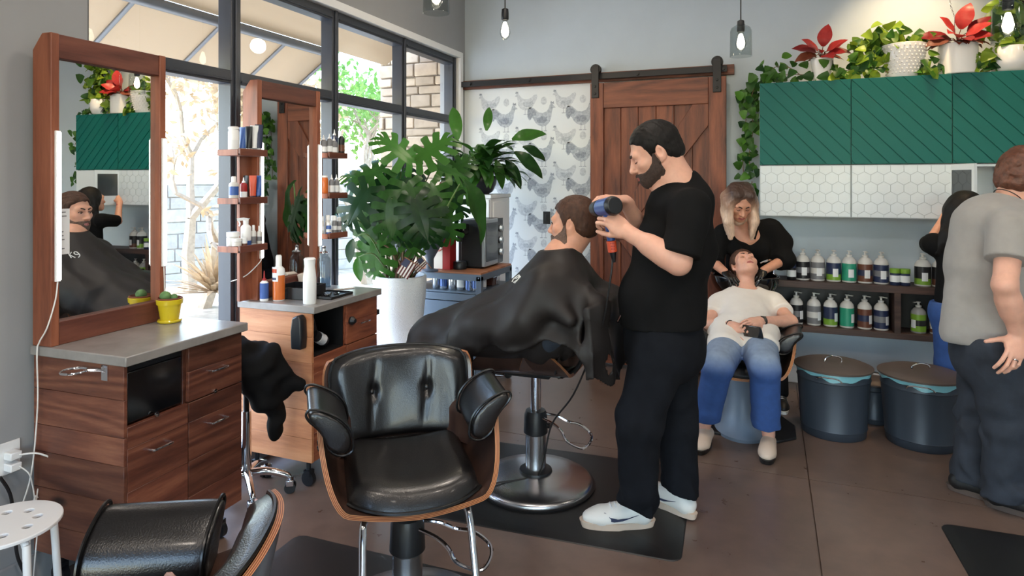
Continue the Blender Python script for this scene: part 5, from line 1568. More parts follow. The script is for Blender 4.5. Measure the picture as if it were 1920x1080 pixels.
def can(x, y, k, lab):
    t = thing('drink_can', lab, 'can', (x, y, .758), k * .7, G3)
    mb = MB(); mb.lathe([(.024, 0), (.029, .006), (.029, .088), (.025, .096), (.024, .098), (.022, .094), (0, .094)], n=18); mb.build('can_body', 'can_silver', t)
    mb = MB(); mb.lathe([(.0293, .02), (.0293, .08)], n=18, cap=False) if k % 2 else mb.grid(lambda u, v: Vector((.0293 * math.cos(2.4 * u), .0293 * math.sin(2.4 * u), .012 + .07 * v + .01 * math.sin(5 * u))), 8, 2)
    mb.build('print', 'can_blue' if k % 3 else 'label_white', t)
for k, u in enumerate((818, 832, 848, 864, 880, 893)):
    p = aty(u, 547, CY0 + .075); can(p.x, p.y, k, ['half-hidden silver can at the left end of the cart bay', 'silver can with blue print, second in the cart bay row', 'bluest can, third in the cart bay row', 'silver can, fourth in the cart bay row', 'bright silver can, fifth in the cart bay row', 'silver can against the cart corner post'][k])
can(-1.93, 4.27, 3, 'dark-printed can behind the cart corner post')
bk = thing('pod_basket', 'small wire basket of packets at the back of the cart bay', 'basket', (-1.955, 4.46, .758))
mb = MB()
for k in range(5): mb.tube([(-.05, -.06 + .03 * k, .0), (.05, -.06 + .03 * k, .0), (.055, -.06 + .03 * k, .07)], .0025, 5)
mb.tube([(-.055, -.065, .07), (.055, -.065, .07), (.055, .065, .07), (-.055, .065, .07)], .003, 6, closed=True); mb.build('wires', 'chrome', bk)
mb = MB()
for k in range(4): mb.box((.0, -.045 + .03 * k, .045), (.07, .02, .08), (0, .1 * (k - 1), .05))
mb.build('packets', 'brown_leaf', bk, bevel=.003)
TZ = .8975
rb = thing('red_carton', 'tall red carton with cream front on the cart', 'box', aty(836, 500, CY0 + .12)); rb.location.z = TZ
mb = MB(); mb.span((-.075, -.05, 0), (.06, .05, .29)); mb.build('carton', 'red_box', rb, bevel=.002)
mb = MB(); mb.span((-.074, -.0512, .004), (-.002, -.0502, .23)); mb.build('cream_face', 'cream_card', rb, smooth=False)
mb = MB(); mb.tube([(-.07, -.0515, .12), (-.05, -.0515, .14), (-.03, -.0515, .137), (-.004, -.0515, .15)], .007, 6, smooth=4); mb.build('swoosh_print', pmat('salmon_print', (206, 130, 112), .5), rb)
cm = thing('coffee_machine', 'black pod coffee machine between red carton and silver oven', 'coffee machine', aty(868, 500, CY0 + .2)); cm.location.z = TZ
mb = MB(); mb.span((-.05, .02, 0), (.05, .22, .33)); mb.build('body', 'black_plastic', cm, bevel=.01)
mb = MB(); mb.span((-.05, -.08, .25), (.05, .05, .33)); mb.build('head', 'black_gloss', cm, bevel=.012)
mb = MB(); mb.lathe([(.05, 0), (.052, .008), (.05, .05), (.045, .056), (0, .056)], (0, -.05, 0), 22); mb.build('drip_tray', 'black_plastic', cm)
mb = MB(); mb.lathe([(.018, .2), (.022, .25)], (0, -.05, 0), 14); mb.build('spout', 'black_plastic', cm)
ov = thing('toaster_oven', 'silver-framed oven with dark glass door on the cart', 'oven', (0, 0, TZ))
mb = MB(); mb.span((-2.13, 4.32, .01), (-1.955, 4.66, .36)); mb.span((-2.12, 4.34, 0), (-1.97, 4.64, .012)); mb.build('body', 'black_plastic', ov, bevel=.006)
mb = MB(); mb.span((-1.955, 4.31, .015), (-1.93, 4.56, .36)); mb.build('door_frame', 'silver', ov, bevel=.004)
mb = MB(); mb.span((-1.93, 4.335, .05), (-1.926, 4.545, .335)); mb.build('door_glass', 'dark_glass', ov, bevel=.001)
mb = MB(); mb.span((-1.955, 4.565, .015), (-1.932, 4.665, .36)); mb.build('control_panel', 'black_gloss', ov, bevel=.003)
for z in (.1, .19, .28):
    mb = MB(); mb.lathe([(.026, 0), (.028, .004), (.022, .02), (0, .021)], (-1.932, 4.615, z), 18, Matrix.Rotation(PI / 2, 3, 'Y')); mb.build('knob', 'silver', ov)
gp = thing('cone_planter', 'grey cone-shaped planter on a dark foot behind the monstera', 'potted plant', at(806, 470, 4.62)); gp.location.z = TZ
mb = MB(); mb.lathe([(.06, 0), (.06, .012), (.028, .02), (.028, .09), (.05, .13), (.12, .25), (.155, .30), (.15, .31), (.14, .30), (0, .28)], n=30); mb.build('pot', 'grey_pot', gp)
for k in range(14):
    a = rnd.uniform(0, 2 * PI); d = Vector((math.cos(a), math.sin(a), rnd.uniform(.3, 1)))
    put_leaf('leaf', lm[k % 3], gp, Vector(gp.location) + Vector((0, 0, .30)) + d * .05, d, Vector((-d.x, -d.y, 1)), .6)
G4 = 'cups beside the red carton'
for k, (x, y) in enumerate(((-2.41, 4.2), (-2.36, 4.27))):
    mb = MB(); mb.lathe([(.025, 0), (.03, .05), (.028, .05), (.024, .006), (0, .006)], n=16); o = mb.build('small_cup', 'red_orange' if k == 0 else 'white_ceramic'); o.location = (x, y, TZ)
    tag(o, ('small reddish cup' if k == 0 else 'small white cup') + ' on the cart beside the red carton', 'cup', G4)
mb = MB(); mb.tube([(CX0 - .03, CY0 - .01, .83), (CX0 + .03, CY0 - .03, .80), (CX0 + .05, CY0 - .03, .76), (CX0 + .02, CY0 - .03, .74), (CX0 - .03, CY0 - .03, .77), (CX0 - .04, CY0 - .03, .55), (CX0 - .05, CY0 - .03, .3), (CX0 - .06, CY0 - .05, .004)], .004, 6, smooth=8); tag(mb.build('appliance_cord', 'cord_black'), 'black appliance cord looping off the steel cart behind the white pot', 'cord')

# ------------------------------------------------------------------ pots and vines on the cabinets
CTOP = 2.262; CY_FRONT = 5.05
M['hob_pot'] = M['white_ceramic']
def leaf_cluster(parent, meshes, centre, rad, n, rnd, nm='leaf', k=(.7, 1.2), up=.4):
    for i in range(n):
        p = Vector(centre) + Vector((rnd.gauss(0, .5) * rad[0], rnd.gauss(0, .5) * rad[1], rnd.gauss(0, .5) * rad[2]))
        p.y = min(max(p.y, CY_FRONT + .035), BY - .03); p.z = max(p.z, CTOP + .035)
        t = Vector((rnd.gauss(0, 1), rnd.gauss(-.3, .7), rnd.gauss(-.4, .6)))
        put_leaf(nm, meshes[i % len(meshes)], parent, p, t, Vector((rnd.gauss(0, .4), -1, up + rnd.gauss(0, .4))), rnd.uniform(*k))
ph = [lance_leaf('pothos_leaf_a', .085, .075, .5, 'pothos', 7, .2, prof=heart_prof), lance_leaf('pothos_leaf_b', .075, .062, .8, 'pothos', 7, .3, prof=heart_prof)]
pd = [lance_leaf('pothos_leaf_c', .085, .075, .5, 'pothos_dark', 7, .2, prof=heart_prof), lance_leaf('pothos_leaf_d', .07, .06, .8, 'pothos_dark', 7, .3, prof=heart_prof)]
rl = [lance_leaf('red_leaf_a', .19, .125, .8, 'red_leaf', 8, .18, .1), lance_leaf('red_leaf_b', .165, .11, .5, 'red_leaf', 8, .15, .1)]
br = [lance_leaf('bronze_leaf', .18, .11, 1.0, 'brown_leaf', 8, .3, .2)]
rnd = random.Random(21)
def pot_at(name, label, u, prof, y=5.17, mats='white_ceramic', bumps=None):
    p = aty(u, 140, y)
    t = thing(name, label, 'potted plant', (p.x, y, CTOP))
    mb = MB(); mb.lathe(prof, n=36); mb.build('pot', mats, t)
    if bumps:
        mb = MB(); r0, r1, z0, z1 = bumps
        for j in range(9):
            z = z0 + (z1 - z0) * j / 8; r = r0 + (r1 - r0) * j / 8
            for i in range(26):
                a = 2 * PI * (i + .5 * (j % 2)) / 26
                mb.ball((r * math.cos(a), r * math.sin(a), z), .0075, 6)
        tag(mb.build('hobnails', mats, t), kind='stuff')
    mb = MB(); zt_, rt = prof[-1][1], prof[-2][0] * .95; mb.lathe([(0, zt_ + .012), (rt * .6, zt_ + .008), (rt, zt_ + .002)], n=20, cap=False); mb.build('soil', 'soil', t)
    return t
p1 = pot_at('red_leaf_plant', 'small white pot with red-leaved plant, leftmost on the cabinets', 1541, [(.052, 0), (.056, .004), (.076, .165), (.07, .17), (.066, .165), (0, .15)])
p2 = pot_at('hobnail_pot_plant', 'white hobnail pot with trailing lime-green vine on the cabinets', 1694, [(.09, 0), (.095, .01), (.105, .03), (.138, .2), (.14, .225), (.132, .228), (.128, .21), (0, .2)], bumps=(.104, .138, .03, .205))
p3 = pot_at('red_leaf_plant', 'tall plain white cylinder pot with red-leaved plant on the cabinets', 1796, [(.108, 0), (.115, .006), (.115, .205), (.108, .21), (.104, .2), (0, .19)])
p4 = pot_at('round_pot_plant', 'rounded white pot with green vine, rightmost on the cabinets', 1893, [(.075, 0), (.095, .012), (.114, .06), (.116, .12), (.105, .165), (.096, .168), (.1, .14), (0, .13)])
for t, z in ((p1, .17), (p3, .21)):
    b = Vector(t.location) + Vector((0, 0, z - .01))
    big = t is p3
    ds = [(-.9, -.3, .35), (-.5, -.5, .75), (.1, -.4, 1.1), (.7, -.3, .7), (.9, -.2, .25), (.15, -.9, -.1), (-.75, -.5, .05), (.55, -.7, .15), (-.25, -.8, .35), (.4, -.6, .5)]
    for k, d in enumerate(ds):
        d = Vector(d) + Vector((rnd.gauss(0, .1), 0, rnd.gauss(0, .1)))
        base = b + d * (.05 if not big else .06) + Vector((0, 0, .03))
        mb = MB(); mb.tube([b - Vector(t.location), b - Vector(t.location) + d * .03 + Vector((0, 0, .04)), base - Vector(t.location)], .003, 5); mb.build('leaf_stalk', 'brown_leaf', t)
        put_leaf('leaf', (rl if k not in (4, 6) else br)[k % (2 if k not in (4, 6) else 1)], t, base, d, Vector((-d.x * .5, -.8, .8)), 1.0 if big else .9)
    for k in range(4 if not big else 9):
        a = rnd.uniform(0, 2 * PI); d = Vector((math.cos(a), math.sin(a) * .6 - .2, .2))
        put_leaf('bronze_leaf', br[0], t, b + d * .05, d, Vector((0, -.4, 1)), .8 if big else .6)
leaf_cluster(p2, ph, Vector(p2.location) + Vector((0, -.02, .27)), (.17, .1, .06), 34, rnd)
leaf_cluster(p2, ph, Vector(p2.location) + Vector((-.17, -.04, .2)), (.13, .08, .14), 34, rnd)
leaf_cluster(p2, ph, aty(1655, 55, 5.15), (.08, .05, .08), 7, rnd, k=(1, 1.4))
leaf_cluster(p2, ph, Vector(p2.location) + Vector((.13, -.1, .06)), (.05, .04, .08), 6, rnd)
leaf_cluster(p4, ph, Vector(p4.location) + Vector((0, -.02, .2)), (.16, .1, .06), 26, rnd)
leaf_cluster(p4, ph, Vector(p4.location) + Vector((-.15, -.05, .12)), (.08, .05, .08), 10, rnd)
mb = MB(); mb.prism([(-.035, 0), (.035, 0), (0, .055)], .004, Matrix.Translation(aty(1688, 76, 5.16)) @ WALLXZ); mb.build('plant_tag', 'grey_label', p2).matrix_parent_inverse = Matrix.Translation(-Vector(p2.location))
tp = thing('climbing_pothos', 'tall pothos climbing a pole at the right end of the cabinets', 'potted plant', (1.56, 5.22, CTOP))
mb = MB(); mb.lathe([(.06, 0), (.08, .14), (.072, .14), (0, .12)], n=24); mb.build('pot', 'white_ceramic', tp)
mb = MB(); mb.cyl((0, 0, .12), (0, 0, .78), .02); mb.build('moss_pole', 'soil', tp)
leaf_cluster(tp, ph, Vector(tp.location) + Vector((0, -.02, .42)), (.15, .1, .42), 210, rnd, k=(.9, 1.3))
# the vine that runs along the cabinet top and hangs at the left end
vn = thing('trailing_vine', 'dark green vine trailing along the cabinet top and hanging at its left end', 'vine', (0, 0, 0))
def vine(pts, nl, meshes, rnd, sc=(.7, 1.1), sway=.05):
    q = catmull([Vector(p) for p in pts], 8)
    mb = MB(); mb.tube(q, .003, 5); mb.build('vine_stem', 'dry_stem', vn)
    for i in range(nl):
        p = q[rnd.randrange(len(q))] + Vector((rnd.gauss(0, sway), rnd.gauss(-.02, sway * .5), rnd.gauss(0, sway)))
        p.y = min(p.y, BY - .03)
        if p.z > CTOP - .06 and p.x > -.06: p.y = max(p.y, CY_FRONT + .05); p.z = max(p.z, CTOP + .03)
        put_leaf('leaf', meshes[i % len(meshes)], vn, p, Vector((rnd.gauss(0, .6), rnd.gauss(-.1, .3), (-1 if p.z < CTOP or p.x < -.06 else .1) + rnd.gauss(0, .4))), Vector((rnd.gauss(0, .3), -1, .3 + rnd.gauss(0, .3))), rnd.uniform(*sc))
V = lambda *a: [aty(u, v, y) for u, v, y in a]
vine(V((1545, 142, 5.2), (1480, 140, 5.15), (1440, 148, 5.1), (1415, 165, 5.2), (1405, 200, 5.25)), 44, pd, rnd, sway=.06)
vine(V((1425, 160, 5.25), (1408, 190, 5.3), (1412, 240, 5.3), (1405, 290, 5.3), (1408, 335, 5.3)), 46, pd, rnd, sway=.04)
vine(V((1415, 170, 5.3), (1400, 210, 5.32), (1398, 260, 5.32), (1393, 300, 5.32), (1395, 330, 5.32)), 18, pd, rnd, sway=.035)
vine(V((1410, 340, 5.3), (1408, 360, 5.3), (1414, 378, 5.3)), 7, pd, rnd, sway=.02)
vine(V((1445, 150, 5.12), (1450, 128, 5.12), (1475, 125, 5.12), (1500, 140, 5.12)), 9, pd, rnd, sway=.03)
vine(V((1560, 138, 5.14), (1600, 130, 5.12), (1640, 128, 5.11), (1670, 138, 5.12)), 44, pd + ph, rnd, sway=.05)
vine(V((1590, 110, 5.2), (1620, 95, 5.2), (1660, 80, 5.2)), 30, ph, rnd, sway=.05)
vine(V((1720, 138, 5.13), (1745, 130, 5.11), (1770, 132, 5.12)), 14, pd, rnd, sway=.035)
vine(V((1825, 134, 5.12), (1845, 125, 5.1), (1870, 128, 5.12)), 16, pd + ph, rnd, sway=.04)
vine([Vector((1.6, 5.1, 2.27)), Vector((1.78, 5.2, 2.2)), Vector((1.80, 5.2, 1.9)), Vector((1.83, 5.2, 1.6)), Vector((1.8, 5.2, 1.4))], 40, pd, rnd, sway=.05)
vine([Vector((1.75, 5.2, 2.25)), Vector((1.92, 5.25, 2.05)), Vector((1.98, 5.25, 1.95))], 12, pd, rnd, sway=.05)

# ================================================================== barber chairs
def ply_shell(name, fn, nu, nv, th, parent, face='walnut', edge='ply_edge'):
    P = [[Vector(fn(i / nu, j / nv)) for i in range(nu + 1)] for j in range(nv + 1)]
    N = []
    for j in range(nv + 1):
        row = []
        for i in range(nu + 1):
            du = P[j][min(i + 1, nu)] - P[j][max(i - 1, 0)]; dv = P[min(j + 1, nv)][i] - P[max(j - 1, 0)][i]
            row.append(du.cross(dv).normalized())
        N.append(row)
    bm = bmesh.new(); uv = bm.loops.layers.uv.new('UVMap')
    A = [[bm.verts.new(P[j][i] + N[j][i] * th / 2) for i in range(nu + 1)] for j in range(nv + 1)]
    B = [[bm.verts.new(P[j][i] - N[j][i] * th / 2) for i in range(nu + 1)] for j in range(nv + 1)]
    for j in range(nv):
        for i in range(nu):
            for q in ((A[j][i], A[j][i + 1], A[j + 1][i + 1], A[j + 1][i]), (B[j][i], B[j + 1][i], B[j + 1][i + 1], B[j][i + 1])):
                f = bm.faces.new(q); f.smooth = True
    rim = [(0, i) for i in range(nu)] + [(j, nu) for j in range(nv)] + [(nv, nu - i) for i in range(nu)] + [(nv - j, 0) for j in range(nv)]
    for k in range(len(rim)):
        a, b = rim[k], rim[(k + 1) % len(rim)]
        f = bm.faces.new((B[a[0]][a[1]], B[b[0]][b[1]], A[b[0]][b[1]], A[a[0]][a[1]])); f.material_index = 1; f.smooth = True
        for lp, w in zip(f.loops, ((0, 0), (1, 0), (1, 1), (0, 1))): lp[uv].uv = w
    me = bpy.data.meshes.new(name); bm.to_mesh(me); bm.free()
    me.materials.append(M[face]); me.materials.append(M[edge])
    me.set_sharp_from_angle(angle=R_(50))
    return obj(name, me, parent)
def sm(t, a, b):
    t = max(0, min(1, (t - a) / (b - a))); return t * t * (3 - 2 * t)
def barber_chair(name, label, loc_, rz, zs, group=None, lever=R_(-60), base_r=.29, column=True, arm_h=.262, footrest=True, recline=0.0):
    t = thing(name, label, 'salon chair', loc_, rz, group)
    def U(s):
        a = abs(s)
        if a < .5: return s / .5 * .205, .022 * (a / .5) ** 2
        th = (a - .5) / .5 * PI / 2
        return math.copysign(.205 + .088 * math.sin(th), s), .022 + (arm_h - .022) * (1 - math.cos(th)) ** .85
    def shell(u, v):
        s = 2 * u - 1; x, z = U(s)
        h = sm(z, .01, arm_h)
        yf = .285 - .17 * h - .03 * abs(s); yb = -.235 + .17 * h
        if abs(s) < .5: yb = -.225 - .02 * abs(s)
        y = yb + (yf - yb) * v
        return (x, y, zs + z + .012 * (1 - v) * (1 - h) + .0)
    ply_shell('seat_shell', shell, 40, 10, .016, t)
    # backrest panel, wrapped forward at its sides
    def back(u, v, wing=0.0):
        s = 2 * u - 1
        hw = .272 + .012 * v - .02 * max(0, 2 * v - 1) ** 6
        x = hw * s
        y = -.245 - .075 * v + (.07 + wing * sm(.62 - v, 0, .3)) * abs(s) ** 2.4
        z = .055 + (.372 - .022 * abs(s) ** 3 - .055) * v
        if recline:
            yy, zz = y + .2, z - .08
            y, z = -.2 + yy * math.cos(recline) - zz * math.sin(recline), .08 + yy * math.sin(recline) + zz * math.cos(recline)
        return Vector((x, y, zs + z))
    ply_shell('back_shell', lambda u, v: back(u, v, .17) , 36, 18, .014, t)
    def nrm(u, v):
        e = .02
        a = back(min(1, u + e), v) - back(max(0, u - e), v); b = back(u, min(1, v + e)) - back(u, max(0, v - e))
        return -(a.cross(b)).normalized()
    def cush(u, v):
        uu, vv = .03 + .94 * u, -.02 + 1.04 * v
        s, w = 2 * u - 1, 2 * v - 1
        b = max(0, (1 - abs(s) ** 12)) ** .5 * max(0, (1 - abs(w) ** 10)) ** .5
        d = .062 * b
        for bx in (-.42, .42):
            dx, dy = (s - bx), (v - .52)
            d -= .022 * math.exp(-(dx * dx / .004 + dy * dy / .005))
            d -= .009 * math.exp(-(dx + .16 * dy) ** 2 / .0016) * sm(.5 - abs(dy), 0, .35) * b
        d += .004 * math.sin(7 * s + 3) * math.sin(5 * v) * b
        return back(uu, vv) + nrm(uu, min(1, max(0, vv))) * (.007 + d)
    mb = MB(); mb.grid(lambda u, v: cush(u, v), 48, 30); bc = mb.build('back_cushion', 'leather', t, angle=180)
    mb = MB()
    for s in (-.42, .42):
        u = (s + 1) / 2; p = cush(u, .52); mb.ball(p, .0125, 12)
    mb.build('tuft_buttons', 'leather', bc)
    mb = MB(); ring = [(k / 20, 0) for k in range(20)] + [(1, k / 12) for k in range(12)] + [(1 - k / 20, 1) for k in range(20)] + [(0, 1 - k / 12) for k in range(12)]
    mb.tube([back(.03 + .94 * a, -.02 + 1.04 * b) + nrm(.03 + .94 * a, min(1, max(0, -.02 + 1.04 * b))) * .012 for a, b in ring], .0055, 6, closed=True); mb.build('piping', 'piping', bc)
    # seat cushion
    def seat(u, v):
        s = 2 * u - 1
        x = .218 * s * (1 - .04 * v); 
        yf = .284 - .07 * abs(s) ** 3
        y = -.20 + (yf + .20) * v
        e = max(0, 1 - abs(s) ** 8) ** .5 * max(0, 1 - max(0, v - .0) ** 14) ** .5 * min(1, (v / .06)) ** .5
        return Vector((x, y, zs + .022 * abs(s) ** 2 + .012 + .074 * e - .012 * (1 - v) - .012 * sm(1 - abs(s), .2, 1) * sm(1 - abs(v - .5) * 2, 0, 1)))
    mb = MB(); mb.grid(seat, 34, 30); sc_ = mb.build('seat_cushion', 'leather', t, angle=180)
    mb = MB(); mb.tube([seat(k / 24, 1) + Vector((0, .004, .004)) for k in range(25)], .0055, 6); mb.build('piping', 'piping', sc_)
    # arm pads folded over the shell's upper edges
    k_ = arm_h / .27; SPL = -.04
    prof = [(.200, .175), (.200, .215), (.212, .25), (.245, .285), (.295, .314), (.328, .318), (.338, .302), (.326, .28), (.308, .262), (.290, .232), (.272, .185), (.236, .162)]
    for sx in (-1, 1):
        pts = [(sx * x, z * k_) for x, z in prof]
        if sx < 0: pts = pts[::-1]
        mb = MB()
        ys = [-.125, -.12, -.11, -.07, .0, .09, .14, .152, .157]; ks = [.8, .92, 1, 1, 1, 1, 1, .93, .82]
        cx, cz = sx * .265, .245 * k_
        n = len(pts); vs = []
        for y, q in zip(ys, ks): vs += [Vector((cx + (x - cx) * q + sx * SPL * (y + .05), y + (.01 if q == 1 else 0) * 0, zs + cz + (z - cz) * (q if q == 1 else q ** .5))) for x, z in pts]
        fs = []
        for j in range(len(ys) - 1):
            for i in range(n): fs.append((j * n + i, (j + 1) * n + i, (j + 1) * n + (i + 1) % n, j * n + (i + 1) % n))
        fs.append(tuple(range(n))); fs.append(tuple((len(ys) - 1) * n + i for i in reversed(range(n))))
        mb.add(vs, fs); ar = mb.build('armrest', 'leather', t, angle=180, sub=1)
        for y in (.145, -.115):
            mb = MB()
            mb.tube([Vector((x + (.002 * sx if abs(x) > .29 else -.002 * sx) + sx * SPL * (y + .05), y, zs + z + (.002 if z > .2 else 0))) for x, z in pts], .0045, 6, closed=True, smooth=3)
            mb.build('piping', 'piping', ar)
        mb = MB()
        for y in (-.06, -.03, .02, .05):
            x, z = U(sx * .86)
            mb.cyl((x, y, zs + z - (.03 if abs(y) < .04 else 0)), (x + sx * .014, y, zs + z - .004 - (.03 if abs(y) < .04 else 0)), .009, n=10)
        mb.build('bolts', 'black_metal', t)
    for s in ((-1, 1) if not recline else ()):   # straps joining back and seat
        mb = MB(); mb.tube([(s * .12, -.15, zs - .004), (s * .12, -.23, zs + .03), (s * .12, -.272, zs + .10), (s * .12, -.288, zs + .18)], .010, 8, smooth=4); mb.build('back_bracket', 'black_metal', t)
    if column:
        mb = MB(); mb.span((-.10, -.10, zs - .028), (.10, .12, zs - .004)); mb.build('mounting_plate', 'black_metal', t, bevel=.004)
        mb = MB(); mb.cyl((0, 0, .35), (0, 0, zs - .02), .027); mb.build('piston', 'chrome', t)
        mb = MB(); mb.lathe([(.055, .255), (.062, .262), (.058, .35), (.05, .372), (.03, .374)], n=28); mb.lathe([(.012, 0), (.012, .012), (0, .012)], (0, 0, .30), 10, Matrix.Rotation(PI / 2, 3, 'X')); col = mb.build('collar', 'black_plastic', t)
        mb = MB(); mb.cyl((0, -.06, .30), (0, -.075, .30), .013, n=12); mb.build('set_screw', 'black_metal', col)
        mb = MB(); mb.cyl((0, 0, .06), (0, 0, .258), .052, n=28); mb.build('cylinder', 'steel', t)
        mb = MB(); mb.lathe([(.085, .062), (.082, .074), (.056, .082)], n=28); mb.build('base_flange', 'black_plastic', t)
        mb = MB(); mb.lathe([(base_r, .004), (base_r, .016), (base_r * .985, .026), (base_r * .93, .036), (base_r * .6, .052), (base_r * .28, .064), (.05, .068)], n=64); mb.build('base_disc', 'steel', t)
        mb = MB(); mb.lathe([(base_r + .008, .0), (base_r + .01, .008), (base_r - .004, .012)], n=64); mb.build('base_gasket', 'rubber', t)
        c, s = math.cos(lever), math.sin(lever); L = lambda a, b, z: (a * c - b * s, a * s + b * c, z)
        mb = MB(); mb.tube([L(.05, .02, .355), L(.11, .03, .35), L(.16, .05, .325), L(.21, .05, .325), L(.25, .045, .315), L(.29, .03, .295), L(.30, 0, .27), L(.28, -.03, .245), L(.235, -.04, .25), L(.19, -.045, .27), L(.165, -.04, .305), L(.12, -.03, .33), L(.05, -.02, .345)], .0065, 8, smooth=5); mb.build('pump_lever', 'chrome', t)
    if footrest:
        for s in (-1, 1):
            mb = MB(); mb.tube([(s * .14, .12, zs - .014), (s * .155, .21, zs - .016), (s * .165, .245, zs - .035), (s * .17, .30, zs - .16), (s * .175, .39, zs - .36)], .012, 10, smooth=5); mb.build('footrest_arm', 'chrome', t)
        mb = MB(); mb.tube([(-.175, .385, zs - .35), (-.175, .42, zs - .372), (-.15, .44, zs - .38), (.15, .44, zs - .38), (.175, .42, zs - .372), (.175, .385, zs - .35)], .0125, 10, smooth=5); mb.build('footrest_bar', 'chrome', t)
        mb = MB(); mb.span((-.14, .375, zs - .372), (.14, .43, zs - .360)); mb.build('foot_plate', 'steel', t, bevel=.004)
    return t
GC = 'leather and bent-plywood barber chairs'
ch1 = barber_chair('barber_chair', 'empty black leather barber chair with plywood edges, facing the viewer', (-1.165, 1.945, 0.010), R_(-142), .512, GC, lever=R_(150))
ch2 = barber_chair('barber_chair', 'black leather barber chair cut off by the bottom edge, nearest the white stool', (-1.185, .842, 0.0), R_(116), .478, GC, lever=R_(30))
ch3 = barber_chair('barber_chair', 'barber chair under the caped customer on its round steel base', (-1.10, 3.09, 0.010), R_(92), .592, GC, lever=R_(-100))

ch4 = barber_chair('shampoo_chair', 'black leather plywood chair under the reclined client at the bowl', (-.144, 4.30, 0), PI, .375, GC, column=False, footrest=False, arm_h=.23, recline=R_(38))
mb = MB(); mb.lathe([(.24, .0), (.245, .02), (.20, .06), (.155, .16), (.145, .28), (.16, .35), (0, .355)], n=40)
mb.v = [(x * .72, y * 1.05 + .02, z) for x, y, z in mb.v]; mb.build('pedestal', 'pedestal', ch4)
mb = MB(); mb.prism([(-.20, -.30), (.20, -.30), (.34, -.12), (.34, .1), (.2, .2), (-.2, .2), (-.3, .1), (-.3, -.1)], .018); mb.build('floor_plate', 'black_metal', ch4, bevel=.006)
# stool with a jacket thrown over it
sl = thing('rolling_stool', 'chrome five-star rolling stool between the two stations', 'stool', (-2.38, 2.455, 0))
mb = MB(); mb.lathe([(.105, .585), (.12, .6), (.12, .635), (.105, .655), (0, .66)], n=32); mb.build('seat', 'leather', sl)
mb = MB(); mb.cyl((0, 0, .1), (0, 0, .42), .024); mb.build('lower_column', 'chrome', sl)
mb = MB(); mb.cyl((0, 0, .4), (0, 0, .59), .014); mb.lathe([(.1, .57), (.1, .585), (.02, .585)], n=20); mb.build('piston', 'black_metal', sl)
mb = MB(); mb.tube([(.02, 0, .565), (.12, .09, .56), (.15, .11, .55)], .006, 8); mb.build('height_lever', 'black_plastic', sl)
for k in range(5):
    a = R_(-38 + 72 * k); d = Vector((math.cos(a), math.sin(a), 0))
    mb = MB(); mb.tube([d * .015 + Vector((0, 0, .115)), d * .1 + Vector((0, 0, .115)), d * .18 + Vector((0, 0, .09)), d * .205 + Vector((0, 0, .075))], (.021, .013), 10, smooth=5); lg = mb.build('leg', 'chrome', sl)
    n = Vector((-d.y, d.x, 0)); c = d * .205
    mb = MB(); 
    for s in (-1, 1): mb.cyl(c + n * (.006 * s) + Vector((0, 0, .027)), c + n * (.022 * s) + Vector((0, 0, .027)), .027, n=18)
    mb.build('wheel', 'black_plastic', lg)
    mb = MB(); mb.box(c + Vector((0, 0, .05)), (.036, .046, .03), (0, 0, a)); mb.cyl(c + Vector((0, 0, .05)), c + Vector((0, 0, .085)), .008, n=8); mb.build('caster_hood', 'chrome', lg, bevel=.006)
jk = Vector((-2.375, 2.40, .66))
pj = [EL((jk.x, jk.y, .70), (.14, .15, .06), k=.03), EL((jk.x + .06, jk.y + .06, .665), (.12, .09, .09), k=.04), RC((jk.x + .13, jk.y + .05, .70), (jk.x + .19, jk.y + .11, .56), .065, .055, k=.03),
      RC((jk.x + .17, jk.y + .02, .66), (jk.x + .185, jk.y + .05, .36), .075, .05, k=.05, sq=((1, .4, 0), .7)), RC((jk.x + .14, jk.y - .06, .66), (jk.x + .17, jk.y - .04, .52), .07, .05, k=.05), EL((jk.x + .02, jk.y - .04, .745), (.08, .09, .05), k=.05),
      RC((jk.x + .20, jk.y + .10, .60), (jk.x + .245, jk.y + .14, .55), .04, .03, k=.02)]
o = solid('jacket', pj, .007, 'fabric_black', disp=folds([(1, .3, .2), (.2, 1, -.5), (.3, -.4, 1)], .019, 52, 3), dmax=.02)
tag(o, 'black hooded jacket draped over the rolling stool', 'jacket')

# anti-fatigue mats
def mat_(label, p, d, rz):
    t = MB()
    x, y = d[0] / 2, d[1] / 2; r = .05
    def loop(k, z):
        out = []
        for cx, cy, a0 in ((x - r, y - r, 0), (-x + r, y - r, 90), (-x + r, -y + r, 180), (x - r, -y + r, 270)):
            for j in range(5):
                a = R_(a0 + 22.5 * j); out.append(Vector((cx + (r - k) * math.cos(a), cy + (r - k) * math.sin(a), z)))
        return out
    A, B, C = loop(0, .0), loop(.004, .004), loop(.045, .0098)
    n = len(A)
    t.add(A + B + C, [(k * n + i, k * n + (i + 1) % n, (k + 1) * n + (i + 1) % n, (k + 1) * n + i) for k in range(2) for i in range(n)] + [tuple(2 * n + i for i in range(n))])
    o = t.build('floor_mat', 'rubber', angle=25); o.location = p; o.rotation_euler = (0, 0, rz)
    return tag(o, label, 'mat', 'black anti-fatigue mats')
mat_('black rubber mat under the barber and his customer', (-1.16, 3.08, 0), (1.62, .90, 0), R_(3))
mat_('black rubber mat under the empty chair facing the viewer', (-1.13, 1.83, 0), (1.55, .92, 0), R_(1))
mat_('black rubber mat at the lower right corner by the man in grey', (1.32, 2.98, 0), (1.18, .92, 0), R_(2))

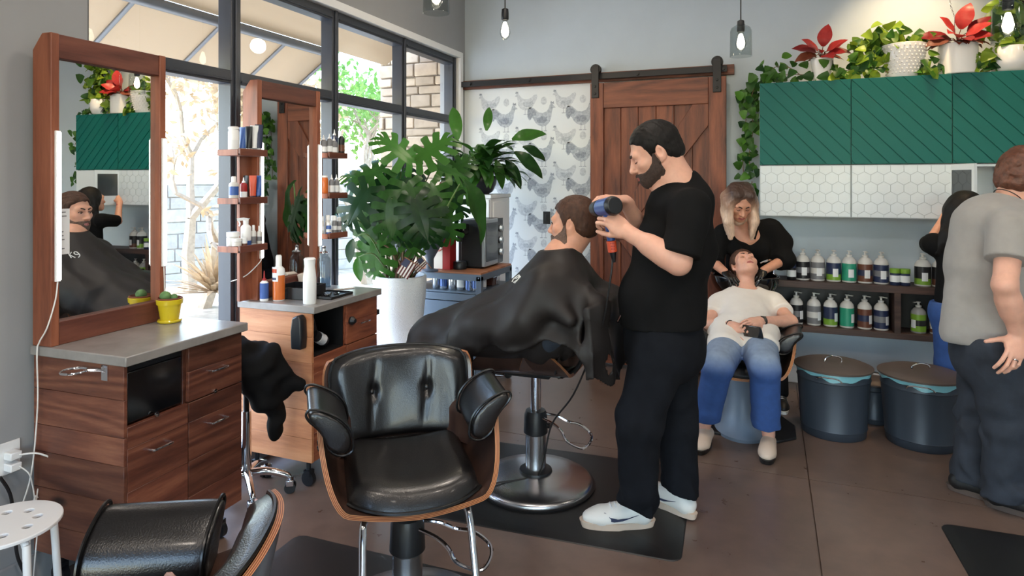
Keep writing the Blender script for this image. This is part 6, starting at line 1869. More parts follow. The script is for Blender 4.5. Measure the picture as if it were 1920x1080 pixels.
# ------------------------------------------------------------------ cabinets on the back wall
CY = 5.07
def cabinet(name, label, x0, x1, z0, z1, body='cabinet_white', group=None):
    t = thing(name, label, 'cabinet', (x0, BY, z0), group=group)
    w, h = x1 - x0, z1 - z0; d = BY - CY - .02
    for a, b in (((.0, -d, 0), (.016, -.001, h)), ((w - .016, -d, 0), (w, -.001, h)), ((.016, -d, 0), (w - .016, -.001, .016)), ((.016, -d, h - .016), (w - .016, -.001, h)), ((.016, -.012, .016), (w - .016, -.001, h - .016))):
        mb = MB(); mb.span(a, b); mb.build('carcass_panel', body, t, smooth=False)
    return t, w, h, d
XS = [-.06, .54, 1.14, 1.74]
GD, GW = 'green diagonal-board wall cabinets', 'white hexagon-front wall cabinets'
for i in range(3):
    t, w, h, d = cabinet('green_wall_cabinet', ['green wall cabinet with diagonal grooves, leftmost above the blonde stylist', 'green wall cabinet with diagonal grooves, under the hobnail pot', 'green wall cabinet with diagonal grooves, above the open hexagon cabinet'][i], XS[i], XS[i + 1] - .002, 1.662, 2.262, group=GD)
    mb = MB(); mb.span((.001, -d - .014, .001), (w - .001, -d - .0005, h - .001)); dr_ = mb.build('door', 'green_paint', t, smooth=False)
    # diagonal boards, falling to the right
    n, p = 0, .0985
    sx = .80   # board spacing measured along x
    for k in range(-2, 14):
        off = k * .113 + .03
        # board between two lines z = -x*tan + c
        tn = math.tan(R_(47))
        c0, c1 = off, off + .113 - .006
        X0, X1 = -.2, w + .2
        poly = [(X0, c0 - tn * X0), (X1, c0 - tn * X1), (X1, c1 - tn * X1), (X0, c1 - tn * X0)]
        poly = clip_rect(poly, .002, .002, w - .002, h - .002)
        if poly:
            mb = MB(); mb.prism(poly, .006, Matrix.Translation((0, -d - .014, 0)) @ WALLXZ); mb.build('board', 'green_paint', dr_, bevel=.0015, seg=1)
def hex_front(parent, x0, z0, w, h, y, r=.046, seed=1):
    dx, dz = r * math.sqrt(3), r * 1.5
    for j in range(-1, int(h / dz) + 2):
        for i in range(-1, int(w / dx) + 2):
            cx, cz = i * dx + (dx / 2 if j % 2 else 0), j * dz
            R = r * .955
            poly = [(cx + R * math.sin(k * PI / 3), cz + R * math.cos(k * PI / 3)) for k in range(6)][::-1]
            poly = clip_rect(poly, .006, .006, w - .006, h - .006)
            if poly:
                mb = MB(); mb.prism(poly, .0025, Matrix.Translation((x0, y, z0)) @ WALLXZ); mb.build('tile', 'tile_white', parent, smooth=False)
for i in range(3):
    x1_ = XS[i + 1] - .002
    t, w, h, d = cabinet('white_wall_cabinet', ['white hexagon-front cabinet, leftmost below the green row', 'white hexagon-front cabinet, middle of the row below the green ones', 'white cabinet with its narrow door swung open, right of the hexagon fronts'][i], XS[i], x1_, 1.288, 1.658, group=GW)
    if i < 2:
        mb = MB(); mb.span((.001, -d - .015, .001), (w - .001, -d - .0005, h - .001)); dr_ = mb.build('door', 'grout', t, smooth=False)
        hex_front(dr_, 0, 0, w, h, -d - .015)
    else:
        mb = MB(); mb.span((.31, -d - .015, .001), (w - .001, -d - .0005, h - .001)); mb.build('door', 'cabinet_white', t, bevel=.002)
        mb = MB(); mb.span((.31, -d, .016), (.326, -.012, h - .016)); mb.build('divider', 'cabinet_white', t, smooth=False)
        dd = obj('open_door', MB().span((0, -.018, .001), (.235, 0, h - .001)).mesh('open_door', 'cabinet_white', False), t, (.004, -d - .004, 0), (0, 0, R_(-70)))
        mb = MB(); mb.span((.02, -.0195, .10), (.21, -.0175, h - .04)); mb.build('grey_inset', 'dark_glass', dd, smooth=False)

# product shelf below
shf = thing('wall_shelf', 'dark wood wall shelf with an open compartment below', 'shelf', (-.03, BY, .444))
SW, SD = 1.80, .25
for nm, a, b in (('shelf_board', (0, -SD, .32), (SW, -.001, .37)), ('bottom_board', (0, -SD, 0), (SW, -.001, .042)), ('end_board', (0, -SD, .042), (.03, -.001, .32)), ('end_board', (SW - .03, -SD, .042), (SW, -.001, .32)), ('divider', (.845, -SD, .042), (.885, -.02, .32))):
    mb = MB(); mb.span(a, b); mb.build(nm, 'shelf_wood', shf, bevel=.002)
mb = MB(); mb.span((.03, -.02, .042), (SW - .03, -.001, .32)); mb.build('back_panel', 'niche_black', shf)
def jug(label, p, r, h, cols, pump, g, spout=0.0):
    t = thing('pump_bottle', label, 'bottle', p, spout, g)
    mb = MB(); mb.lathe([(r * .95, 0), (r, .005), (r, h * .62), (r * .93, h * .69), (r * .62, h * .78), (r * .36, h * .81), (r * .36, h * .84)], n=22); mb.build('bottle_body', 'bottle_milk' if pump != 'smoke' else 'bottle_grey', t)
    z = .05
    for k, c in enumerate(cols):
        hh = (.60 - .05) / len(cols)
        mb = MB(); mb.lathe([(r * 1.012, h * z), (r * 1.012, h * (z + hh))], n=22, cap=False); mb.build('label_band', c, t); z += hh
    mb = MB(); mb.grid(lambda u, v: Vector((r * 1.025 * math.sin(-.38 + .76 * u), -r * 1.025 * math.cos(-.38 + .76 * u), h * (.16 + .26 * v))), 4, 1); mb.build('price_tag', 'label_white', t)
    mb = MB(); mb.lathe([(r * .42, h * .83), (r * .42, h * .875), (r * .16, h * .885), (r * .15, h * .97), (r * .3, h * .972), (r * .3, h), (0, h)], n=16)
    mb.span((-r * .12, -r * .95, h * .97), (r * .12, 0, h * .992)); mb.build('pump', 'bottle_milk', t)
    return t
COLS = [('black_label', 'grey_label', 'black_label'), ('grey_label', 'bottle_milk', 'grey_label'), ('lime_label', 'navy_label', 'navy_label'), ('green_label', 'green_label'), ('brown_label', 'navy_label', 'brown_label'), ('navy_label', 'grey_label', 'navy_label')]
DESC = ['black-and-silver patterned', 'grey patterned', 'navy-and-lime', 'green', 'brown-banded', 'navy-banded']
GT, GB = 'pump bottles on top of the wall shelf', 'pump bottles in the compartment of the wall shelf'
SY = 5.245
zt_ = .444 + .3705; zb_ = .444 + .0425
for k, u in enumerate((1505, 1533, 1563, 1592, 1622, 1652)):
    p = aty(u, 500, SY); jug(DESC[k] + ' pump bottle standing on top of the wall shelf', (p.x, SY, zt_), .048, .225, COLS[k], 'milk', GT, .2)
for k, u in enumerate((1493, 1526, 1557, 1588, 1621, 1652)):
    p = aty(u, 590, SY); jug(DESC[k] + ' pump bottle in the lower compartment of the wall shelf', (p.x, SY, zb_), .047, .235, COLS[k], 'milk', GB, .9)
for k, (u, c, d) in enumerate(((1730, ('lime_label', 'black_label', 'black_label'), 'black-and-lime'), (1763, ('brown_label', 'black_label', 'black_label'), 'black-and-copper'))):
    p = aty(u, 500, SY); jug(d + ' pump bottle on top of the wall shelf, right of the two small jars', (p.x, SY, zt_), .05, .225, c, 'milk', GT, .1)
for k, (u, c, d) in enumerate(((1722, ('lime_label', 'black_label', 'lime_label'), 'smoky black-and-lime'), (1758, ('brown_label', 'bottle_milk', 'black_label'), 'white-topped black-and-copper'))):
    p = aty(u, 590, SY); jug(d + ' pump bottle in the right part of the lower compartment', (p.x, SY, zb_), .047, .215, c, 'smoke' if k == 0 else 'milk', GB, -.9)
for k, (u, d) in enumerate(((1484, 'black lidded jar on the wall shelf, half behind the blonde stylist'), (1678, 'small lime-lidded jar on the wall shelf, left of the pair'), (1697, 'small lime-lidded jar on the wall shelf, right of the pair'))):
    p = aty(u, 515, SY - .04)
    bottle('hair_jar', d, 'jar', (p.x, SY - .04, zt_), .032, .115 if k else .12, 'black_label' if k == 0 else 'navy_label', 'lime_label' if k else 'navy_label', 'small jars on the wall shelf', kind='jar', band=('label_white', .2, .6))

# bins
def bin_(label, p, rb_, rt, h, lid, rz=0, bag=True):
    t = thing('trash_can', label, 'bin', p, rz, 'slate grey lidded bins')
    mb = MB(); mb.lathe([(rb_ * .97, 0), (rb_, .006), (rb_ + (rt - rb_) * .12, h * .12), (rb_ + (rt - rb_) * .12 + .004, h * .13), (rb_ + (rt - rb_) * .15, h * .15), (rb_ + (rt - rb_) * .86, h * .86), (rb_ + (rt - rb_) * .87 + .004, h * .87), (rb_ + (rt - rb_) * .89, h * .89), (rt, h), (rt + .004, h + .003), (rt - .004, h + .003), (rt - .008, h * .9)], n=48, cap=False)
    mb.lathe([(0, .001), (rb_ * .97, 0)], n=48, cap=False); mb.build('bin_body', 'trash', t)
    if bag:
        mb = MB(); mb.grid(lambda u, v: Vector(((rt + .004 + .005 * math.sin(40 * u) * v) * math.cos(2 * PI * u), (rt + .004 + .005 * math.sin(40 * u) * v) * math.sin(2 * PI * u), h + .008 - v * (.03 + .014 * math.sin(2 * PI * u * 3 + 1) + .006 * math.sin(2 * PI * u * 11)))), 72, 4, wrap=True); mb.build('liner', 'bag', t)
        for a in (-2.2, .9):
            c, s = math.cos(a), math.sin(a)
            mb = MB(); mb.tube([((rt + .006) * c - .07 * s, (rt + .006) * s + .07 * c, h - .03), ((rt + .018) * c - .05 * s, (rt + .018) * s + .05 * c, h - .012), ((rt + .022) * c, (rt + .022) * s, h - .008), ((rt + .018) * c + .05 * s, (rt + .018) * s - .05 * c, h - .012), ((rt + .006) * c + .07 * s, (rt + .006) * s - .07 * c, h - .03)], .004, 6, smooth=4)
            mb.build('side_handle', 'chrome', t)
    mb = MB(); mb.lathe([(rt + .014, h + .006), (rt + .015, h + .016), (rt * .95, h + .024), (rt * .9, h + .03), (rt * .5, h + .038), (0, h + .04)], n=48); ld = mb.build('lid', 'trash_lid', t)
    mb = MB(); mb.tube([(-.055, 0, h + .038), (-.045, 0, h + .058), (0, 0, h + .07), (.045, 0, h + .058), (.055, 0, h + .038)], .005, 8, smooth=6); mb.build('lid_handle', 'chrome', ld)
    return t
bin_('slate grey lidded bin with teal liner beside the reclined client', (.372, 4.43, 0), .182, .208, .395, 1, R_(25))
bin_('slate grey lidded bin with teal liner nearest the man in grey', (.838, 4.44, 0), .182, .212, .395, 1, R_(25))
bin_('small slate grey bin standing behind and between the two large ones', (.632, 4.73, 0), .095, .105, .24, 1, R_(25), bag=False)

# ------------------------------------------------------------------ pendant lamps
def pendant(label, p, jar, k=1.0):
    t = thing('pendant_lamp', label, 'lamp', p, group='bare-bulb pendant lamps')
    mb = MB(); mb.tube([(0, 0, .10), (0, 0, CZ - p[2])], .004, 6); mb.build('cord', 'cord_black', t)
    mb = MB(); mb.lathe([(.008, .112), (.02, .105), (.022, .08), (.022, .045), (.019, .04)], n=18); mb.build('socket', 'black_plastic', t)
    mb = MB(); mb.lathe([(.014, .045), (.015, .03), (.022, .008), (.03, -.02), (.032, -.04), (.025, -.062), (.01, -.078), (0, -.08)], n=20); mb.build('bulb_glass', 'jar_glass', t)
    mb = MB(); mb.lathe([(0, .03), (.01, .026), (.018, 0), (.024, -.03), (.018, -.055), (0, -.068)], n=12); mb.build('glowing_bulb', 'bulb', t)
    if jar:
        mb = MB(); mb.lathe([(.02, .085), (.03, .078), (.055, .062), (.062, .045), (.064, -.11), (.0615, -.11), (.0595, .044), (.05, .058), (.02, .078)], n=28, cap=False); mb.build('jar_shade', 'jar_glass', t)
    mb = MB(); mb.lathe([(.06, 0), (.06, -.02), (.01, -.03)], (0, 0, CZ - p[2]), 20); mb.build('ceiling_rose', 'black_plastic', t)
    return t
pendant('bare filament bulb pendant above the rooster wallpaper', tuple(at(947, 50, 3.9)), False)
pendant('clear jar pendant lamp above the barn door\'s right end', tuple(at(1389, 72, 3.9)), True)
pendant('clear jar pendant lamp at the upper right, in front of the plants', tuple(at(1890, 35, 2.9)), True)
pendant('clear jar pendant lamp at the top edge near the window corner', tuple(at(818, -18, 3.1)), True)
pendant('clear jar pendant lamp over the chairs, seen only in the near mirror', (2.2, 2.75, 2.7), True)
mb = MB(); cq = [aty(1779, -20, 5.1), aty(1782, 10, 5.1), aty(1790, 32, 5.1)]
for a, b in zip(cq[:-1], cq[1:]):
    for k in range(6):
        p, q = a.lerp(b, k / 6), a.lerp(b, (k + 1) / 6); m_ = (p + q) / 2; s = Vector((.006, .0, 0)) if k % 2 else Vector((0, .006, 0))
        mb.tube([p, m_ + s, q, m_ - s], .0015, 5, closed=True)
mb.tube([cq[0], Vector((cq[0].x, cq[0].y, CZ))], .0025, 5)
mb.tube([cq[2], cq[2] + Vector((0, .01, -.1))], .002, 5)
tag(mb.build('hanging_chain', 'steel'), 'thin metal chain hanging above the second red-leaved plant', 'chain')

# ================================================================== people
def A(u, v, d): return np.array(at(u, v, d))
nF, nR, nZ = np.array(FWD), np.array(RGT), np.array((0., 0., 1.))
def person(label, base, pose=None):
    return thing('person', label, 'person', (base[0], base[1], 0))
def pick_none(x, y, z): return np.zeros(len(x), dtype=np.int32)

def shoe(name, parent, o3, heel, toe, z0, L=.29, W=.098, up='shoe_white', sole='shoe_sole', mark=None, hi=.075, clog=False):
    """heel and toe on the floor; upper, sole and side mark"""
    d = np.array(toe) - np.array(heel); d[2] = 0; d /= np.linalg.norm(d)
    F = Frame((heel[0], heel[1], z0), np.stack([np.cross(d, nZ), d, nZ], axis=1), L / .29)
    P = [EL((0, .215, .036), (.044, .07, .034), fr=F), RC((0, .05, .045), (0, .2, .04), .040, .040, fr=F, k=.03, sq=((0, 0, 1), .95)), RC((0, .045, .05), (0, .055, hi), .037, .036, fr=F, k=.02),
         RC((0, .08, .075), (0, .15, .058), .03, .03, fr=F, k=.03), CUT((0, 0, .012), (0, 0, -1), fr=F), CUT((0, .03, hi + .006), (0, -.25, 1), fr=F)]
    if clog: P = P[:2] + [RC((0, .12, .065), (0, .16, .055), .034, .034, fr=F, k=.03), CUT((0, 0, .014), (0, 0, -1), fr=F)]
    u = solid(name, P, .004, up, parent, origin=o3)
    n = 40; out = []
    for k in range(n):
        a = 2 * PI * k / n; c, s = math.cos(a), math.sin(a)
        y = .145 + .147 * s; w = .046 * (abs(c) ** .75) * (1 if s > 0 else .86) * (1 + .06 * s)
        out.append((math.copysign(w, c), y))
    mb = MB()
    for (z0_, z1_, k0, k1) in ((0.0, .026, .97, 1.03),):
        vs = [F.w((x * k0, .145 + (y - .145) * k0, z0_)) - o3 for x, y in out] + [F.w((x * k1, .145 + (y - .145) * k1, z1_)) - o3 for x, y in out]
        mb.add(vs, [tuple(reversed(range(n))), tuple(range(n, 2 * n))] + [(i, (i + 1) % n, n + (i + 1) % n, n + i) for i in range(n)])
    so_ = mb.build('sole', sole, u, angle=60)
    if mark:
        for sx in (-1, 1):
            sw = [(.215, .062), (.19, .040), (.165, .035), (.13, .040), (.05, .066), (.11, .05), (.15, .046), (.18, .052), (.20, .068)]
            # curved mark wrapped on the side of the upper
            vs = []
            for y, z in sw:
                vs.append(F.w((sx * (.0405 - .010 * ((z - .04) / .03) ** 2 - .10 * max(0, y - .17)), y, z)) - o3 + F.d((sx * .0062, 0, 0)))
            m2 = MB(); f = list(range(9)); 
            tri = [(0, 1, 7), (0, 7, 8), (1, 2, 7), (2, 6, 7), (2, 3, 6), (3, 5, 6), (3, 4, 5)]
            m2.add(vs, tri if sx < 0 else [t[::-1] for t in tri]); m2.build('side_mark', mark, u, smooth=False, solid=.002)
        mb = MB()
        for k in range(5):
            y = .10 + .018 * k; z = .099 - .15 * (y - .10)
            mb.tube([F.w((-.022, y, z - .008)) - o3, F.w((0, y + .003, z)) - o3, F.w((.022, y, z - .008)) - o3], .0035, 6, smooth=3)
        mb.build('laces', 'label_white', u)
    return u

# ------------------------------------------------------------------ barber, standing
DB = 2.86
b0 = A(1240, 980, DB); o3 = np.array((b0[0], b0[1], 0.0))
bar = person('bearded man in black t-shirt and jeans standing and drying hair', o3)
HB = frame_from(A(1229, 287, DB), -nR * .9 - nZ * .42 + nF * .12, nZ * .9 - nR * .42, 1.10)
nk = A(1266, 345, DB)
lsh, lel, lwr = A(1296, 388, 2.66), A(1272, 492, 2.60), A(1178, 436, 2.68)
rsh, rel, rwr = A(1262, 388, 3.06), A(1222, 458, 3.10), A(1172, 378, 2.90)
P = head_prims(HB, nk, .066, wide=1.04, jaw=1.08); HBP = list(P)
P += [RC(nk, A(1264, 400, DB), .075, .12, k=.06), RC(lsh * .8 + rsh * .2, rsh * .8 + lsh * .2, .07, k=.06), RC(A(1268, 420, DB), A(1250, 570, DB), .11, .13, k=.06),
      RC(lsh, lel, .060, .050, k=.04), RC(lel, lwr, .050, .030, k=.02), RC(lel * .75 + lwr * .25, lel * .45 + lwr * .55, .050, .042, k=.03), RC(rsh, rel, .060, .050, k=.04), RC(rel, rwr, .049, .030, k=.02)]
grip_top, grip_bot = A(1137, 388, 2.735), A(1146, 452, 2.735)
hp, _ = hand_prims(lwr, A(1146, 412, 2.705) - lwr, nF * -.75 + nZ * .55 - nR * .1, -1, curl=((42, 62, 40), (46, 66, 42), (50, 68, 44), (54, 70, 44)), thumb=(.45, .75, -.55), thumb_bend=18, k=1.06)
P += hp
hp2, _ = hand_prims(rwr, A(1126, 366, 2.80) - rwr, nZ * .9 - nF * .2, 1, curl=(20, 34, 26), thumb=(.4, .8, -.5), thumb_bend=15, k=1.05)
P += hp2
solid('body', P, .0034, ['skin', 'lips'], bar, pick=lip_pick(HB), origin=o3)
face_bits(HB, bar, o3, 'brow', True)
solid('hair', hair_cap(HB, .0075, .070, .052, -.052, wide=1.04), .0034, 'hair_black', bar, origin=o3, disp=folds([(.3, 1, .2), (1, .2, .4), (.6, -.3, 1)], .0032, 150, 2), dmax=.004)
solid('beard', beard_prims(HB, HBP, .0048), .0034, 'beard_black', bar, origin=o3, disp=folds([(.3, 1, .2), (1, .2, .4)], .0012, 260, 4), dmax=.003)
cl = lambda n, d: CUT(n, d)
sh_end = lsh * .12 + lel * .88; rs_end = rsh * .25 + rel * .75
def torso_fn(extra): return extra
ax = lel - lsh; ax /= np.linalg.norm(ax); rx = rel - rsh; rx /= np.linalg.norm(rx)
S = [RC(A(1272, 400, DB), A(1258, 470, DB), .128, .148, k=.05, sq=(nF, 1.35)), RC(A(1258, 470, DB), A(1244, 610, DB), .150, .182, k=.06, sq=(nF, 1.15)), RC(lsh * .85 + rsh * .15, rsh * .85 + lsh * .15, .078, k=.07),
     RC(nk + nZ * -.005, A(1266, 385, DB), .084, .12, k=.05), EL(A(1222, 555, DB), (.142, .17, .13), k=.08), RC(A(1298, 375, DB), A(1308, 470, DB), .06, .08, k=.08),
     CUT(A(1240, 606, DB), (.05, 0, -1)), RC(A(1288, 340, DB), A(1296, 375, DB), .06, .09, k=.05), CUT(A(1266, 330, DB), -nR * .357 + nZ * .934)]
sl_ = [RC(lsh, sh_end + ax * .06, .083, .082, k=.05), CUT(sh_end, ax)]
S2_ = [RC(rsh, rs_end + rx * .05, .083, .082, k=.05), CUT(rs_end, rx)]
def merge(*groups):
    """several cut groups blended into one"""
    un = [p for g in groups for p in g if p.op == 'u']
    def ev(x, y, z, groups=groups):
        d = None
        for g in groups:
            e = combine(g, x, y, z)
            d = e if d is None else np.minimum(d, e) - np.maximum(.03 - np.abs(d - e), 0) ** 2 / .03 * .25
        return d
    p = Prim(); p.op = 'u'; p.k = .02; p.lo = np.min([q.lo for q in un], axis=0); p.hi = np.max([q.hi for q in un], axis=0); p.ev = ev
    return [p]
solid('tshirt', merge(S, sl_, S2_), .007, 'fabric_black', bar, origin=o3, disp=folds([(.5, .2, 1), (1, .3, -.6), (.8, -.2, .9)], .008, 26, 5), dmax=.01)
lh, lk, la = A(1240, 650, 2.76), A(1198, 790, 2.74), A(1196, 965, 2.79)
rh, rk, ra = A(1258, 650, 2.97), A(1270, 790, 2.98), A(1276, 935, 2.96)
T = merge([RC(A(1242, 585, DB), A(1240, 650, DB), .172, .165, k=.05, sq=(nF, 1.1)), EL(A(1272, 655, DB), (.115, .17, .12), k=.06), CUT(A(1240, 592, DB), (0, 0, 1))],
          [RC(lh, lk, .122, .094, k=.05), RC(lk, la, .094, .080, k=.04), CUT(la * (1, 1, 0) + nZ * .135, -nZ - nR * .42)], [RC(rh, rk, .122, .09, k=.05), RC(rk, ra, .088, .082, k=.04), CUT(ra * (1, 1, 0) + nZ * .125, -nZ - nR * .25)])
def jean_folds(knees, ankles, amp=.006):
    base = folds([(.4, .3, 1), (-.3, .2, 1)], 1.0, 46, 7)
    def f(x, y, z):
        w = .25
        for k in knees: w = w + .9 * np.exp(-((z - k[2]) ** 2) / .006)
        for k in ankles: w = w + 1.0 * np.exp(-((z - k[2] - .06) ** 2) / .008)
        return amp * w * base(x, y, z)
    return f
tr = solid('jeans', T, .008, 'denim_dark', bar, origin=o3, disp=jean_folds([lk, rk], [la, ra]), dmax=.012)
mb = MB(); mb.tube([A(1164, 592, DB - .03) - o3, A(1158, 604, DB - .05) - o3], .006, 8); mb.build('belt_clip', 'chrome', bar)
shoe('shoe', bar, o3, np.array(atz(1226, 985, .01)), np.array(atz(1088, 985, .01)), .0105, .325, up='shoe_white', mark='shoe_navy')
shoe('shoe', bar, o3, np.array(atz(1304, 975, .01)), np.array(atz(1225, 935, .01)), .0105, .315, up='shoe_white', mark='shoe_navy')

# the hair dryer in his hands
hd = thing('hair_dryer', 'blue and black hair dryer held by the bearded barber', 'hair dryer', tuple(grip_top))
q = np.array(hd.location)
bd = (nF * .9 - nR * .35 - nZ * .12); bd /= np.linalg.norm(bd); gd = grip_bot - grip_top
mb = MB(); mb.cyl(-bd * .05, bd * .05, .041, .036, 24); mb.build('barrel', 'dryer_blue', hd, bevel=.004)
mb = MB(); mb.cyl(bd * .05, bd * .10, .038, .032, 24); mb.build('nozzle', 'black_plastic', hd, bevel=.003)
mb = MB(); mb.cyl(-bd * .075, -bd * .05, .036, .043, 24); mb.build('intake_grille', 'black_plastic', hd, bevel=.004)
mb = MB(); mb.cyl(gd * .1, gd * .98, .019, .017, 20); hdl = mb.build('grip', 'dryer_blue', hd)
mb = MB(); mb.cyl(gd * .99, gd * 1.32, .021, .02, 20); lb_ = mb.build('rating_label', 'red_orange', hdl, bevel=.002)
mb = MB()
for k in range(3):
    for j in range(3):
        c = gd * (1.06 + .08 * k) - nF * .0205 + nR * (.006 * (j - 1)); mb.box(c, (.004, .001, .006), (0, 0, CAM_A))
mb.build('label_print', 'red_box', lb_)
mb = MB(); mb.cyl(gd * 1.32, gd * 1.62, .015, .006, 14); mb.build('strain_relief', 'black_plastic', hdl)
pts = [A(1147, 470, 2.735), A(1148, 495, 2.735), A(1142, 540, 2.74), A(1132, 600, 2.78), A(1112, 655, 2.84), A(1075, 740, 2.92), A(1035, 795, 3.0), A(1020, 860, 3.02)]
pts = [p - q for p in pts] + [np.array(atz(1008, 893, .075)) - q, np.array(atz(985, 898, .07)) - q, np.array(atz(935, 905, .062)) - q, np.array(atz(885, 912, .055)) - q]
mb = MB(); mb.tube(pts, .0042, 8, smooth=6); mb.build('dryer_cord', 'cord_black', hd)

# ------------------------------------------------------------------ customer in the cape
HC = frame_from(A(1069, 424, 3.27), (-1, .04, -.03), nZ, 1.06)
o3 = np.array((-1.10, 3.09, 0.0))
cu = person('seated bearded man under a black cape, facing the second mirror', o3)
cb_ = np.array((-.985, 3.09, 1.16))
P = head_prims(HC, cb_, .062, jaw=1.05); HCP = list(P)
P += [RC(cb_, (-1.0, 3.09, 1.05), .07, .11, k=.05), RC((-1.0, 2.93, 1.07), (-1.0, 3.25, 1.07), .055, k=.05), RC((-1.0, 3.09, 1.0), (-1.02, 3.09, .90), .11, .10, k=.05)]
for s in (-1, 1):
    P += [RC((-1.0, 3.09 + s * .19, 1.06), (-1.09, 3.09 + s * .24, .88), .048, .042, k=.03), RC((-1.09, 3.09 + s * .24, .88), (-1.33, 3.09 + s * .10, .83), .042, .03, k=.02)]
    hp, _ = hand_prims(np.array((-1.33, 3.09 + s * .10, .83)), (-1, -.3 * s, -.1), nZ, s, curl=(18, 20, 12))
    P += hp
solid('body', P, .0036, ['skin2', 'lips'], cu, pick=lip_pick(HC), origin=o3)
face_bits(HC, cu, o3, 'brow', False)
solid('hair', hair_cap(HC, .010, .074, .05, -.06), .0034, 'hair_brown', cu, origin=o3, disp=folds([(.3, 1, .2), (1, .2, .4)], .0018, 170, 2), dmax=.003)
solid('beard', beard_prims(HC, HCP, .0042), .0034, 'beard_brown', cu, origin=o3, disp=folds([(.3, 1, .2), (1, .2, .4)], .001, 260, 4), dmax=.003)
C = [RC((-.985, 3.09, 1.19), (-.99, 3.09, 1.08), .074, .12, k=.03), RC((-1.0, 2.92, 1.035), (-1.0, 3.26, 1.035), .075, k=.07), RC((-.99, 3.09, 1.06), (-1.03, 3.09, .84), .15, .175, k=.08),
     RC((-1.10, 3.00, 1.0), (-1.60, 2.98, .785), .07, .05, k=.12), RC((-1.10, 3.18, 1.0), (-1.60, 3.20, .785), .07, .05, k=.12), RC((-1.12, 3.09, 1.0), (-1.58, 3.09, .80), .06, .05, k=.1)]
for s in (-1, 1):
    C += [RC((-1.0, 3.09 + s * .18, 1.03), (-1.06, 3.09 + s * .25, .90), .066, .055, k=.06), RC((-1.06, 3.09 + s * .25, .90), (-1.40, 3.09 + s * .17, .84), .055, .05, k=.07), RC((-1.06, 3.09 + s * .1, .79), (-1.62, 3.09 + s * .11, .745), .10, .085, k=.06),
          RC((-1.64, 3.09 + s * .10, .755), (-1.735, 3.09 + s * .13, .65), .065, .045, k=.06), RC((-1.30, 3.09 + s * .25, .80), (-1.66, 3.09 + s * .21, .70), .035, .035, k=.09), RC((-1.30, 3.09 + s * .27, .76), (-1.60, 3.09 + s * .24, .66), .02, .02, k=.05), RC((-1.62, 3.09 + s * .22, .70), (-1.71, 3.09 + s * .23, .635), .035, .02, k=.05)]
    for xx, yy in ((-1.05, .235), (-1.15, .225), (-1.25, .215)):      # sheet hanging from shoulder to lap
        C += [RC((-1.0, 3.09 + s * .16, 1.03), (xx - .12, 3.09 + s * (yy + .03), .83), .05, .03, k=.09)]
C += [RC((-1.66, 3.0, .755), (-1.66, 3.18, .755), .06, k=.06), RC((-1.735, 3.0, .645), (-1.735, 3.2, .645), .04, k=.06),
      RC((-.93, 2.98, 1.04), (-.775, 2.95, .95), .08, .05, k=.08), RC((-.93, 3.2, 1.04), (-.775, 3.23, .95), .08, .05, k=.08), RC((-.775, 2.95, .96), (-.775, 3.23, .96), .05, k=.06),
      RC((-1.0, 2.88, 1.0), (-.86, 2.83, .92), .05, .03, k=.08), RC((-1.0, 3.30, 1.0), (-.86, 3.35, .92), .05, .03, k=.08)]
def _hang(x, y, z):      # the part of the cape that hangs behind the backrest, with pointed corners
    xs = -.735 + (.98 - z) * .10 + .012 * np.sin(26 * y + 1.2 * np.sin(9 * z)) * np.clip((1.0 - z) * 5, 0, 1) - .05 * np.clip((np.abs(y - 3.09) - .16) / .1, 0, 1)
    zl = .70 - .085 * np.abs(np.sin((y - 2.84) * PI / .165)) ** 2.2
    return np.maximum(np.maximum(np.abs(x - xs) - .011, np.abs(y - 3.09) - .262), np.maximum(z - .98, (zl - z) * .6))
C += [SLAB(_hang, (-.84, 2.81, .58), (-.60, 3.37, 1.0), .05)]
def _flank(x, y, z):     # the side of the cape falling from the shoulder over the armrest
    ys = 2.95 - (1.04 - z) * .48 + .010 * np.sin(34 * x + 2 * np.sin(8 * z)) * np.clip((1.04 - z) * 6, 0, 1)
    zl = .80 + .02 * np.sin(18 * x) - .25 * np.clip(-1.2 - x, 0, .4)
    return np.maximum(np.maximum(np.abs(y - ys) - .012, np.abs(x + 1.12) - .30), np.maximum(z - (1.04 + .44 * np.minimum(x + 1.02, 0)), zl - z) * .8)
C += [SLAB(_flank, (-1.48, 2.78, .68), (-.80, 2.98, 1.06), .05)]
C += [CUT((-.985, 3.09, 1.205), (-.12, 0, 1))]
def cape_folds(x, y, z):
    X, Y, Z = x + .99, y - 3.09, z - 1.2
    r = np.sqrt(X * X + Y * Y + Z * Z)
    a = np.arctan2(Y, -X)
    w = np.clip((r - .12) / .35, 0, 1)
    f = np.sin(a * 11 + 2.2 * np.sin(r * 7)) * .6 + np.sin(a * 6 - 1.0 + 1.2 * np.sin(r * 5)) * .8
    return .0085 * w * f + .003 * w * np.sin(38 * (z + .4 * x) + 3 * np.sin(9 * y + 4 * x))
cape = solid('cape', C, .008, 'cape', cu, origin=o3, disp=cape_folds, dmax=.014)
mb = MB(); mb.tube([np.array((-.985 + .074 * math.cos(t), .0 + .074 * math.sin(t) + 3.09+ 0, 1.198 + .01 * math.cos(t))) - o3 for t in [k * PI / 12 for k in range(24)]], .008, 8, closed=True); mb.build('neck_band', 'cape', cape)
def cape_x(y, z):      # where the front of the cape lies at a given height
    xs = np.linspace(-1.6, -1.0, 400)
    d = combine(C, xs, np.full(400, y), np.full(400, z)) + cape_folds(xs, np.full(400, y), np.full(400, z))
    return xs[np.argmax(d < 0)]
mb = MB()   # pale two-character mark on the chest
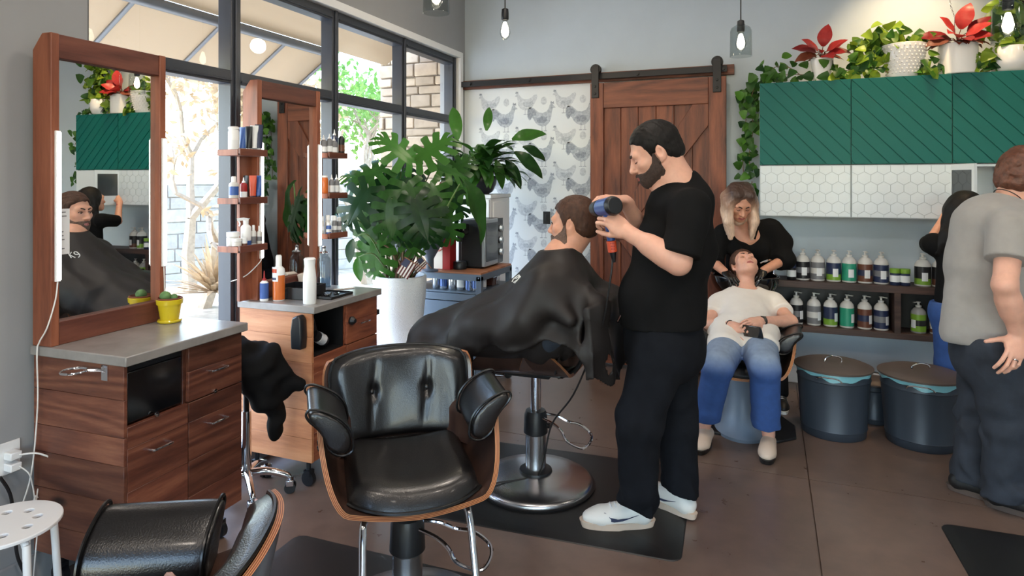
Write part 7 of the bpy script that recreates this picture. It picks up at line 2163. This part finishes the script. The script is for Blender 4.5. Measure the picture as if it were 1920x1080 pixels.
for pts in ([(0, .03), (0, -.03)], [(.03, .03), (.004, .002), (.03, -.03)], [(.072, .004), (.05, .004), (.045, .018), (.055, .03), (.068, .03), (.074, .018), (.072, -.008), (.05, -.03)]):
    q = [(2.95 + x * .55, 1.065 + z * .55) for x, z in pts]
    mb.tube([np.array((cape_x(y, z) - .002, y, z)) - o3 for y, z in q], .0028, 6, smooth=4 if len(q) > 3 else 0)
mb.build('chest_mark', 'brand_mark', cape)
lg = [RC((-1.03, 3.02, .83), (-1.03, 3.16, .83), .125, k=.04)]
for s in (-1, 1): lg += [RC((-1.05, 3.09 + s * .09, .80), (-1.58, 3.09 + s * .10, .755), .10, .075, k=.03), RC((-1.58, 3.09 + s * .10, .74), (-1.54, 3.09 + s * .10, .28), .075, .065, k=.03)]
solid('jeans', lg, .009, 'denim_grey', cu, origin=o3)
cu.location = (o3[0] + .06, o3[1] - .145, .02)
for s in (-1, 1): shoe('shoe', cu, o3, (-1.48, 3.09 + s * .10, 0), (-1.8, 3.09 + s * .12, 0), .195, .28, up='shoe_black', sole='rubber')

# ------------------------------------------------------------------ reclined client
b0 = A(1392, 800, 3.95); o3 = np.array((b0[0], b0[1], 0.0))
cl_ = person('reclined client in white blouse and flared blue jeans at the shampoo bowl', o3)
HL = frame_from(A(1396, 499, 4.50), nZ * .80 - nF * .58 - nR * .02, nF * .8 + nZ * .58, 1.0)
nkc = A(1397, 548, 4.42)
P = head_prims(HL, nkc, .054)
hipc = A(1394, 634, 4.04)
shL, shR = A(1346, 572, 4.38), A(1452, 570, 4.38)
elL, elR, wrL, wrR = A(1327, 610, 4.13), A(1482, 603, 4.13), A(1374, 611, 3.93), A(1424, 602, 3.93)
P += [RC(shL * .85 + shR * .15, shR * .85 + shL * .15, .058, k=.05), RC(A(1397, 570, 4.40), hipc, .105, .12, k=.06, sq=(nR, 1.25)), RC(shL, elL, .048, .042, k=.03), RC(elL, wrL, .041, .026, k=.02), RC(shR, elR, .048, .042, k=.03), RC(elR, wrR, .041, .026, k=.02)]
hp, _ = hand_prims(wrL, A(1402, 617, 3.87) - wrL, nZ * .8 - nF * .5, 1, curl=(16, 24, 16), k=.92); P += hp
hp, _ = hand_prims(wrR, A(1398, 606, 3.84) - wrR, nZ * .75 - nF * .55, -1, curl=(14, 22, 16), k=.92); P += hp
kL, kR = A(1346, 688, 3.63), A(1433, 690, 3.58); aL, aR = A(1320, 802, 3.80), A(1441, 814, 3.68)
P += [RC(hipc - nR * .09, kL, .075, .055, k=.04), RC(hipc + nR * .09, kR, .075, .055, k=.04), RC(kL, aL, .05, .036, k=.03), RC(kR, aR, .05, .036, k=.03)]
solid('body', P, .0038, ['skin', 'lips'], cl_, pick=lip_pick(HL), origin=o3)
face_bits(HL, cl_, o3, 'brow', True)
hh = hair_cap(HL, .012, .07, .045, -.07) + []
solid('hair', hh, .004, 'hair_brown', cl_, origin=o3, disp=folds([(.3, 1, .2), (1, .2, .4)], .002, 130, 2), dmax=.003)
mid = A(1397, 575, 4.37)
eL, eR = elL - shL, elR - shR; eL /= np.linalg.norm(eL); eR /= np.linalg.norm(eR)
sh1 = [RC(shL * .9 + shR * .1, shR * .9 + shL * .1, .078, k=.06), RC(A(1397, 566, 4.40), hipc + nZ * .02, .125, .145, k=.07, sq=(nR, 1.28)), EL(A(1365, 588, 4.28), (.075, .075, .07), k=.05), EL(A(1430, 588, 4.28), (.075, .075, .07), k=.05), RC(hipc - nR * .1 + nZ * .0, A(1358, 652, 3.86), .125, .10, k=.06), RC(hipc + nR * .1, A(1428, 652, 3.84), .125, .10, k=.06),
       CUT(A(1394, 650, 3.80), -nF * .82 - nZ * .5), EL(nkc + nZ * .06 - nF * .03, (.075, .075, .075), op='s', k=.01)]
sh2 = [RC(shL, elL, .075, .068, k=.04), CUT(shL * .45 + elL * .55, eL)]; sh3 = [RC(shR, elR, .075, .068, k=.04), CUT(shR * .45 + elR * .55, eR)]
solid('blouse', merge(sh1, sh2, sh3), .007, 'white_tee', cl_, origin=o3, disp=folds([(.4, .3, 1), (1, .1, -.5)], .0035, 34, 9), dmax=.005)
J = [RC(hipc - nR * .06, hipc + nR * .06, .135, k=.05), RC(hipc - nR * .085, kL, .112, .088, k=.03), RC(hipc + nR * .085, kR, .112, .088, k=.03), RC(kL, A(1321, 800, 3.77), .082, .074, k=.02), RC(kR, A(1437, 812, 3.65), .082, .077, k=.02), CUT((0, 0, .155), (0, 0, -1))]
def jf(x, y, z): return np.clip((z - .46) / .12, 0, 1) ** 1.5 * .9
solid('flared_jeans', J, .007, 'jeans', cl_, origin=o3, disp=jean_folds([kL, kR], [aL, aR], .004), dmax=.01, fade=jf)
for t, h in (((1311, 852), (1322, 833)), ((1437, 870), (1441, 846))):
    tt, hhh = np.array(atz(t[0], t[1], 0)), np.array(atz(h[0], h[1], 0)); d = tt - hhh; d /= np.linalg.norm(d)
    shoe('clog', cl_, o3, tt - d * .27, tt, .002, .29, up='shoe_tan', sole='rubber', clog=True)
mb = MB(); d = wrR - elR; d /= np.linalg.norm(d); c = wrR - d * .03 - o3
mb.cyl(c - d * .011, c + d * .011, .031, n=20); wb = mb.build('watch_strap', 'black_plastic', cl_, bevel=.002)
mb = MB(); mb.box(c + (nZ * .55 - nF * .7) * .032, (.034, .012, .034), (R_(-35), 0, CAM_A)); mb.build('watch_case', 'black_gloss', wb, bevel=.004)
mb = MB(); d = wrL - elL; d /= np.linalg.norm(d); s_ = np.cross(d, nZ); s_ /= np.linalg.norm(s_); u_ = np.cross(s_, d); c = wrL - d * .02 - o3
mb.tube([c + (s_ * math.cos(t) + u_ * math.sin(t)) * .033 for t in [k * PI / 10 for k in range(20)]], .003, 6, closed=True); mb.build('bracelet', 'black_plastic', cl_)
mb = MB(); mb.box((0, 0, 0), (.072, .008, .145)); phn = mb.build('phone', 'black_gloss', bevel=.004); phn.location = A(1411, 622, 3.80); phn.rotation_euler = (R_(62), R_(78), CAM_A); tag(phn, 'dark smartphone held under the reclined client\'s hands', 'phone')

# shampoo bowl
bc_ = A(1396, 527, 4.62)
bw = thing('shampoo_bowl', 'glossy black shampoo bowl behind the reclined client\'s head', 'basin', (bc_[0], bc_[1], 0))
o4 = np.array((bc_[0], bc_[1], 0.0)); bz = bc_[2]
Bp = [EL((bc_[0], bc_[1], bz + .05), (.235, .23, .20)), CUT((0, 0, bz + .05), (0, 0, 1)), EL((bc_[0], bc_[1], bz + .06), (.21, .205, .18), op='s'), EL((bc_[0], bc_[1] - .235, bz + .06), (.085, .09, .075), op='s', k=.03)]
solid('basin', Bp, .006, 'black_gloss', bw, origin=o4)
mb = MB(); mb.cyl((0, .1, .02), (0, .06, bz - .1), .06, n=20); mb.lathe([(.16, 0), (.16, .02), (.06, .03)], (0, .1, 0), 28); mb.build('basin_stand', 'black_metal', bw)
mb = MB(); mb.tube([(.19, .12, bz + .03), (.19, .12, bz + .12), (.16, .08, bz + .15), (.10, .04, bz + .13)], .012, 8, smooth=5); mb.build('spray_tap', 'chrome', bw)

# ------------------------------------------------------------------ blonde stylist
b0 = A(1403, 760, 4.85); o3 = np.array((b0[0], b0[1], 0.0))
bl = person('blonde woman in black top leaning over the reclined client', o3)
HS = frame_from(A(1388, 379, 4.56), -nF * .80 - nZ * .60 - nR * .06, nZ * .8 - nF * .6 - nR * .04, 1.0)
nks = A(1398, 424, 4.68)
sL, sR = A(1356, 438, 4.74), A(1446, 432, 4.74)
eL_, eR_ = A(1338, 492, 4.66), A(1472, 486, 4.66)
wL_, wR_ = A(1358, 509, 4.50), A(1432, 507, 4.52)
P = head_prims(HS, nks, .05)
P += [RC(nks, A(1400, 445, 4.70), .058, .09, k=.05), RC(sL * .85 + sR * .15, sR * .85 + sL * .15, .055, k=.05), RC(A(1402, 450, 4.74), A(1405, 540, 4.84), .105, .12, k=.05, sq=(nR, 1.2)), RC(sL, eL_, .045, .04, k=.03), RC(eL_, wL_, .038, .028, k=.02), RC(sR, eR_, .045, .04, k=.03), RC(eR_, wR_, .038, .028, k=.02)]
solid('body', P, .0038, ['skin2', 'lips'], bl, pick=lip_pick(HS), origin=o3)
face_bits(HS, bl, o3, 'brow', True)
Hs = hair_cap(HS, .014, .088, .07, -.03)
L_ = loc(HS)
Hh = [EL((0, -.022, .04), (.092, .100, .098), fr=HS)]
topz = HS.w((0, 0, .09))
for s in (-1, 1):
    for j, (fw, ln, r) in enumerate(((.052, .20, .020), (.034, .235, .024), (.012, .245, .026), (-.014, .235, .028), (-.042, .225, .03), (-.07, .21, .03))):
        a0 = HS.w((s * .045, fw * .9, .085)); a1 = HS.w((s * (.083 - .25 * max(0, fw - .03)), fw, .0))
        a2 = a1 + np.array((0, 0, -ln * .5)) + nR * (-s * .006) - nF * .01; a3 = a1 + np.array((0, 0, -ln)) + nR * (s * (.016 - .004 * j)) - nF * (.004 if j < 3 else -.01)
        Hh += [RC(a0, a1, .03, r * 1.1, k=.03), RC(a1, a2, r * 1.1, r * 1.15, k=.022), RC(a2, a3, r * 1.15, r * .5, k=.016)]
Hh += [RC(HS.w((0, -.09, .03)), HS.w((0, -.09, .03)) + np.array((0, 0, -.2)), .06, .05, k=.03)]
# x axis of the frame points to her right, image left
Hh += [EL((0, .115, -.025), (.055, .085, .105), fr=HS, op='s', k=.02)]
def bfade(x, y, z):
    a, b, c = L_(x, y, z)
    t = np.clip((.098 - c) / .16, 0, 1)
    return np.clip(t * 1.1 + .25 * np.sin(90 * a + 20 * b) * t, 0, 1)
solid('hair', Hh, .004, 'blonde', bl, origin=o3, disp=folds([tuple(nR), tuple(nR + .2 * nF)], .0022, 190, 2), dmax=.004, fade=bfade)
dirL = eL_ - sL; dirL /= np.linalg.norm(dirL); dL2 = wL_ - eL_; dL2 /= np.linalg.norm(dL2); dR2 = wR_ - eR_; dR2 /= np.linalg.norm(dR2)
t1 = [RC(sL * .92 + sR * .08, sR * .92 + sL * .08, .07, k=.06), RC(A(1402, 445, 4.76), A(1405, 545, 4.84), .122, .14, k=.06, sq=(nR, 1.25)), EL(A(1385, 470, 4.66), (.075, .08, .08), k=.05), EL(A(1424, 468, 4.66), (.075, .08, .08), k=.05), RC(A(1405, 545, 4.84), A(1406, 590, 4.84), .14, .145, k=.05, sq=(nR, 1.15)),
      RC(sR + nZ * .0, A(1465, 455, 4.72), .075, .085, k=.06), CUT(A(1405, 600, 4.9), (0, 0, -1)), EL(A(1394, 428, 4.60), (.085, .11, .10), op='s', k=.02)]
t2 = [RC(sL, eL_, .07, .062, k=.04), RC(eL_, wL_, .06, .05, k=.04), CUT(eL_ * .68 + wL_ * .32, dL2)]; t3 = [RC(sR, eR_, .075, .068, k=.04), RC(eR_, wR_, .064, .052, k=.04), CUT(eR_ * .68 + wR_ * .32, dR2)]
solid('black_top', merge(t1, t2, t3), .007, 'fabric_black', bl, origin=o3, disp=folds([(.4, .3, 1), (1, .1, -.5)], .004, 32, 12), dmax=.005)
mb = MB(); mb.tube([A(1422, 425, 4.62) - o3, A(1415, 448, 4.585) - o3], .007, 8); mb.build('strap', 'fabric_black', bl)
for w, tgt, sd in ((wL_, A(1371, 520, 4.44), 1), (wR_, A(1420, 521, 4.46), -1)):
    hp, _ = hand_prims(w, tgt - w, nZ * .85 - nF * .35, -sd, curl=(24, 30, 20), rad=1.12, k=.95)
    solid('glove', hp, .0036, 'glove', bl, origin=o3)
ph_ = A(1405, 578, 4.84)
fR = np.array((.075, 4.80, .09)); fL = np.array((-.32, 5.02, .09))
Tj = [RC(ph_ - nR * .05, ph_ + nR * .05, .135, k=.04), RC(ph_ + nR * .08, (.05, 4.95, .46), .10, .075, k=.05), RC((.05, 4.95, .46), fR, .07, .055, k=.03), RC(ph_ - nR * .08, (-.27, 4.98, .46), .10, .075, k=.05), RC((-.27, 4.98, .46), fL, .07, .055, k=.03), CUT((0, 0, .07), (0, 0, -1))]
solid('trousers', Tj, .009, 'denim_dark', bl, origin=o3)
shoe('sneaker', bl, o3, fR + np.array((0, .06, 0)), fR + np.array((.02, -.2, 0)), .002, .25, up='shoe_black', sole='shoe_white', mark='label_white')
shoe('sneaker', bl, o3, fL + np.array((0, .06, 0)), fL + np.array((-.02, -.2, 0)), .002, .25, up='shoe_black', sole='shoe_white', mark='label_white')

# ------------------------------------------------------------------ man in grey at the right edge
DM = 3.08
b0 = A(1855, 930, DM); o3 = np.array((b0[0], b0[1], 0.0))
mg = person('man in grey t-shirt and dark jeans seen from behind at the right edge', o3)
HG = frame_from(A(1916, 340, DM), nR * .85 + nF * .35 - nZ * .35, nZ * .93 + nR * .35, 1.06)
nkm = A(1890, 398, DM)
rs_, re_, rw_ = A(1896, 428, 2.88), A(1884, 535, 2.80), A(1908, 632, 2.84)
ls_, le_, lw_ = A(1880, 420, 3.28), A(1915, 530, 3.34), A(1960, 560, 3.25)
P = head_prims(HG, nkm, .06)
P += [RC(nkm, A(1882, 430, DM), .07, .11, k=.05), RC(rs_ * .8 + ls_ * .2, ls_ * .8 + rs_ * .2, .07, k=.05), RC(A(1872, 450, DM), A(1855, 600, DM), .14, .15, k=.05), RC(rs_, re_, .056, .046, k=.03), RC(re_, rw_, .047, .029, k=.02), RC(re_ * .7 + rw_ * .3, re_ * .5 + rw_ * .5, .047, .042, k=.03), RC(ls_, le_, .054, .046, k=.03), RC(le_, lw_, .044, .029, k=.02)]
hp, FH = hand_prims(rw_, A(1901, 668, 2.80) - rw_, -nF * .9 - nR * .2, 1, curl=((14, 24, 18), (18, 30, 20), (22, 34, 22), (26, 36, 24)), thumb=(.85, .5, -.2), thumb_bend=5, k=1.03); P += hp
hp, _ = hand_prims(lw_, nR, nZ, -1); P += hp
solid('body', P, .0036, ['skin', 'lips'], mg, pick=lip_pick(HG), origin=o3)
face_bits(HG, mg, o3, 'brow', True)
ht = hair_cap(HG, .02, .08, .05, -.07, crown=.012)
solid('hair', ht, .004, 'hair_auburn', mg, origin=o3, disp=folds([(1, .4, .2), (.2, 1, .5), (.3, -.2, 1)], .009, 105, 5), dmax=.01)
mb = MB(); mb.tube([HG.w((.058 * math.cos(t), -.04 + .062 * math.sin(t), -.098 - .02 * math.sin(t))) - o3 for t in [k * PI / 12 for k in range(24)]], .0022, 6, closed=True); mb.build('necklace_cord', 'cord_black', mg)
ra_ = re_ - rs_; ra_ /= np.linalg.norm(ra_); la_ = le_ - ls_; la_ /= np.linalg.norm(la_)
g1 = [RC(A(1866, 425, DM), A(1862, 500, DM), .145, .160, k=.06, sq=(nF, 1.2)), RC(A(1862, 500, DM), A(1852, 628, DM), .160, .185, k=.08, sq=(nF, 1.05)), RC(rs_ * .85 + ls_ * .15, ls_ * .85 + rs_ * .15, .085, k=.08), RC(nkm - nZ * .01, A(1875, 440, DM), .085, .13, k=.05), RC(A(1838, 420, DM), A(1825, 500, DM), .08, .08, k=.12), RC(A(1800, 560, DM), A(1792, 625, DM), .05, .045, k=.09),
      CUT(A(1850, 640, DM), (.03, 0, -1)), RC(A(1884, 392, DM), A(1842, 425, DM), .072, .09, k=.06), CUT(A(1880, 368, DM), nZ * .92 + nR * .39)]
e1 = rs_ * .42 + re_ * .58; g2 = [RC(rs_, e1 + ra_ * .06, .088, .085, k=.05), CUT(e1, ra_)]; e2 = ls_ * .42 + le_ * .58; g3 = [RC(ls_, e2 + la_ * .06, .088, .085, k=.05), CUT(e2, la_)]
solid('tshirt', merge(g1, g2, g3), .007, 'grey_tee', mg, origin=o3, disp=folds([tuple(nR + .25 * nZ), tuple(nR - .5 * nZ)], .0065, 34, 15), dmax=.008)
h1, k1, a1_ = A(1866, 660, 2.98), A(1884, 795, 3.0), A(1882, 925, 3.02)
h2, k2, a2_ = A(1848, 655, 3.18), A(1834, 790, 3.2), A(1818, 905, 3.2)
Tg = [RC(A(1856, 610, DM), A(1856, 665, DM), .168, .165, k=.05), RC(h1, k1, .118, .092, k=.05), RC(k1, a1_, .088, .086, k=.03), RC(h2, k2, .118, .090, k=.05), RC(k2, a2_, .086, .085, k=.03), CUT(A(1856, 622, DM), (0, 0, 1)), CUT((0, 0, .065), (0, 0, -1))]
solid('jeans', Tg, .008, 'denim_grey', mg, origin=o3, disp=jean_folds([k1, k2], [a1_, a2_], .009), dmax=.016)
for (hx, hy), (tx, ty) in (((1776, 915), (1850, 935)), ((1845, 945), (1930, 968))):
    shoe('shoe', mg, o3, np.array(atz(hx, hy, 0)), np.array(atz(tx, ty, 0)), .002, .30, up='shoe_black', sole='trash_lid')
mb = MB(); c = FH.w((-.0098, .108, -.006)) - o3; mb.tube([c + FH.d((.0115 * math.cos(t), 0, .0115 * math.sin(t))) for t in [k * PI / 8 for k in range(16)]], .003, 6, closed=True); mb.build('ring', 'chrome', mg)

# ------------------------------------------------------------------ dark-haired woman at the cabinet
o3 = np.array((1.15, 4.56, 0.0))
dw = person('dark-haired woman in black top and blue jeans reaching into the white cabinet', o3)
HD = frame_from((1.13, 4.62, 1.35), (-.12, 1, .05), (0.05, -.05, 1), 1.0)
nkd = np.array((1.14, 4.56, 1.21))
sl1, el1, wl1 = np.array((.97, 4.58, 1.15)), np.array((.985, 4.78, 1.13)), np.array((1.10, 4.90, 1.31))
sr1, er1, wr1 = np.array((1.31, 4.56, 1.15)), np.array((1.36, 4.62, .90)), np.array((1.32, 4.82, .86))
P = head_prims(HD, nkd, .05) + [RC(nkd, (1.14, 4.56, 1.1), .06, .1, k=.05), RC(sl1 * .85 + sr1 * .15, sr1 * .85 + sl1 * .15, .055, k=.05), RC((1.14, 4.56, 1.05), (1.14, 4.54, .75), .11, .13, k=.05), RC(sl1, el1, .045, .038, k=.03), RC(el1, wl1, .037, .026, k=.02), RC(sr1, er1, .045, .038, k=.03), RC(er1, wr1, .037, .026, k=.02)]
hp, _ = hand_prims(wl1, (.35, .35, .8), (-.6, -.4, .5), 1, curl=(20, 30, 20), k=.9); P += hp
hp, _ = hand_prims(wr1, (-.1, 1, 0), nZ, -1, k=.9); P += hp
solid('body', P, .0042, ['skin2', 'lips'], dw, pick=lip_pick(HD), origin=o3)
face_bits(HD, dw, o3, 'brow', True)
Hd = [EL((0, -.03, .035), (.10, .108, .105), fr=HD), RC(HD.w((0, -.08, .0)), (1.13, 4.49, 1.13), .085, .075, k=.05), RC(HD.w((.06, -.05, .0)), (1.21, 4.50, 1.14), .06, .05, k=.05), RC(HD.w((-.06, -.04, .0)), (1.03, 4.53, 1.16), .06, .05, k=.05), RC((1.04, 4.52, 1.2), (.99, 4.54, 1.11), .05, .035, k=.04), EL((0, .105, -.03), (.06, .08, .1), fr=HD, op='s', k=.02)]
solid('hair', Hd, .005, 'hair_black', dw, origin=o3, disp=folds([(1, .2, 0), (.3, 1, .1)], .004, 90, 5), dmax=.006)
dl = el1 - sl1; dl /= np.linalg.norm(dl); d2 = er1 - sr1; d2 /= np.linalg.norm(d2)
solid('black_top', merge([RC(sl1 * .92 + sr1 * .08, sr1 * .92 + sl1 * .08, .07, k=.06), RC((1.14, 4.56, 1.07), (1.14, 4.54, .74), .13, .15, k=.06, sq=((1, 0, 0), 1.2)), CUT((0, 0, .70), (0, 0, -1)), CUT((0, 0, nkd[2] - .01), (0, 0, 1))], [RC(sl1, el1, .068, .06, k=.04), CUT(el1 - dl * .01, dl)], [RC(sr1, er1, .068, .06, k=.04), CUT(er1 - d2 * .03, d2)]), .008, 'fabric_black', dw, origin=o3, disp=folds([(.4, .3, 1), (1, .1, -.5)], .004, 32, 12), dmax=.005)
Tj = [RC((1.07, 4.54, .74), (1.21, 4.54, .74), .14, k=.04)]
for s in (-1, 1): Tj += [RC((1.14 + s * .09, 4.54, .72), (1.14 + s * .1, 4.53, .42), .10, .078, k=.04), RC((1.14 + s * .1, 4.53, .42), (1.14 + s * .105, 4.55, .06), .074, .06, k=.03)]
Tj += [CUT((0, 0, .05), (0, 0, -1)), CUT((0, 0, .8), (0, 0, 1))]
solid('jeans', Tj, .009, 'jeans', dw, origin=o3, fade=lambda x, y, z: 0 * x)
for s in (-1, 1): shoe('shoe', dw, o3, (1.14 + s * .105, 4.48, 0), (1.14 + s * .13, 4.75, 0), .002, .25, up='shoe_black', sole='rubber')

dw.location = (o3[0] - .005, o3[1] + .15, 0)

# pink-brown cloth tip at the bottom edge, lying on the nearest chair
p = at(318, 1085, 1.27)
Pk = [RC(p + Vector((0, 0, -.10)), p + Vector((0, 0, .0)), .06, .014, k=.02, sq=(tuple(FWD), .35)), RC(p + Vector((-.05, 0, -.1)), p + Vector((.08, 0, -.12)), .05, .05, k=.03, sq=(tuple(FWD), .5))]
M['cloth_pink'] = pmat('dusty_pink_cloth', (158, 122, 110), .85)
o = solid('towel', Pk, .004, 'cloth_pink'); tag(o, 'dusty pink cloth with a pointed corner on the nearest chair, at the bottom edge', 'cloth')
